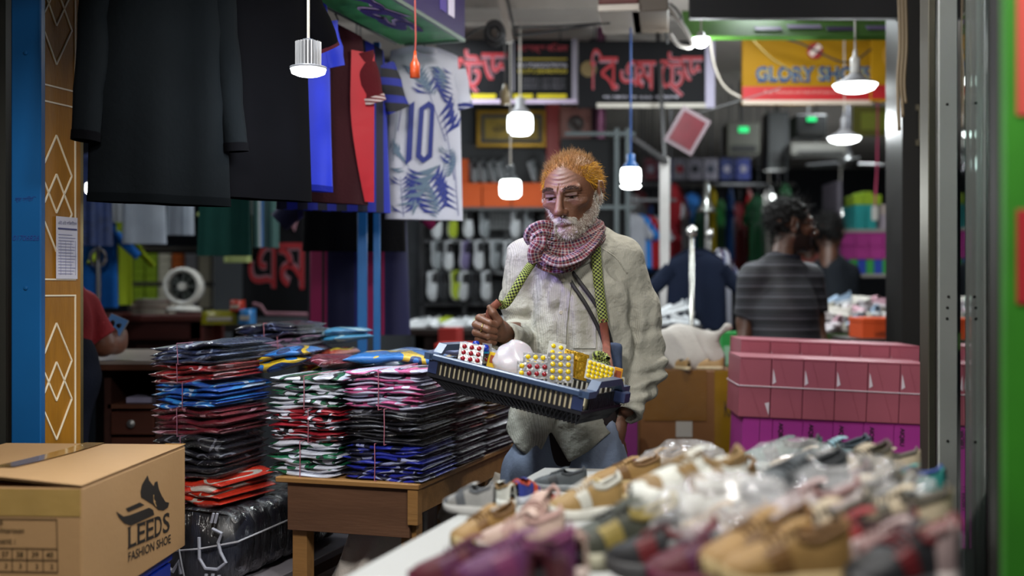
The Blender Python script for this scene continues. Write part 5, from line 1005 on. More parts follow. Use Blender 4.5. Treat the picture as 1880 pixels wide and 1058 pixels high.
# ================================================================ pink and magenta shoe boxes
pk0 = P(1355, 765, 3.9); PT = Matrix.Translation(pk0) @ Euler((0, R(2.2), R(-3))).to_matrix().to_4x4()
pe = PT.to_euler(); bw, bh, bd = .1075, .206, .29
pink, pline, pwt = M('#924856', .55, var=.06, name='pink_card'), printed('#8a3f4e'), printed('#c9bcc4')
ordn = ('first', 'second', 'third', 'fourth', 'fifth', 'sixth')
def pbox(label, x, y, z, grp, m_, deco):
    o = thing('shoe_box', label, 'box', PT @ Vector((x, y, z)), tuple(pe), grp)
    MB().box((.0008, 0, 0), (bw - .0008, bd, bh * .97), .0015).build('body', m_, o); MB().box((.0002, -.0008, bh * .972), (bw - .0002, bd, bh), .001).build('end_flap', m_, o)
    return o
for r_, (x0, y0, z0_, nm_) in enumerate(((0, 0, 0, 'front'), (.045, .3, .048, 'back'))):
    for i in range(6):
        o = pbox('%s pink shoe box from the left in the %s pink row' % (ordn[i], nm_), x0 + i * (bw + .001), y0, z0_, 'pink shoe boxes', pink, 1)
        MB().bar((bw * (.02 if i == 0 and r_ == 0 else .25), -.0012, bh * .96), (bw * (.78 if i else .7), -.0012, bh * .02), .0016, .0004, up=(0, 1, 0)).build('printed_line', pline, o)
        if i or r_:
            tri = [(.004, bh * .56), (.016, bh * .6), (.008, bh * .76), (.004, bh * .82)] if r_ == 0 else [(.004, bh * .5), (.014, bh * .5), (.004, bh * .82)]
            if i: mesh('white_wedge', [(a, -.0016, b2) for a, b2 in tri], [tuple(range(len(tri)))], pwt, o)
        elif r_ == 0: mesh('white_wedge', [(bw * .82, -.0016, bh * .24), (bw * .96, -.0016, bh * .26), (bw * .96, -.0016, bh * .04)], [(0, 1, 2)], pwt, o)
    if r_ == 1:
        MB().box((.01, -.002, bh * .42), (.05, -.001, bh * .72)).build('size_label', pwt, o); [MB().box((.014 + k * .012, -.003, bh * .46), (.02 + k * .012, -.002, bh * .68)).build('barcode', printed('#2a2a30'), o) for k in range(3)]
st_ = MB().tube([PT @ Vector(p) for p in ((.0, -.003, bh * .52), (.65, -.003, bh * .5), (.652, .0, bh * .5), (.652, bd, bh * .5), (-.003, bd, bh * .52), (-.003, 0, bh * .52), (0, -.003, bh * .52))], .0022, 6).build('tie_string', printed('#b8a8b0')); tag(st_, 'pale string tied around the front pink boxes', 'string')
mag = M('#9c2a84', .5, var=.08, name='magenta_card'); mink = printed('#2a0a24')
for r_ in range(2):
    for i in range(6):
        o = pbox('%s magenta box from the left in the %s magenta row' % (ordn[i], ('upper', 'lower')[r_]), .018 + i * (bw - .005), .01, -(r_ + 1) * (bh + .001), 'magenta shoe boxes', mag, 0); o.scale.x = .955
        if i:
            write('lettering', 'AIQBU', mink, o, 0, 0, w=.062, h=.019, y=0, bold=.03, fn=lambda p: Vector((.018 + p[2], -.002, bh * .93 - p[0])))
        else: MB().box((.06, -.0012, .0), (.0612, -.0006, bh)).build('printed_line', mink, o)
        if (r_, i) in ((0, 3), (0, 0)): MB().box((.06, -.003, .01), (.074, -.002, .07)).build('size_label', pwt, o)
o = MB().box((-.0, .0, -.83 + .415), (.66, .3, -.415), .004).build('box_pallet', wood('#4a3a2c')); o.location = pk0; o.rotation_euler = tuple(pe); o.scale = (1, 1, 1); tag(o, 'brown block beneath the magenta boxes', 'pallet')
for r_ in range(3): carton('shoe_box', '%s yellow box at the right of the magenta boxes' % ('upper', 'middle', 'lowest')[r_], (P(1700, 529, 3.98).x + .02, 4.0, .66 - r_ * .19), R(-3), .04, .27, .18, '#a86a10', group='yellow boxes by the door post', lid=False)

# ================================================================ front table with children's shoes
SZ = .85
sp_ = [(-.404, 1.2), (.477, 1.2), (.96, 2.62), (.078, 2.72)]
o = thing('shoe_table', 'white sheet covered table of children\'s shoes in the foreground', 'table', (0, 0, 0))
sheet = M('#a9aaa8', .45, var=.06, vs=3, bmp=.06, bs=25, name='white_sheet'); slab('top', sp_, SZ - .02, SZ, sheet, o)
n = 4; skirt = []
ctr = Vector((sum(p[0] for p in sp_) / 4, sum(p[1] for p in sp_) / 4, 0))
for e0, e1 in ((1, 2), (2, 3), (3, 0)):
    a, b_ = Vector((*sp_[e0], 0)), Vector((*sp_[e1], 0)); nn = (b_ - a).cross(Vector((0, 0, 1))).normalized()
    MB().grid(lambda u, v: a.lerp(b_, u) + nn * (.004 + .012 * v * math.sin(u * 30)) + Vector((0, 0, SZ - .002 - .25 * v)), 40, 5).build('sheet_drop', sheet, o, True)
for x, y in sp_:
    q = Vector((x, y, 0)).lerp(ctr, .1); MB().box((q.x - .02, q.y - .02, 0), (q.x + .02, q.y + .02, SZ - .02)).build('leg', w1, o)
K = '#16161a'
S = {'tan': ('#8a6a38', '#a89468', '#6a4a22', K), 'olive': ('#33362a', '#a8a690', '#8a7a3c', '#0c0c0c'), 'white': ('#b9bab2', '#c4c6c0', '#7a6038', K), 'wtan': ('#8c7040', '#c0c0b8', '#b9b9b0', '#c8c8c4'), 'grey': ('#8a8a88', '#b0b0ae', '#55585c', K), 'maroon': ('#4c0a1c', '#5a1a34', '#4a1038', K), 'purple': ('#521a4a', '#4c0a1c', '#6a2a52', K), 'pink': ('#ae968a', '#c0b0a8', '#a08078', K), 'black': ('#17181c', '#3a3a3c', '#5a1016', K), 'red': ('#7a0d14', '#8a8a86', '#2a0a0c', K), 'blue': ('#1c2a7a', '#b0b4bc', '#a83a1c', K), 'teal': ('#0f6a66', '#a8aaa8', '#1c3a7a', K), 'check': ('#3a5a54', '#7a8478', '#14181a', K), 'bchk': ('#6a8a94', '#a8b0ae', '#22303a', K), 'beige': ('#a89a82', '#b4ab98', '#4a4438', K), 'dgrey': ('#3a4044', '#6a6e70', '#22262a', K), 'lime': ('#5a9a1c', '#a8a8a4', '#1c5a7a', K), 'rose': ('#988482', '#b0a6a2', '#80605e', K)}
NM = {'wtan': 'tan and white', 'olive': 'dark olive', 'maroon': 'deep maroon', 'check': 'green checked', 'bchk': 'blue checked', 'dgrey': 'dark grey'}
def fs(key, px, yb, layer, rz, size, note, tilt=0):
    if px > 1380 and yb < 930: yb += 8
    z = SZ + layer * .036; d = (CAMH - z) * FPX / (yb - CY); q = P(px, yb, d)
    shoe('%s child\'s shoe %s' % (NM.get(key, key), note), q, (R(tilt), R(-tilt * .6), R(rz)), S[key], size, 'children\'s shoes on the front table', full=2 if key in ('white', 'olive', 'grey', 'blue') else True).scale = (size * .86, size * .98, size * (1.3 if yb > 930 else 1.02))
for a_ in (('tan', 888, 1003, 0, 215, .56, 'with pale sole near the left table edge'), ('olive', 1135, 1040, 1, 190, .8, 'with cream sole in the middle front'), ('white', 1265, 952, 2, 205, .95, 'the largest, tilted up in the middle', 14), ('wtan', 1075, 952, 1, 200, .6, 'with open white lining behind the olive one'),
           ('grey', 862, 943, 0, 150, .5, 'at the far left of the pile'), ('white', 915, 925, 0, 120, .5, 'with tan trim at the left rear'), ('blue', 965, 918, 0, 70, .5, 'with red trim at the left rear'), ('dgrey', 1028, 900, 0, 160, .52, 'beside the bare white sheet'), ('blue', 1010, 960, 0, 60, .5, 'standing behind the pink ones'),
           ('pink', 985, 985, 0, 240, .62, 'left of the olive shoe'), ('pink', 955, 1020, 0, 170, .64, 'right of the tan shoe'), ('pink', 1045, 1052, 1, 100, .55, 'in front of the olive shoe'), ('maroon', 850, 1092, 0, 175, .7, 'at the bottom left'), ('purple', 945, 1092, 1, 185, .7, 'beside the maroon one at the bottom'), ('maroon', 1005, 1100, 2, 80, .6, 'lying highest at the bottom'),
           ('tan', 1150, 893, 1, 190, .62, 'at the rear behind the white sheet'), ('tan', 1205, 872, 1, 200, .6, 'at the rear, under the clear bag'), ('tan', 1180, 920, 1, 150, .55, 'left of the largest white shoe'), ('wtan', 1240, 905, 2, 215, .6, 'behind the largest white shoe'), ('tan', 1340, 915, 2, 230, .66, 'with white heel right of the largest white shoe'), ('white', 1315, 905, 3, 215, .6, 'rounded, leaning on the tan one', 10),
           ('black', 1215, 1062, 1, 160, .7, 'with red collar at the bottom middle'), ('maroon', 1285, 1075, 1, 190, .66, 'at the bottom beside the black shoe'), ('lime', 1345, 955, 1, 185, .55, 'in front of the white ones'), ('rose', 1405, 945, 2, 120, .6, 'below the dark grey slipper'), ('dgrey', 1460, 915, 3, 200, .8, 'with glossy top, in the middle right'), ('check', 1432, 855, 2, 160, .72, 'at the rear against the magenta boxes'),
           ('bchk', 1528, 856, 2, 190, .7, 'at the rear against the magenta boxes'), ('beige', 1478, 865, 2, 170, .6, 'between the two checked ones'), ('beige', 1580, 872, 3, 210, .62, 'highest at the rear right'), ('beige', 1622, 868, 2, 150, .6, 'rearmost at the right'), ('black', 1560, 895, 2, 175, .55, 'below the beige ones at the right'), ('teal', 1665, 905, 2, 130, .62, 'at the right table edge'), ('white', 1640, 925, 2, 100, .55, 'beside the teal one at the right edge'), ('rose', 1520, 925, 2, 140, .66, 'right of the dark grey slipper'),
           ('beige', 1375, 1005, 1, 195, .7, 'inside the left clear bag'), ('tan', 1310, 1030, 1, 165, .72, 'inside the left clear bag'), ('tan', 1390, 1060, 2, 200, .7, 'low in the left clear bag'), ('rose', 1480, 985, 2, 170, .7, 'inside the right clear bag'), ('beige', 1570, 980, 2, 200, .7, 'in the middle of the right clear bag'), ('beige', 1640, 1000, 2, 160, .7, 'at the right side of the right clear bag'), ('beige', 1500, 1040, 2, 190, .72, 'low in the right clear bag'), ('red', 1560, 1060, 2, 170, .72, 'low in the right clear bag'), ('rose', 1630, 1075, 2, 150, .7, 'at the bottom right corner'), ('black', 1660, 1090, 2, 200, .7, 'at the bottom right corner'), ('tan', 1440, 1085, 2, 185, .7, 'at the bottom, between the bags')):
    fs(*a_)
# hidden lower shoes that carry the upper ones are left out where nothing shows; clear bags over the pile
film, nt, b = nodes_of('clear_film'); b.inputs['Base Color'].default_value = (.9, .9, .92, 1); b.inputs['Roughness'].default_value = .12; b.inputs['Alpha'].default_value = .26; b.inputs['Coat Weight'].default_value = 1; b.inputs['Coat Roughness'].default_value = .08
co = coords(nt); nz = N(nt, 'ShaderNodeTexNoise', i_Scale=22., i_Detail=4.); nt.links.new(co, nz.inputs['Vector']); bump(nt, b, nz.outputs['Fac'], 1., .05)
def bag(label, px, py, d, r_, seed):
    lo = tuple(-s_ * 1.3 for s_ in r_); G = fgrid(lo, tuple(s_ * 1.3 for s_ in r_), .011); F = el(G, (0, 0, 0), r_) + np.abs(waves(G, seed, 6, 34, .018)) - .008
    V, Q = nets(F, lo, .011); o = npmesh('plastic_bag', V, Q, film); o.location = P(px, py, d); o['kind'] = 'thing'; tag(o, label, 'plastic bag', 'clear bags on the shoe pile')
bag('clear crinkled bag of tan shoes in the front middle', 1345, 995, 1.6, (.135, .12, .1), 2); bag('clear crinkled bag of pale shoes at the front right', 1555, 975, 1.72, (.165, .15, .115), 3)
bag('small clear bag over tan shoes at the rear', 1255, 866, 2.36, (.1, .09, .065), 4); bag('clear bag over the dark grey slipper', 1460, 893, 2.12, (.12, .1, .085), 5)
# ================================================================ people
def head_sdf(G, old=True, neck=True):
    x, y, z = G; ax = np.abs(x); A = (ax, y, z)
    F = smin(el(G, (0, .016, .032), (.073, .093, .078)), el(G, (0, -.030, -.030), (.057, .060, .080)), .04)
    F = smin(F, rc(A, (.050, .005, -.050), (.014, -.066, -.093), .020, .017), .03)
    F = smin(F, el(G, (0, -.072, -.094), (.020, .017, .016)), .02)
    F = smin(F, el(A, (.043, -.060, -.018), (.021, .018, .014)), .02)                     # cheekbones
    F = smin(F, rc(A, (.010, -.089, .021), (.047, -.070, .023), .0092, .0085), .014)       # brow
    F = smax(F, -el(A, (.030, -.094, .003), (.0165, .014, .0105)), .012)                  # sockets
    if old: F = smax(F, -el(A, (.056, -.062, -.062), (.013, .026, .024)), .03)            # hollow cheeks
    F = smin(F, el(A, (.0305, -.0745, .002), (.0150, .0118, .0098)), .004); F = smax(F, -rc(A, (.0195, -.0885, .0006), (.0420, -.0805, -.0002), .0056, .0042), .0015)   # lids and slit
    F = smin(F, rc(A, (.017, -.0865, .0075), (.045, -.078, .007), .0032, .003), .004)     # lid fold
    F = smin(F, rc(A, (.018, -.0845, -.0085), (.043, -.076, -.009), .0038, .003), .008)   # bags
    nose = smin(rc(G, (0, -.089, .014), (0, -.112, -.030), .0075, .0115), el(G, (0, -.113, -.034), (.012, .012, .0105)), .008)
    nose = smin(nose, el(A, (.0135, -.100, -.037), (.0078, .0105, .0085)), .006)
    F = smin(F, nose, .008); F = smax(F, -el(A, (.0065, -.109, -.0455), (.0042, .006, .0045)), .004)
    F = smin(F, rc(A, (0, -.0915, -.0565), (.021, -.083, -.0615), .0062, .004), .007); F = smin(F, rc(A, (0, -.0905, -.0725), (.018, -.083, -.0695), .007, .004), .007)
    F = smax(F, -rc(A, (0, -.1015, -.0645), (.023, -.091, -.0655), .0038, .0025), .003)   # mouth line
    F = smax(F, -rc(A, (.0205, -.1035, -.031), (.034, -.089, -.062), .0038, .003), .007)  # nasolabial fold
    ear = el(G, (.0, 9, 0), (1, 1, 1)); e1 = el(A, (.078, .014, -.004), (.0085, .021, .035), 0.35); e1 = smin(e1, rc(A, (.083, .022, .022), (.084, .030, -.005), .006, .0055), .006)
    e1 = smax(e1, -el(A, (.089, .012, .002), (.0065, .011, .019)), .005); F = smin(F, e1, .006)
    if old:
        m = np.exp(-((z - .052) / .02) ** 2) * (y < -.03) * np.clip((.05 - ax) / .03, 0, 1); F = F + m * .0011 * np.sin(z * 520 + 2.2 * np.cos(ax * 55))
        m2 = np.exp(-((ax - .052) / .008) ** 2 - ((z - .004) / .014) ** 2) * (y < -.04); F = F + m2 * .0012 * np.sin(z * 900 + ax * 300)
        F = F + np.exp(-(x / .012) ** 2 - ((z - .026) / .012) ** 2) * (y < -.06) * .0016 * np.cos(x * 700)
    if neck: F = smin(F, rc(G, (0, .022, -.07), (0, .045, -.21), .050, .056), .025)
    return F
def skinmat(name, col):
    m, nt, b = nodes_of(name); co = coords(nt, False)
    at = N(nt, 'ShaderNodeAttribute', attribute_name='tint'); nz = N(nt, 'ShaderNodeTexNoise', i_Scale=55., i_Detail=4.); nt.links.new(co, nz.inputs['Vector'])
    c = hexc(col); base = mixc(nt, nz.outputs['Fac'], tuple(v * .72 for v in c), tuple(v * 1.25 for v in c))
    nt.links.new(mixc(nt, at.outputs['Alpha'], base, at.outputs['Color']), b.inputs['Base Color'])
    b.inputs['Roughness'].default_value = .48; b.inputs['Subsurface Weight'].default_value = .08; b.inputs['Subsurface Radius'].default_value = (.012, .005, .003)
    n2 = N(nt, 'ShaderNodeTexNoise', i_Scale=260., i_Detail=2.); nt.links.new(co, n2.inputs['Vector']); bump(nt, b, n2.outputs['Fac'], .35, .002); return m
def tint(o, cols):
    a = o.data.color_attributes.new('tint', 'FLOAT_COLOR', 'POINT'); a.data.foreach_set('color', np.asarray(cols, np.float32).ravel())
def strands(name, P0, D, L, m, parent, w_=.0006, seed=0, curl=.25, cols=None, seg=3):
    rg = np.random.RandomState(seed); n = len(P0); D = D / np.linalg.norm(D, axis=1)[:, None]
    side_ = np.cross(D, rg.normal(size=(n, 3))); side_ /= np.linalg.norm(side_, axis=1)[:, None]
    bend = rg.normal(size=(n, 3)) * curl; L = (L * rg.uniform(.7, 1.25, n))[:, None]; V = []
    for k in range(seg + 1):
        t = k / seg; p = P0 + D * L * t + bend * L * t * t; wd2 = w_ * (1 - .85 * t); V += [p - side_ * wd2, p + side_ * wd2]
    V = np.stack(V, 1).reshape(-1, 3); S_ = 2 * (seg + 1); base = np.arange(n)[:, None] * S_
    Q = np.concatenate([base + np.array([2 * k, 2 * k + 1, 2 * k + 3, 2 * k + 2]) for k in range(seg)])
    o = npmesh(name, V, Q, m, parent); return o
def hairmat(col, var=.35):
    m, nt, b = nodes_of('hair'); co = coords(nt, False); nz = N(nt, 'ShaderNodeTexNoise', i_Scale=60., i_Detail=3.); nt.links.new(co, nz.inputs['Vector']); c = hexc(col)
    nt.links.new(mixc(nt, nz.outputs['Fac'], tuple(v * (1 - var) for v in c), tuple(min(1, v * (1 + var)) for v in c)), b.inputs['Base Color']); b.inputs['Roughness'].default_value = .65; b.inputs['Specular IOR Level'].default_value = .25; return m
def centers(V, Q):
    c = V[Q].mean(1); nr = np.cross(V[Q[:, 2]] - V[Q[:, 0]], V[Q[:, 3]] - V[Q[:, 1]]); ar = np.linalg.norm(nr, axis=1) + 1e-12; return c, nr / ar[:, None], ar

# ---------------------------------------------------------------- the old man
D0 = 3.17
def pm(px, py, dd=0.): return np.array(P(px, py, D0 + dd))
man = thing('person', 'old man with henna hair and checked scarf carrying a tray', 'person', (P(1052, 529, 3.2).x, 3.2, 0)); mo = man.location.copy()
def child(o): o.parent = man; o.matrix_parent_inverse = Matrix.Translation(-mo); return o
HR = Euler((R(13), R(-3), 0)).to_matrix(); HR = Matrix.Rotation(R(-24), 3, 'Z') @ HR; HRn = np.array(HR); HS = .985
HC = pm(1049, 356, -.045)
lo = (-.1, -.14, -.22); h = .0021; G = fgrid(lo, (.1, .13, .125), h); F = head_sdf(G); Vh, Qh = nets(F, lo, h)
tl = np.zeros((len(Vh), 4)); X, Y, Z = Vh.T; AX = np.abs(X)
hl = .087 - np.clip((Y + .075) * 1.0, 0, .125) + .012 * np.cos(AX * 60)
scalp = np.clip((Z - hl) / .012, 0, 1) * (AX < .0785)
bc = np.interp(Y, [-.12, -.09, -.075, -.05, -.025, -.005, .01], [-.078, -.074, -.070, -.060, -.036, -.005, .012])
beard = np.clip((bc - Z) / .006, 0, 1) * (Y < .012 - np.clip((-.05 - Z) * .3, 0, .02)) * (Z > -.125)
lips = (AX < .019) & (Z < -.0605) & (Z > -.077) & (Y < -.07)
must = (AX < .030) & (Z < -.047 - AX * .25) & (Z > -.060 - AX * .35) & (Y < -.07)
socket_shade = np.exp(-((AX - .0305) / .018) ** 2 - ((Z - .004) / .012) ** 2) * (Y < -.05)  # eye socket shade painted into the skin tint
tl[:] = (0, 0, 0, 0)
tl[:, :3] = hexc('#35201a'); tl[:, 3] = .75 * socket_shade
w_ = scalp * .9; tl[w_ > .05] = np.c_[np.tile(hexc('#8a5a26'), (int((w_ > .05).sum()), 1)), w_[w_ > .05]]
bm_ = (beard > .1) & ~lips; tl[bm_] = np.c_[np.tile(hexc('#9a8a80'), (int(bm_.sum()), 1)), beard[bm_] * .6]
tl[lips] = (*hexc('#4c2a24'), .75)
toW = lambda v: (v * HS) @ HRn.T + HC
# hand gripping the strap
HN = np.array(P(897, 604, 2.965)); lo = (-.055, -.055, -.06); h = .0019; G = fgrid(lo, (.085, .13, .07), h); F = None
for pts in (((-.004, .026, .030), (-.023, -.010, .028), (.004, -.031, .016), (.020, -.020, .009)), ((-.012, .029, .012), (-.032, -.010, .011), (-.001, -.035, -.001), (.018, -.022, -.006)), ((-.013, .027, -.006), (-.032, -.007, -.009), (-.001, -.030, -.018), (.017, -.016, -.021)), ((-.010, .023, -.022), (-.025, -.002, -.027), (.002, -.021, -.034), (.015, -.008, -.035))):
    e = chain(G, pts, (.0105, .0102, .0088, .0078), .004); e = smin(e, el(G, pts[1], (.0112, .0108, .0102)), .003); F = e if F is None else smin(F, e, .0018)
th = chain(G, ((.034, .016, -.006), (.026, -.012, .020), (.012, -.020, .042), (.003, -.018, .056)), (.014, .0118, .0105, .0078), .005)
palm = chain(G, ((-.004, .024, .026), (.030, .032, .004)), (.013, .018), .01); palm = chain(G, ((-.010, .024, -.020), (.030, .032, -.014)), (.012, .018), .012, palm); palm = smin(palm, el(G, (.014, .010, -.002), (.022, .020, .028)), .012)
palm = chain(G, ((.030, .032, -.008), (.075, .12, -.012)), (.024, .026), .014, palm)
F = smin(smin(F, palm, .006), th, .005); Vn, Qn = nets(F, lo, h)
# pocket hand and wrist
HP = pm(1132, 786, -.005); lo = (-.05, -.045, -.115); G = fgrid(lo, (.05, .05, .06), .003)
F = chain(G, ((.018, .01, .05), (0, 0, -.01), (-.008, 0, -.04)), (.024, .024, .03), .012)
for k, x in enumerate((-.03, -.012, .006, .022)): F = chain(G, ((x * .8, 0, -.045), (x, .004, -.08 + .006 * abs(k - 1)), (x, .01, -.1 + .006 * abs(k - 1))), (.009, .008, .007), .006, F)
F = chain(G, ((-.02, -.01, -.02), (-.038, -.016, -.05), (-.036, -.014, -.075)), (.012, .01, .008), .008, F); Vp, Qp = nets(F, lo, .003)
# covered body
tc_ = lambda G, k: [np.interp(G[2], *k).astype(np.float32)]
yaw = R(-12); cy_ = D0 + .03
zs_ = [.70, .80, .95, 1.17, 1.30, 1.38, 1.42, 1.46]
cxs = [P(x, 529, D0).x for x in (1043, 1045, 1054, 1062, 1060, 1058, 1056, 1054)]
def torso(G, rx, ry):
    x = G[0] - np.interp(G[2], zs_, cxs); y = G[1] - cy_; c, s_ = math.cos(yaw), math.sin(yaw); x, y = x * c + y * s_, -x * s_ + y * c
    a, b_ = np.interp(G[2], zs_, rx), np.interp(G[2], zs_, ry); k0 = np.sqrt((x / a) ** 2 + (y / b_) ** 2); return ((k0 - 1) * np.minimum(a, b_)).astype(np.float32)
sR, eR, wR = pm(968, 474, .03), pm(960, 632, .075), pm(926, 618, -.15); sL, mL, eL, wL = pm(1140, 474, .04), pm(1168, 570, .06), pm(1181, 672, .055), pm(1152, 752, -.035); nk = pm(1058, 436, .03)
lo = (-.12, 2.93, .0); G = fgrid(lo, (.5, 3.42, 1.5), .011)
F = smax(torso(G, [.10, .11, .115, .115, .12, .1, .05, .045], [.085, .085, .085, .085, .08, .06, .045, .045]), G[2] - 1.47, .02); F = smax(F, .72 - G[2], .02)
F = chain(G, (sR, eR, wR), (.036, .03, .022), .02, F); F = chain(G, (sL, eL, wL), (.038, .03, .022), .02, F); F = chain(G, (nk, sR), (.04, .04), .02, F); F = chain(G, (nk, sL), (.04, .04), .02, F)
hipR, hipL = pm(990, 850, .03), pm(1090, 850, .04); ftR, ftL = Vector((hipR[0] - .01, 3.2, .06)), Vector((hipL[0] + .02, 3.22, .06))
for a, b_ in ((hipR, ftR), (hipL, ftL)): F = chain(G, (a, np.array([(a[0] + b_[0]) / 2, 3.19, .45]), np.array(b_)), (.055, .048, .035), .03, F); F = smin(F, el(G, (b_[0], b_[1] - .06, .035), (.045, .12, .03)), .02)
Vb, Qb = nets(F, lo, .011)
parts_ = [(toW(Vh), Qh), (Vn + HN, Qn), (Vp + HP, Qp), (Vb, Qb)]; off = 0; VV, QQ, TT = [], [], []
for i, (v_, q_) in enumerate(parts_): VV.append(v_); QQ.append(q_ + off); off += len(v_); TT.append(tl if i == 0 else np.zeros((len(v_), 4)))
skin = skinmat('skin_brown', '#6c4836')
body = child(npmesh('body', np.concatenate(VV), np.concatenate(QQ), skin)); tint(body, np.concatenate(TT))
# eyes
for sg in (-1, 1):
    T = Matrix.Translation(Vector(toW(np.array([[sg * .0305, -.0712, .0005]]))[0])) @ (HR @ Matrix.Rotation(R(8), 3, 'X')).to_4x4()
    b = MB(); b.lathe([(.0115 * math.sin(a), -.0115 * math.cos(a)) for a in np.linspace(.02, 3.12, 12)], 16, T @ Matrix.Rotation(R(-90), 4, 'X')); e = child(b.build('eyeball', M('#5a4a42', .25, name='sclera'), None, True))
    b = MB(); b.lathe([(.0062 * math.sin(a), .0118 - .0 - .0004 * a) for a in np.linspace(1.57, .02, 5)], 14, T @ Matrix.Rotation(R(90), 4, 'X')); i_ = b.build('iris', M('#140c08', .1, name='iris'), None, True); i_.parent = e
# hair, beard, brows
c, nr, ar = centers(Vh, Qh); rg = np.random.RandomState(5)
def pick(mask, n): p = ar * mask; return rg.choice(len(c), n, p=p / p.sum())
cX, cY, cZ = c.T; aX = np.abs(cX); hlc = .087 - np.clip((cY + .075) * 1.0, 0, .125) + .012 * np.cos(aX * 60)
top_ = ((cZ > hlc) & (aX < .0775)).astype(float); sidem = top_ * (cZ < .078) * (cY > -.042)
HO = hairmat('#cf9a2c'); HO2 = hairmat('#8f6a42')
i = pick(top_, 4600); d_ = nr[i] * .8 + np.c_[-.3 * np.sign(cX[i]) * .3, np.full(len(i), .35), np.full(len(i), .55)] + rg.normal(size=(len(i), 3)) * .28
ho = strands('hair', toW(c[i]), d_ @ HRn.T, np.full(len(i), .0145), HO2, None, .0006, 1, .3); child(ho)
i = pick(sidem, 6500); d_ = nr[i] * .35 + np.c_[np.zeros(len(i)), np.full(len(i), .75), np.full(len(i), -.65)] + rg.normal(size=(len(i), 3)) * .22
h2 = strands('side_hair', toW(c[i] + nr[i] * .001), d_ @ HRn.T, np.full(len(i), .019), HO, None, .0008, 2, .25); child(h2)
bcc = np.interp(cY, [-.12, -.09, -.075, -.05, -.025, -.005, .01], [-.078, -.074, -.070, -.060, -.036, -.005, .012])
lipc = (aX < .020) & (cZ < -.0600) & (cZ > -.0775) & (cY < -.07); bd_ = ((cZ < bcc) & (cY < .012 - np.clip((-.05 - cZ) * .3, 0, .02)) & (cZ > -.125) & ~lipc).astype(float)
HWm = hairmat('#ccc5bb', .2)
i = pick(bd_, 3600); d_ = nr[i] * .55 + np.array([0, -.1, -.8]) + rg.normal(size=(len(i), 3)) * .35
child(strands('beard', toW(c[i]), d_ @ HRn.T, np.full(len(i), .0062), HWm, None, .00045, 3, .4))
mu = ((aX < .031) & (cZ < -.047 - aX * .25) & (cZ > -.0605 - aX * .35) & (cY < -.07)).astype(float)
i = pick(mu, 1300); d_ = nr[i] * .5 + np.c_[np.sign(cX[i]) * .5, np.zeros(len(i)), np.full(len(i), -.75)] + rg.normal(size=(len(i), 3)) * .2
child(strands('moustache', toW(c[i]), d_ @ HRn.T, np.full(len(i), .0075), HWm, None, .00045, 4, .25))
br = ((np.abs(cZ - .0235 - .004 * np.cos((aX - .03) * 80)) < .0045) & (aX > .010) & (aX < .050) & (cY < -.045)).astype(float)
for sg in (-1, 1):
    i = pick(br * (np.sign(cX) == sg), 210); d_ = nr[i] * .35 + np.c_[np.sign(cX[i]) * .8, np.zeros(len(i)), np.full(len(i), .15)] + rg.normal(size=(len(i), 3)) * .2
    child(strands('eyebrow', toW(c[i]), d_ @ HRn.T, np.full(len(i), .008), hairmat('#33241c'), None, .00045, 6, .2))

# shirt
sm, nt, b = nodes_of('pinstriped_shirt'); tcx = N(nt, 'ShaderNodeTexCoord'); sp = N(nt, 'ShaderNodeSeparateXYZ'); nt.links.new(tcx.outputs['Object'], sp.inputs[0])
ml = N(nt, 'ShaderNodeMath', operation='MULTIPLY_ADD', i_1=.45); nt.links.new(sp.outputs[1], ml.inputs[0]); nt.links.new(sp.outputs[0], ml.inputs[2])
fr = N(nt, 'ShaderNodeMath', operation='MULTIPLY', i_1=1500.0); nt.links.new(ml.outputs[0], fr.inputs[0]); sn = N(nt, 'ShaderNodeMath', operation='SINE'); nt.links.new(fr.outputs[0], sn.inputs[0])
gt = N(nt, 'ShaderNodeMath', operation='GREATER_THAN', i_1=.55); nt.links.new(sn.outputs[0], gt.inputs[0]); nz = N(nt, 'ShaderNodeTexNoise', i_Scale=7., i_Detail=4.); nt.links.new(tcx.outputs['Object'], nz.inputs['Vector'])
b1 = mixc(nt, nz.outputs['Fac'], hexc('#8f8c80'), hexc('#bcbaae')); fa = N(nt, 'ShaderNodeMath', operation='MULTIPLY', i_1=.42); nt.links.new(gt.outputs[0], fa.inputs[0])
nt.links.new(mixc(nt, fa.outputs[0], b1, hexc('#6f7068')), b.inputs['Base Color']); b.inputs['Roughness'].default_value = .85; n2 = N(nt, 'ShaderNodeTexNoise', i_Scale=28., i_Detail=5.); nt.links.new(tcx.outputs['Object'], n2.inputs['Vector']); bump(nt, b, n2.outputs['Fac'], .7, .016)
lo = (-.11, 2.92, .765); h = .0048; G = fgrid(lo, (.47, 3.42, 1.47), h)
F = torso(G, [.178, .172, .16, .147, .143, .11, .075, .066], [.125, .12, .115, .11, .1, .082, .066, .06])
F = smax(F, G[2] - 1.425, .012)
sh_ = smin(rc(G, nk, sR, .052, .054), rc(G, nk, sL, .052, .058), .03); F = smin(F, sh_, .045)
aR = chain(G, (sR, (sR + eR) / 2 + np.array([-.004, .012, 0]), eR, wR), (.060, .060, .056, .043), .03); aL = chain(G, (sL, mL, eL, wL), (.062, .063, .060, .046), .03)
def dist(p, r_): return np.exp(-((G[0] - p[0]) ** 2 + (G[1] - p[1]) ** 2 + (G[2] - p[2]) ** 2) / r_ ** 2)
aR = aR + dist(eR, .11) * .007 * np.sin(waves(G, 21, 5, 55, 2.2)) + .0035 * np.sin(waves(G, 22, 4, 34, 2.) + G[2] * 70)
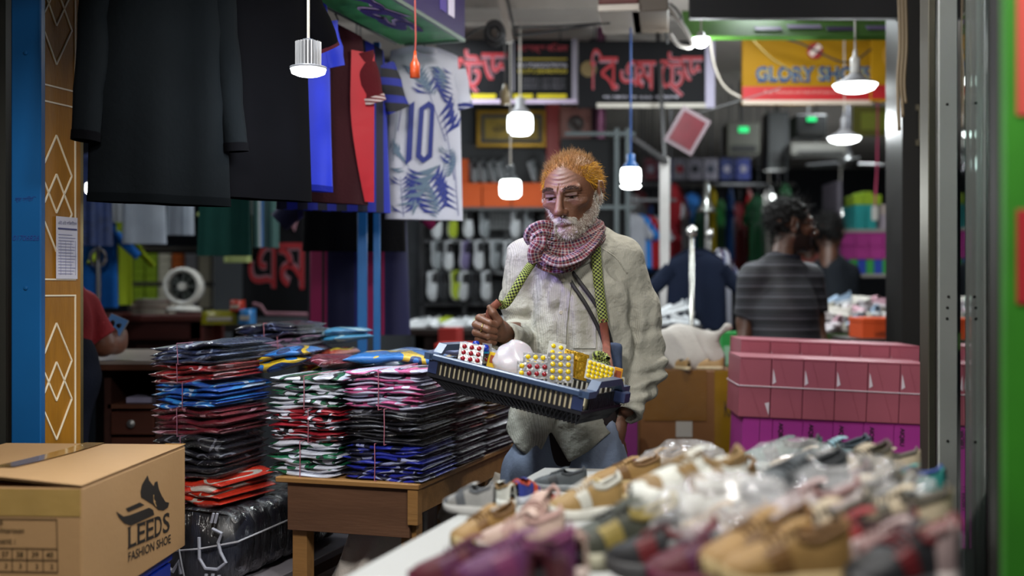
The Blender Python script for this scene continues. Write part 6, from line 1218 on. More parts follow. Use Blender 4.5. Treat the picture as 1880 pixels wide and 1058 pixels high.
aL = aL + dist(eL + np.array([0, 0, -.02]), .11) * .011 * np.sin(G[2] * 120 + waves(G, 23, 5, 26, 1.9)) + .005 * np.sin(waves(G, 24, 4, 22, 1.8) + (G[0] - .3) * 90) * np.clip((1.32 - G[2]) / .2, 0, 1) + dist(wL, .05) * .006 * np.sin(G[2] * 210)
arm_gap = -np.abs(aL - F) 
F = F + .0045 * np.sin((G[0] - .18) * 75 + waves(G, 25, 4, 11, 1.6)) * np.clip((1.36 - G[2]) / .15, 0, 1) + .0042 * np.sin(waves(G, 26, 5, 34, 2.4))
F = F + .009 * np.exp(-((G[2] - .9) / .07) ** 2) * np.sin(waves(G, 27, 4, 22, 2.))
dg = G[0] * .6 + G[2] * .8; F = F + .004 * np.sin(dg * 85 + waves(G, 28, 3, 10, 1.2)) * dist(pm(1120, 520, -.05), .13)
F = smin(smin(F, aR, .014), aL, .012)
hx = [P(x, 529, D0).x for x in (900, 930, 950, 985, 1004, 1009, 1014, 1041, 1075, 1110, 1150, 1180)]; hz = [zy(y, D0) for y in (790, 795, 822, 843, 796, 786, 793, 840, 822, 795, 770, 765)]
wd_m = np.clip((F * 0 + (G[0] - .33) / .01), 0, 1); hm = np.interp(G[0], hx, hz).astype(np.float32)
F = smax(F, np.where(aL < .01, -1., hm - G[2]).astype(np.float32), .004)
for p, q in ((wR, eR), (wL, eL)):                                                          # open cuffs
    n_ = (p - q) / np.linalg.norm(p - q); F = smax(F, (G[0] - p[0]) * n_[0] + (G[1] - p[1]) * n_[1] + (G[2] - p[2]) * n_[2] - .018 + np.where((G[0] - p[0]) ** 2 + (G[1] - p[1]) ** 2 + (G[2] - p[2]) ** 2 < .0064, 0, -1).astype(np.float32), .003); F = smax(F, -rc(G, p - n_ * .02, p + n_ * .06, .03, .032), .004)
Vs, Qs = nets(F, lo, h); shirt = child(npmesh('shirt', Vs, Qs, sm))
bvh = BVHTree.FromPolygons([tuple(v) for v in Vs], [tuple(q) for q in Qs]); cam0 = Vector((0, 0, CAMH))
def hit(px, py, off=.003):
    d_ = (P(px, py, 1) - cam0).normalized(); r_ = bvh.ray_cast(cam0, d_)
    p = r_[0] if r_[0] is not None and r_[0].y < 3.35 else P(px, py, D0 - .06); return p - d_ * off
def drape(name, A_, B_, m, n=14, k=4, off=.003, parent=None, th=.0025):
    A_, B_ = np.array(A_, float), np.array(B_, float); ts = np.linspace(0, 1, n)
    ia = [np.array([np.interp(t, np.linspace(0, 1, len(q)), q[:, j]) for t in ts]) for q in (A_, B_) for j in (0, 1)]
    v = []; f = []
    for lay in (0, 1):
        for i in range(n):
            for j in range(k):
                s_ = j / (k - 1); v.append(hit(ia[0][i] * (1 - s_) + ia[2][i] * s_, ia[1][i] * (1 - s_) + ia[3][i] * s_, off - lay * th))
    N1 = n * k
    for i in range(n - 1):
        for j in range(k - 1): a = i * k + j; q = (a, a + 1, a + k + 1, a + k); f += [q, tuple(x + N1 for x in q[::-1])]
    for i in range(n - 1):
        for j in (0, k - 1): a = i * k + j; f.append((a, a + k, a + k + N1, a + N1))
    return child(mesh(name, v, f, m, None, True))
drape('placket', [(1036, 492), (1022, 600), (1018, 700), (1004, 788)], [(1052, 492), (1040, 600), (1036, 700), (1014, 790)], sm, 20, 3, .0045)
drape('collar_leaf', [(1070, 440), (1084, 446), (1098, 452)], [(1046, 500), (1064, 492), (1092, 476)], sm, 8, 5, .008, th=.003)
drape('shoulder_yoke_seam', [(1102, 452), (1130, 470), (1152, 500)], [(1104, 455), (1131, 473), (1151, 503)], sm, 8, 2, .003)
drape('chest_pocket', [(1050, 572), (1052, 640)], [(1094, 566), (1094, 640)], sm, 6, 6, .0035)
btn = M('#b3ac9a', .3, name='button')
for x, y in ((1034, 514), (1030, 574), (1028, 630), (1022, 757), (1077, 470)):
    q = hit(x, y, .007); e = child(MB().lathe([(.0055, 0), (.006, .001), (.005, .0022), (.003, .0016), (0, .0016)], 14, Matrix.Translation(q) @ Matrix.Rotation(R(90), 4, 'X')).build('button', btn if x != 1077 else metal('#8a8880', .3), None, True))
lo2 = (-.05, 3.0, .74); G = fgrid(lo2, (.42, 3.4, 1.47), .009); F = smax(smax(torso(G, [.10, .12, .135, .132, .128, .1, .068, .058], [.10, .112, .106, .092, .084, .07, .056, .05]), G[2] - 1.44, .01), .79 - G[2], .01); V, Q = nets(F, lo2, .009); child(npmesh('undershirt', V, Q, M('#241a1c', .9, name='dark_cloth')))
# trousers
lo = (-.1, 2.98, .02); h = .008; G = fgrid(lo, (.45, 3.42, .93), h)
F = smax(torso(G, [.170, .160, .135, .13, .1, .1, .1, .1], [.12, .11, .095, .1, .1, .1, .1, .1]), np.abs(G[2] - .79) - .13, .02)
for a, b_, sg in ((hipR, ftR, -1), (hipL, ftL, 1)):
    kn = np.array([(a[0] + b_[0]) / 2, 3.18, .45]); F = chain(G, (a + np.array([0, 0, -.06]), kn, np.array([b_[0], 3.21, .09])), (.094, .078, .068), .06, F)
F = F + .007 * np.sin(waves(G, 31, 5, 20, 2.2, (1, 1, .5))) + .005 * np.sin((G[0] - .1) * 60 + waves(G, 32, 3, 9, 1.5)); F = smax(F, .06 - G[2], .004); F = smax(F, -rc(G, HP + np.array([0, 0, .08]), HP + np.array([-.005, .0, -.02]), .031, .03), .008)
V, Q = nets(F, lo, h); child(npmesh('trousers', V, Q, M('#79849a', .85, var=.28, vs=6, bmp=.35, bs=45, name='faded_denim')))
for b_ in (ftR, ftL): child(MB().box((b_[0] - .048, b_[1] - .19, .0), (b_[0] + .048, b_[1] + .07, .012), .004).build('sandal_sole', plastic('#2a1c14'), None)); child(MB().tube([(b_[0] - .05, b_[1] - .09, .01), (b_[0] - .03, b_[1] - .09, .06), (b_[0] + .03, b_[1] - .09, .06), (b_[0] + .05, b_[1] - .09, .01)], .01, 6).build('sandal_strap', plastic('#2a1c14'), None))
# scarf and straps: swept cloth with uv
def sweep(name, pts, rw, rt, m, pleat=0., n=16, closed=False, uvs=1., up=None):
    pts = [Vector(p) for p in pts]; q = []
    for i in range(len(pts) - (0 if closed else 1)):
        g = lambda k: pts[k % len(pts)] if closed else pts[min(max(k, 0), len(pts) - 1)]
        a, b_, c_, e = g(i - 1), g(i), g(i + 1), g(i + 2)
        for t in np.linspace(0, 1, 7, endpoint=False): q.append(.5 * ((2 * b_) + (c_ - a) * t + (2 * a - 5 * b_ + 4 * c_ - e) * t * t + (3 * b_ - a - 3 * c_ + e) * t ** 3))
    if not closed: q.append(pts[-1])
    else: q.append(q[0].copy())
    v = []; U = []; L = 0; u_ = None; NN = len(q)
    for i, p in enumerate(q):
        t = (q[1] - q[NN - 2]) if closed and i in (0, NN - 1) else q[min(i + 1, NN - 1)] - q[max(i - 1, 0)]; t.normalize()
        if i: L += (p - q[i - 1]).length
        u_ = Vector((0, -1, 0)) if up is None else Vector(up)
        u_ = (u_ - t * u_.dot(t)).normalized() if abs(u_.dot(t)) < .97 else u_; s_ = t.cross(u_).normalized()
        f_ = i / (NN - 1); W_ = rw(f_) if callable(rw) else rw; T_ = rt(f_) if callable(rt) else rt
        for k in range(n + 1):
            a = 2 * math.pi * k / n; pl = 1 + pleat * math.sin(a * 5 + 3 * math.sin(L * 18)) + pleat * .5 * math.sin(a * 3 - L * 30)
            v.append(p + s_ * (W_ * math.cos(a) * pl) + u_ * (T_ * math.sin(a) * pl)); U.append((L * uvs, k / n * 2 * math.pi * W_ * .8 * uvs))
    f = [(i * (n + 1) + k, i * (n + 1) + k + 1, (i + 1) * (n + 1) + k + 1, (i + 1) * (n + 1) + k) for i in range(NN - 1) for k in range(n)]
    o = mesh(name, v, f, m, None, True); uv = o.data.uv_layers.new(name='uv'); li = np.zeros(len(o.data.loops), np.int32); o.data.loops.foreach_get('vertex_index', li); uv.data.foreach_set('uv', np.array(U, np.float32)[li].ravel()); return o
def uvnode(nt): tc = N(nt, 'ShaderNodeTexCoord'); sp = N(nt, 'ShaderNodeSeparateXYZ'); nt.links.new(tc.outputs['UV'], sp.inputs[0]); return sp
def ramp(nt, src, per, stops, off=0.):
    d = N(nt, 'ShaderNodeMath', operation='MULTIPLY_ADD', i_1=1 / per); d.inputs[2].default_value = 20 + off; nt.links.new(src, d.inputs[0]); fr = N(nt, 'ShaderNodeMath', operation='FRACT'); nt.links.new(d.outputs[0], fr.inputs[0])
    cr = N(nt, 'ShaderNodeValToRGB'); cr.color_ramp.interpolation = 'CONSTANT'; e = cr.color_ramp.elements
    while len(e) < len(stops): e.new(.5)
    for q, (p, c) in zip(e, stops): q.position = p; q.color = rgba(hexc(c))
    nt.links.new(fr.outputs[0], cr.inputs[0]); return cr.outputs[0]
pl, nt, b = nodes_of('checked_scarf'); sp = uvnode(nt); st_ = [(0, '#8f8480'), (.2, '#641420'), (.52, '#8f8480'), (.66, '#161c38'), (.9, '#6a2834')]
nt.links.new(mixc(nt, .5, ramp(nt, sp.outputs[0], .017, st_), ramp(nt, sp.outputs[1], .015, st_)), b.inputs['Base Color']); b.inputs['Roughness'].default_value = .9
tc = N(nt, 'ShaderNodeTexCoord'); nz = N(nt, 'ShaderNodeTexNoise', i_Scale=45., i_Detail=4.); nt.links.new(tc.outputs['Object'], nz.inputs['Vector']); bump(nt, b, nz.outputs['Fac'], .5, .006)
def loop(cx, cy2, rx, ry, tilt, r_, dd, depth, ph=0., n=14, sag=0.):
    return [pm(cx + rx * math.cos(a), cy2 - ry * math.sin(a) - tilt * math.cos(a) + sag * max(0, -math.sin(a)) ** 2, dd + depth * math.sin(a)) for a in (ph + 2 * math.pi * i / n for i in range(n))]
for k_, (cx, cy2, rx, ry, tl_, dep, sag_, W_, T_) in enumerate(((1047, 418, 47, 6, 6, .066, 10, .017, .013), (1046, 428, 52, 9, 12, .074, 14, .018, .014), (1043, 440, 55, 12, 8, .082, 14, .019, .014), (1040, 450, 57, 13, 17, .086, 18, .017, .013), (1037, 459, 54, 12, 13, .088, 20, .016, .012))):
    child(sweep('scarf' if k_ == 0 else 'scarf_fold', loop(cx, cy2, rx, ry, tl_, 0, -.004, dep, .3 * k_, sag=sag_), lambda t, W_=W_, k_=k_: W_ * (1 + .22 * math.sin(t * 12.57 + k_ * 2)), T_, pl, .17, 24, True, up=(.2 * (k_ % 2), -.5, 1)))
child(sweep('scarf_fold', [pm(992, 452, -.08), pm(1000, 468, -.108), pm(1024, 482, -.125), pm(1056, 474, -.12), pm(1084, 452, -.09), pm(1102, 428, -.05)], .017, .012, pl, .18, 22, up=(0, -.6, 1)))
child(sweep('scarf_knot', [pm(1014, 418, -.09), pm(996, 414, -.105), pm(978, 420, -.105), pm(970, 434, -.095), pm(976, 446, -.085)], lambda t: .014 - .003 * t, .009, pl, .2, 20))
child(sweep('scarf_knot', [pm(1010, 432, -.1), pm(994, 430, -.115), pm(980, 440, -.115), pm(985, 456, -.11)], lambda t: .013 - .003 * t, .009, pl, .2, 20))
child(sweep('scarf_tail', [pm(988, 428, -.11), pm(990, 446, -.125), pm(982, 462, -.122), pm(986, 480, -.11)], lambda t: .017 + .004 * t, .007, pl, .2, 16))
rp, nt, b = nodes_of('braided_strap'); sp = uvnode(nt); mx = N(nt, 'ShaderNodeTexChecker'); mx.inputs['Scale'].default_value = 1.; cmb = N(nt, 'ShaderNodeCombineXYZ')
for i_, k_ in ((0, 190.), (1, 190.)):
    q = N(nt, 'ShaderNodeMath', operation='MULTIPLY', i_1=k_); nt.links.new(sp.outputs[i_], q.inputs[0]); nt.links.new(q.outputs[0], cmb.inputs[i_])
cmb.inputs[2].default_value = .5; nt.links.new(cmb.outputs[0], mx.inputs['Vector']); mx.inputs['Color1'].default_value = rgba(hexc('#14160f')); mx.inputs['Color2'].default_value = rgba(hexc('#8f9a4a')); nt.links.new(mx.outputs[0], b.inputs['Base Color']); b.inputs['Roughness'].default_value = .8
rp2 = M('#6e3a2a', .8, var=.8, vs=60, stretch=(1, 1, .3), name='frayed_strap')
def hv(px, py, off): return np.array(hit(px, py, off))
Hh = HN + np.array([.004, -.012, .045])
sa = thing('tray_strap', 'braided black and yellow green strap carrying the tray', 'strap', Vector(hv(1105, 560, .01))); so_ = sa.location.copy()
def ch2(o): o.parent = sa; o.matrix_parent_inverse = Matrix.Translation(-so_); return o
ch2(sweep('left_strap', [Hh + np.array([.02, 0, .02]), np.array(P(930, 556, 2.985)), np.array(P(960, 508, 3.0)), hv(986, 470, .014), hv(1002, 446, .02)], .0115, .006, rp, 0, 12))
ch2(sweep('left_strap_end', [HN + np.array([-.002, .0, -.04]), HN + np.array([.004, -.004, .0]), Hh, Hh + np.array([.024, 0, .026])], .010, .0055, rp2, .1, 12))
ch2(sweep('right_strap', [hv(1092, 434, .01), hv(1094, 455, .012), hv(1096, 490, .012), hv(1101, 540, .012), hv(1108, 592, .016)], .0135, .0055, rp, 0, 12))
ch2(sweep('right_strap_end', [hv(1107, 586, .016), hv(1113, 630, .025), np.array(P(1117, 668, 2.90)), np.array(P(1124, 706, 2.80))], .011, .0055, rp2, .1, 12))
bs_ = M('#1a1718', .6, name='black_webbing')
sb = thing('shoulder_bag', 'small bag with black webbing straps under the man\'s arm', 'bag', Vector(pm(1130, 660, -.1))); sbo = sb.location.copy()
for pts in ([(1030, 486), (1052, 524), (1076, 560), (1100, 606), (1112, 640)], [(1040, 486), (1066, 520), (1092, 556), (1112, 596), (1122, 630)]):
    o = sweep('webbing_strap', [hv(x, y, .006) for x, y in pts], .0055, .002, bs_, 0, 8); o.parent = sb; o.matrix_parent_inverse = Matrix.Translation(-sbo)
lo = (-.04, -.03, -.07); G = fgrid(lo, (.04, .05, .07), .005); F = smax(smax(np.abs(G[0]) - .024, np.abs(G[1]) - .015, .012), np.abs(G[2]) - .05, .015) + waves(G, 41, 4, 50, .003); V, Q = nets(F, lo, .005); o = npmesh('pouch', V, Q, M('#33405a', .8, var=.7, vs=40, name='blue_check')); o.parent = sb
# ================================================================ tray and what lies in it
FL, FR, BR = P(792, 648, 2.86), P(1076, 718, 2.66), P(1160, 712, 2.84)
e1 = (FR - FL).normalized(); TLn = (FR - FL).length; e2 = BR - FR; e2 = (e2 - e1 * e2.dot(e1)).normalized(); e3 = e1.cross(e2); TWd = .23
TR = Matrix((e1, e2, e3)).transposed().to_4x4(); TR.translation = FL
ty = thing('vendor_tray', 'dark blue slotted plastic tray hung before the old man', 'tray', FL, tuple(TR.to_euler()))
bp_ = plastic('#2a3558', .4); bp3 = plastic('#14151c', .5); bpr = M('#3a4a66', .35, var=.15, name='tray_rim')
rimh = .016
MB().box((0, -.012, -rimh), (TLn, .006, 0), .003).build('front_rim', bpr, ty); MB().box((0, TWd - .006, -rimh), (TLn, TWd + .012, 0), .003).build('back_rim', bpr, ty)
for nm_, x0, x1, sg in (('left_handle', -.012, .012, -1), ('right_handle', TLn - .012, TLn + .014, 1)):
    prof = [(-.012, 0), (.03, 0), (.05, .022), (TWd - .05, .022), (TWd - .03, 0), (TWd + .012, 0)]
    b = MB()
    for (ya, za), (yb, zb_) in zip(prof[:-1], prof[1:]):
        b.add([(x, y, z + dz) for x in (x0, x1 + .0) for y, z in ((ya, za), (yb, zb_)) for dz in (-rimh, 0)], [(0, 1, 3, 2), (4, 6, 7, 5), (1, 5, 7, 3), (0, 2, 6, 4), (0, 4, 5, 1), (2, 3, 7, 6)])
    b.build(nm_, bpr, ty)
    hb_ = MB().box((x0, TWd - .045, -.04), (x1 + .012 * sg * (sg > 0), TWd - .005, -.012), .003).build('handle_lug', bp_, ty)
zb0, zb1 = -.05, -.085; ins = .028
sl_b = MB().box((-.0027, -.003, zb0), (.0027, .003, -rimh + .002)); so0 = sl_b.build('slat', bp3, ty); so0.location = (.03, -.004, 0)
def slat(x, y, rz=0.): o = so0.copy(); C.objects.link(o); o.location = (x, y, 0); o.rotation_euler = (0, 0, rz); return o
nsl = 27
for i in range(1, nsl + 1): slat(.03 + (TLn - .07) * i / nsl, -.004)
for i in range(nsl + 1): slat(.03 + (TLn - .07) * i / nsl, TWd + .004)
for i in range(15):
    for x in (.004, TLn - .004): slat(x, .04 + (TWd - .08) * i / 14, R(90))
for x, y in ((.0, -.004), (TLn - .03, -.004), (0, TWd - .0), (TLn - .03, TWd)): MB().box((x, y - .003, zb0), (x + .03, y + .004, -.012), .002).build('corner_panel', bp_, ty)
MB().box((0, -.007, zb0 - .008), (TLn, .0, zb0)).box((0, TWd, zb0 - .008), (TLn, TWd + .007, zb0)).box((0, 0, zb0 - .008), (.008, TWd, zb0)).box((TLn - .008, 0, zb0 - .008), (TLn, TWd, zb0)).build('lower_band', bp3, ty)
b = MB(); x0, x1, y0, y1 = ins * 1.9, TLn - ins * .6, ins * .4, TWd - ins
def wall(a, c, e, f_): 
    a, c, e, f_ = map(Vector, (a, c, e, f_)); n = 34
    for i in range(n):
        for s_ in (0, 1):
            u0 = (i + s_) / n; u1 = (i + 1 - s_) / n; b.bar(a.lerp(c, u0), e.lerp(f_, u1), .0022)
wall((0, -.003, zb0 - .006), (TLn, -.003, zb0 - .006), (x0, y0, zb1), (x1, y0, zb1)); wall((TLn, 0, zb0 - .006), (TLn, TWd, zb0 - .006), (x1, y0, zb1), (x1, y1, zb1)); wall((0, 0, zb0 - .006), (0, TWd, zb0 - .006), (x0, y0, zb1), (x0, y1, zb1)); wall((x0, y0, zb1), (x1, y0, zb1), (x0, y1, zb1), (x1, y1, zb1))
lt_ = b.build('lattice', bp3, ty); lt_['kind'] = 'stuff'
inn_ = MB(); inn_.add([(0.006, .002, zb0), (TLn - .006, .002, zb0), (TLn - .006, TWd - .002, zb0), (.006, TWd - .002, zb0), (x0, y0 + .004, zb1 + .004), (x1 - .004, y0 + .004, zb1 + .004), (x1 - .004, y1, zb1 + .004), (x0, y1, zb1 + .004)], [(0, 1, 5, 4), (1, 2, 6, 5), (2, 3, 7, 6), (3, 0, 4, 7), (4, 5, 6, 7)]); inn_.build('inner_shell', M('#14161a', .7, name='inner_dark'), ty)
MB().box((.02, .001, zb0), (TLn - .03, .003, -.018)).box((TLn - .012, .03, zb0), (TLn - .010, TWd - .03, -.018)).box((.02, .01, zb0), (TLn - .03, TWd - .01, zb0 + .002)).build('paper_lining', M('#cfc4a4', .8, var=.2, vs=20, name='paper'), ty)
# blister packs
foil = M('#9a9a9c', .25, metal=.5, var=.15, bmp=.2, bs=80, name='foil'); cardw = M('#b8b8b4', .35, coat=.4, name='blister_card'); 
yel, redp = M('#d8b800', .22, coat=.6, var=.05, name='yellow_pill'), M('#8a0c1c', .2, coat=.7, var=.05, name='red_pill')
pill_me = None
def blister(label, pxc, pyb, d, nx, ny, cellx, cellz, cols, sheet_, rot=(0, 0, 0), r_=.0062):
    global pill_me
    o = thing('blister_pack', label, 'medicine', P(pxc, pyb, d), tuple(R(a) for a in rot), 'blister packs in the tray'); W_, H_ = nx * cellx + .006, ny * cellz + .006
    MB().box((-W_ / 2, -.0006, 0), (W_ / 2, .0006, H_), .0003).build('sheet', sheet_, o)
    for j in range(ny):
        for i in range(nx):
            c_ = cols(i, j)
            if c_ is None: continue
            b_ = MB().lathe([(r_, 0), (r_ * .95, r_ * .35), (r_ * .6, r_ * .62), (0, r_ * .7)], 12)
            if pill_me is None: t_ = b_.build('pill', yel, None, True); pill_me = t_.data; bpy.data.objects.remove(t_)
            q = link('pill', pill_me, o); setm(q, c_); q.location = (-W_ / 2 + .003 + cellx * (i + .5), -.0004, .003 + cellz * (j + .5)); q.rotation_euler = (R(90), 0, 0)
    return o
Y_ = lambda i, j: yel
Rd = lambda i, j: redp
blister('foil pack of red pills at the left end of the tray', 862, 668, 2.83, 3, 3, .0185, .0155, Rd, foil, (-18, 9, 4)); blister('narrow foil pack of red pills behind the first red pack', 893, 668, 2.87, 1, 3, .02, .0155, Rd, foil, (-14, 9, 25))
blister('foil pack of mixed red and yellow pills in the middle', 978, 695, 2.765, 4, 2, .0185, .0175, lambda i, j: yel if i == 0 else redp, foil, (-14, 3, -2)); blister('yellow pill pack standing foremost in the middle', 1028, 703, 2.745, 3, 4, .0188, .0165, Y_, foil, (-12, 3, 2), .0072)
blister('yellow pill pack behind the mixed pack', 982, 676, 2.82, 3, 2, .0185, .016, Y_, foil, (-14, 4, 0)); blister('white card of yellow pills leaning at the back', 1018, 668, 2.88, 2, 3, .02, .017, Y_, cardw, (-20, 14, 10)); blister('white card of small yellow pills near the strap', 1098, 702, 2.80, 6, 4, .0115, .0115, Y_, cardw, (-22, 18, 14), .0052); blister('small yellow pill pack at the right end', 1136, 712, 2.86, 2, 2, .014, .012, Y_, cardw, (-22, 10, 20), .0055)
gold = M('#a8821c', .25, metal=.6, var=.3, vs=40, bmp=.3, bs=60, name='gold_foil')
for i, (x, y, d, rz) in enumerate(((1040, 690, 2.86, 8), (1054, 694, 2.83, 10), (1066, 698, 2.80, 14))):
    o = thing('gold_sachet', ('rearmost', 'middle', 'foremost')[i] + ' gold foil sachet strip beside the yellow pills', 'sachet', P(x, y, d), (R(-20), R(14), R(rz)), 'gold sachets in the tray')
    for k in range(3): MB().box((-.014, -.002, k * .023), (.014, .002, k * .023 + .021), .0015).build('sachet', gold, o); 
    MB().box((-.015, -.0005, 0), (.015, .0005, .069)).build('strip', gold, o)
lo = (-.08, -.07, -.05); G = fgrid(lo, (.09, .07, .06), .004); F = smin(el(G, (0, 0, -.02), (.062, .05, .05)), el(G, (.0, 0, .012), (.032, .03, .03)), .03) + np.abs(waves(G, 51, 4, 45, .006)); V, Q = nets(F, lo, .004)
fo, nt, b = nodes_of('milky_film'); b.inputs['Base Color'].default_value = (.62, .58, .64, 1); b.inputs['Roughness'].default_value = .25; b.inputs['Alpha'].default_value = .78; b.inputs['Coat Weight'].default_value = .6; b.inputs['Subsurface Weight'].default_value = .2
o = npmesh('plastic_bag', V, Q, fo); o.location = P(945, 655, 2.87); tag(o, 'milky white plastic bag dome inside the tray', 'plastic bag')
for i, (x, y, d) in enumerate(((874, 632, 2.9), (891, 639, 2.86))):
    o = thing('blue_ball', ('rear', 'front') + (0,) and ('rear', 'front')[i] + ' small blue cap beside the red pills', 'cap', P(x, y, d), 0, 'blue caps in the tray'); MB().lathe([(.009, -.01), (.01, 0), (.007, .007), (0, .009)], 14).build('dome', plastic('#12309a', .2), o, True); MB().lathe([(.0115, -.014), (.0115, -.009)], 14).build('rim', plastic('#0f6a8a', .3), o)
for i, (x, y, d, c_, lab) in enumerate(((904, 662, 2.86, '#c8a400', 'yellow packet beside the milky bag'), (1133, 690, 2.85, '#c88a0c', 'amber packet behind the strap end'))):
    o = thing('packet', lab, 'packet', P(x, y, d), (R(-12), R(15), R(12))); MB().box((-.012, -.004, -.02), (.012, .004, .02), .0015).build('sleeve', card(c_), o); MB().box((-.008, -.0048, -.008), (.008, -.004, .012)).build('print', printed('#8a3c10'), o)
o = thing('strap_knot', 'knotted end of the braided strap lying in the tray', 'rope', P(1104, 660, 2.87)); ob = sweep('knot', [o.location + Vector((.016 * math.cos(a * 1.5), .012 * math.sin(a * 2), .014 * math.sin(a))) for a in np.linspace(0, 6.6, 12)], .008, .008, rp, 0, 10); ob.parent = o; ob.matrix_parent_inverse = Matrix.Translation(-o.location)
rg_ = child(MB().tube([HN + np.array([-.017 + .0105 * math.cos(a) * .3, -.024 + .0108 * math.sin(a), .004 + .0108 * math.cos(a)]) for a in np.linspace(0, 6.2832, 18)], .0014, 6).build('finger_ring', M('#b8a060', .2, metal=.9, name='ring'), None, True))

# ================================================================ other people
def simple_person(name, label, base, feet, headc, head_yaw, hs, tors, arms, hair, shirt_m, skin_c, trousers_c, sleeve_t=.5, h=.008, glasses=False, beard_c=None, pitch=0.):
    o = thing(name, label, 'person', base); ob_ = o.location.copy()
    def ch(q): q.parent = o; q.matrix_parent_inverse = Matrix.Translation(-ob_); return q
    lo = (-.1, -.14, -.2); G = fgrid(lo, (.1, .13, .125), .004); V1, Q1 = nets(head_sdf(G, False), lo, .004)
    Rn = np.array(Matrix.Rotation(head_yaw, 3, 'Z') @ Matrix.Rotation(pitch, 3, 'X')); hc = np.array(headc); tw = lambda v: (v * hs) @ Rn.T + hc
    allp = np.array([p for a in arms for p in a] + [t[0] for t in tors]); lo = allp.min(0) - .18; hi = allp.max(0) + .18; lo[2] = 0
    G = fgrid(lo, hi, .012)
    F = None
    for (c0, r0), (c1_, r1) in zip(tors[:-1], tors[1:]): e = rc(G, c0, c1_, r0 * .72, r1 * .72); F = e if F is None else smin(F, e, .04)
    nk_ = tw(np.array([[0, .03, -.15]]))[0]; F = smin(F, rc(G, nk_, tors[0][0], .045, .06), .03)
    for a in arms: F = chain(G, a, (.045, .038, .03, .03)[:len(a)], .03, F); F = smin(F, el(G, a[-1], (.04, .04, .055)), .02)
    hp = np.array(tors[-1][0])
    for f_ in feet: F = chain(G, (hp, (hp + f_) / 2 + np.array([0, -.02, 0]), np.array(f_)), (.08, .05, .04), .03, F); F = smin(F, el(G, np.array(f_) + np.array([0, -.05, -.01]), (.045, .11, .035)), .02)
    V2, Q2 = nets(F, lo, .012); bo = ch(npmesh('body', np.concatenate([tw(V1), V2]), np.concatenate([Q1, Q2 + len(V1)]), skinmat('skin', skin_c)))
    tt = np.zeros((len(V1) + len(V2), 4))
    if beard_c: m_ = (V1[:, 2] < np.interp(V1[:, 1], [-.12, -.08, -.03, .0], [-.05, -.05, -.04, .01])) & (V1[:, 1] < .01) & (V1[:, 2] > -.13); tt[:len(V1)][m_] = (*hexc(beard_c), .92)
    tint(bo, tt)
    G = fgrid(lo, hi, h); F = None
    for (c0, r0), (c1_, r1) in zip(tors[:-1], tors[1:]): e = rc(G, c0, c1_, r0, r1); F = e if F is None else smin(F, e, .06)
    zb_ = hp[2] - .06; Fy = F
    for a in arms:
        a = [np.array(p) for p in a]; e = a[0] + (a[1] - a[0]) * sleeve_t * 2 if sleeve_t < .5 else a[1] + (a[2] - a[1]) * (sleeve_t - .5) * 2
        ce = chain(G, [a[0], e] if sleeve_t < .5 else [a[0], a[1], e], (.066, .062, .052), .03); n_ = (e - (a[0] if sleeve_t < .5 else a[1])); n_ = n_ / np.linalg.norm(n_)
        ce = smax(ce, (G[0] - e[0]) * n_[0] + (G[1] - e[1]) * n_[1] + (G[2] - e[2]) * n_[2], .004); F = smin(F, ce, .03)
    F = smin(F, chain(G, (arms[0][0], tors[0][0], arms[-1][0]), (.055, .062, .055), .03), .04) + .004 * np.sin(waves(G, 61, 4, 18, 2.)); F = smax(F, zb_ - G[2], .01)
    V, Q = nets(F, lo, h); ch(npmesh('shirt', V, Q, shirt_m))
    G = fgrid(lo, hi, .012); F = rc(G, hp + np.array([0, 0, .04]), hp, .14, .15)
    for f_ in feet: F = chain(G, (hp, (hp + f_) / 2 + np.array([0, -.02, 0]), np.array(f_) + np.array([0, 0, .06])), (.12, .085, .07), .04, F)
    V, Q = nets(smax(F, .06 - G[2], .01), lo, .012); ch(npmesh('trousers', V, Q, cloth(trousers_c)))
    c, nr, ar = centers(V1, Q1); m_ = ((c[:, 2] > .07 - np.clip((c[:, 1] + .08) * .95, 0, .15)) & (np.abs(c[:, 0]) < .077)).astype(float); rg = np.random.RandomState(9)
    cap = MB(); lo3 = (-.11, -.13, -.12); G = fgrid(lo3, (.11, .14, .15), .006); F = el(G, (0, .018, .034), (.08, .100, .085)) + waves(G, 8, 6, 90, .005) + np.abs(waves(G, 9, 6, 140, .004)); F = smax(F, (.062 - np.clip((G[1] + .085) * .95, 0, .135)) - G[2], .015); V, Q = nets(F, lo3, .006); ch(npmesh('hair', tw(V), Q, hairmat(hair, .5)))
    i = rg.choice(len(c), 2500, p=ar * m_ / (ar * m_).sum()); ch(strands('hair_curls', tw(c[i] * 1.06), (nr[i] + rg.normal(size=(len(i), 3)) * .5) @ Rn.T, np.full(len(i), .02), hairmat(hair, .5), None, .001, 3, .9))
    if glasses:
        gm = M('#101012', .3, name='spectacles'); b = MB()
        for sg in (-1, 1): b.tube([tw(np.array([[sg * .032 + .02 * math.cos(a), -.1 + .004 * abs(math.cos(a)), .002 + .014 * math.sin(a)]]))[0] for a in np.linspace(0, 6.28, 16)], .0018, 5); b.tube([tw(np.array([[sg * .052, -.095, .006]]))[0], tw(np.array([[sg * .078, -.02, .008]]))[0], tw(np.array([[sg * .08, .015, .002]]))[0]], .0018, 5)
        ch(b.build('spectacles', gm, None))
    return o
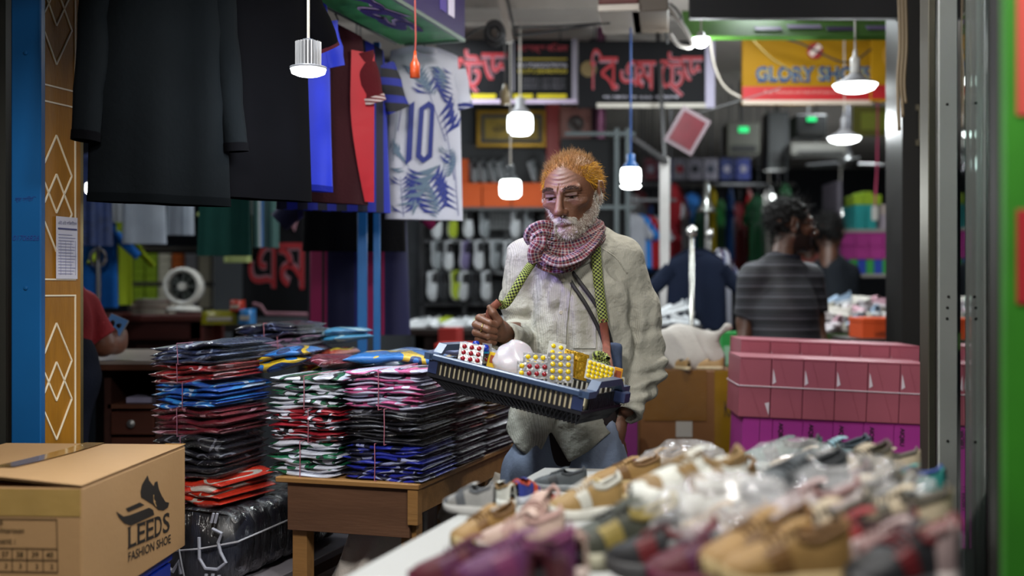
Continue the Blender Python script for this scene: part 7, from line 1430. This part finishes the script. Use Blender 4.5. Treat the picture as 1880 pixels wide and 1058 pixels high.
# man in the striped polo shirt
D2 = 4.86
p2 = lambda x, y, dd=0.: np.array(P(x, y, D2 + dd))
polo = stripes([(0, '#14161c'), (.55, '#4a4a52'), (.7, '#14161c'), (.85, '#2a2b33')], .045, 2, name='striped_polo')
o = simple_person('person', 'dark haired man with glasses in a striped polo shirt', (p2(1440, 529)[0], D2, 0), [np.array([p2(1420, 529)[0], D2 + .0, .07]), np.array([p2(1465, 529)[0], D2 + .05, .07])], p2(1452, 414, 0), R(98), 1.0, [(p2(1432, 505), .105), (p2(1436, 570), .14), (p2(1440, 640), .145), (p2(1440, 690), .145)],
    [[p2(1482, 512, .05), p2(1496, 582, .06), p2(1508, 640, -.02), p2(1510, 662, -.03)], [p2(1386, 512, -.03), p2(1370, 590, 0), p2(1364, 650, -.05), p2(1366, 672, -.06)]], '#0b0a0a', polo, '#4a2e20', '#1c1e28', .46, .007, True, '#1a1210')
for q in o.children:
    if q.name.startswith('shirt'): q.name = 'polo_shirt'
G = fgrid((-.09, -.09, -.03), (.09, .09, .04), .005); F = np.abs(np.sqrt(G[0] ** 2 + (G[1]) ** 2) - .062) - .008; F = smax(F, np.abs(G[2] + .12 * G[1] * 0) - .022, .008); V, Q = nets(F, (-.09, -.09, -.03), .005); cl = npmesh('collar', V + p2(1440, 478), Q, cloth('#10131f')); cl.parent = o; cl.matrix_parent_inverse = Matrix.Translation(-o.location)
# figure deeper in the market
p3 = lambda x, y, dd=0.: np.array(P(x, y, 6.6 + dd))
simple_person('person', 'dark clothed figure half hidden behind the striped polo man', (p3(1525, 529)[0], 6.6, 0), [np.array([p3(1518, 529)[0], 6.6, .07]), np.array([p3(1534, 529)[0], 6.65, .07])], p3(1522, 428), R(160), 1.0, [(p3(1525, 495), .1), (p3(1526, 560), .13), (p3(1526, 640), .14)], [[p3(1556, 505), p3(1560, 560), p3(1560, 610), p3(1560, 630)], [p3(1496, 505), p3(1490, 560), p3(1490, 610), p3(1490, 630)]], '#0a0909', cloth('#12161c'), '#4a2e20', '#14161c', .46, .014)
p4 = lambda x, y, dd=0.: np.array(P(x, y, 7.6 + dd))
simple_person('person', 'person in a faded coral shirt far behind the polo man', (p4(1488, 529)[0], 7.6, 0), [np.array([p4(1482, 529)[0], 7.6, .07]), np.array([p4(1496, 529)[0], 7.65, .07])], p4(1480, 440), R(200), .95, [(p4(1487, 490), .1), (p4(1488, 540), .13), (p4(1488, 600), .14)], [[p4(1512, 500), p4(1516, 545), p4(1514, 585), p4(1514, 600)], [p4(1462, 500), p4(1458, 545), p4(1458, 585), p4(1458, 600)]], '#0a0909', cloth('#8a4a44'), '#4a2e20', '#14161c', .46, .014)
# person at the counter, mostly behind the wooden panel
p5 = lambda x, y, dd=0.: np.array(P(x, y, 3.86 + dd))
simple_person('person', 'person in a red shirt leaning an arm on the counter with a phone', (p5(105, 529)[0], 3.78, 0), [np.array([p5(95, 529)[0], 3.75, .07]), np.array([p5(130, 529)[0], 3.75, .07])], p5(100, 440, -.02), R(60), .95, [(p5(98, 545, -.08), .09), (p5(98, 600, -.1), .11), (p5(98, 690, -.12), .12)],
    [[p5(148, 568, .02), p5(188, 632, .05), p5(212, 632, .12), p5(212, 618, .13)], [p5(60, 570, -.08), p5(55, 640, -.1), p5(60, 690, -.1), p5(60, 700, -.1)]], '#0b0a0a', cloth('#a8343a'), '#7a4c38', '#0f1526', .44, .008)
G = fgrid((-.06, -.05, -.06), (.07, .06, .07), .004); F = None
for k in range(4): F = chain(G, ((-.012 + .004 * k, .0, .02 - .013 * k), (.014, -.012, .026 - .013 * k), (.026, .004, .03 - .013 * k)), (.009, .008, .007), .004, F)
F = chain(G, ((-.02, .0, -.01), (-.012, -.018, .02), (-.004, -.02, .04)), (.011, .009, .008), .005, F); F = smin(F, el(G, (-.006, .008, -.002), (.02, .018, .03)), .01); V, Q = nets(F, (-.06, -.05, -.06), .004)
pr = [q for q in C.objects if q.get('label', '').startswith('person in a red shirt')][0]; hd2 = npmesh('hand', V + p5(213, 612, .12), Q, skinmat('skin', '#7a4c38')); hd2.parent = pr; hd2.matrix_parent_inverse = Matrix.Translation(-pr.location)
o = thing('phone', 'smartphone with lit blue screen held over the counter', 'phone', Vector(p5(208, 604, .1)), (R(-28), R(24), R(6))); MB().box((-.034, -.004, -.02), (.034, .004, .05), .003).build('case', plastic('#8a8a90'), o); MB().box((-.031, -.0052, -.017), (.031, -.004, .047)).build('screen', M('#3a5a80', .2, emit=.35, name='screen'), o)
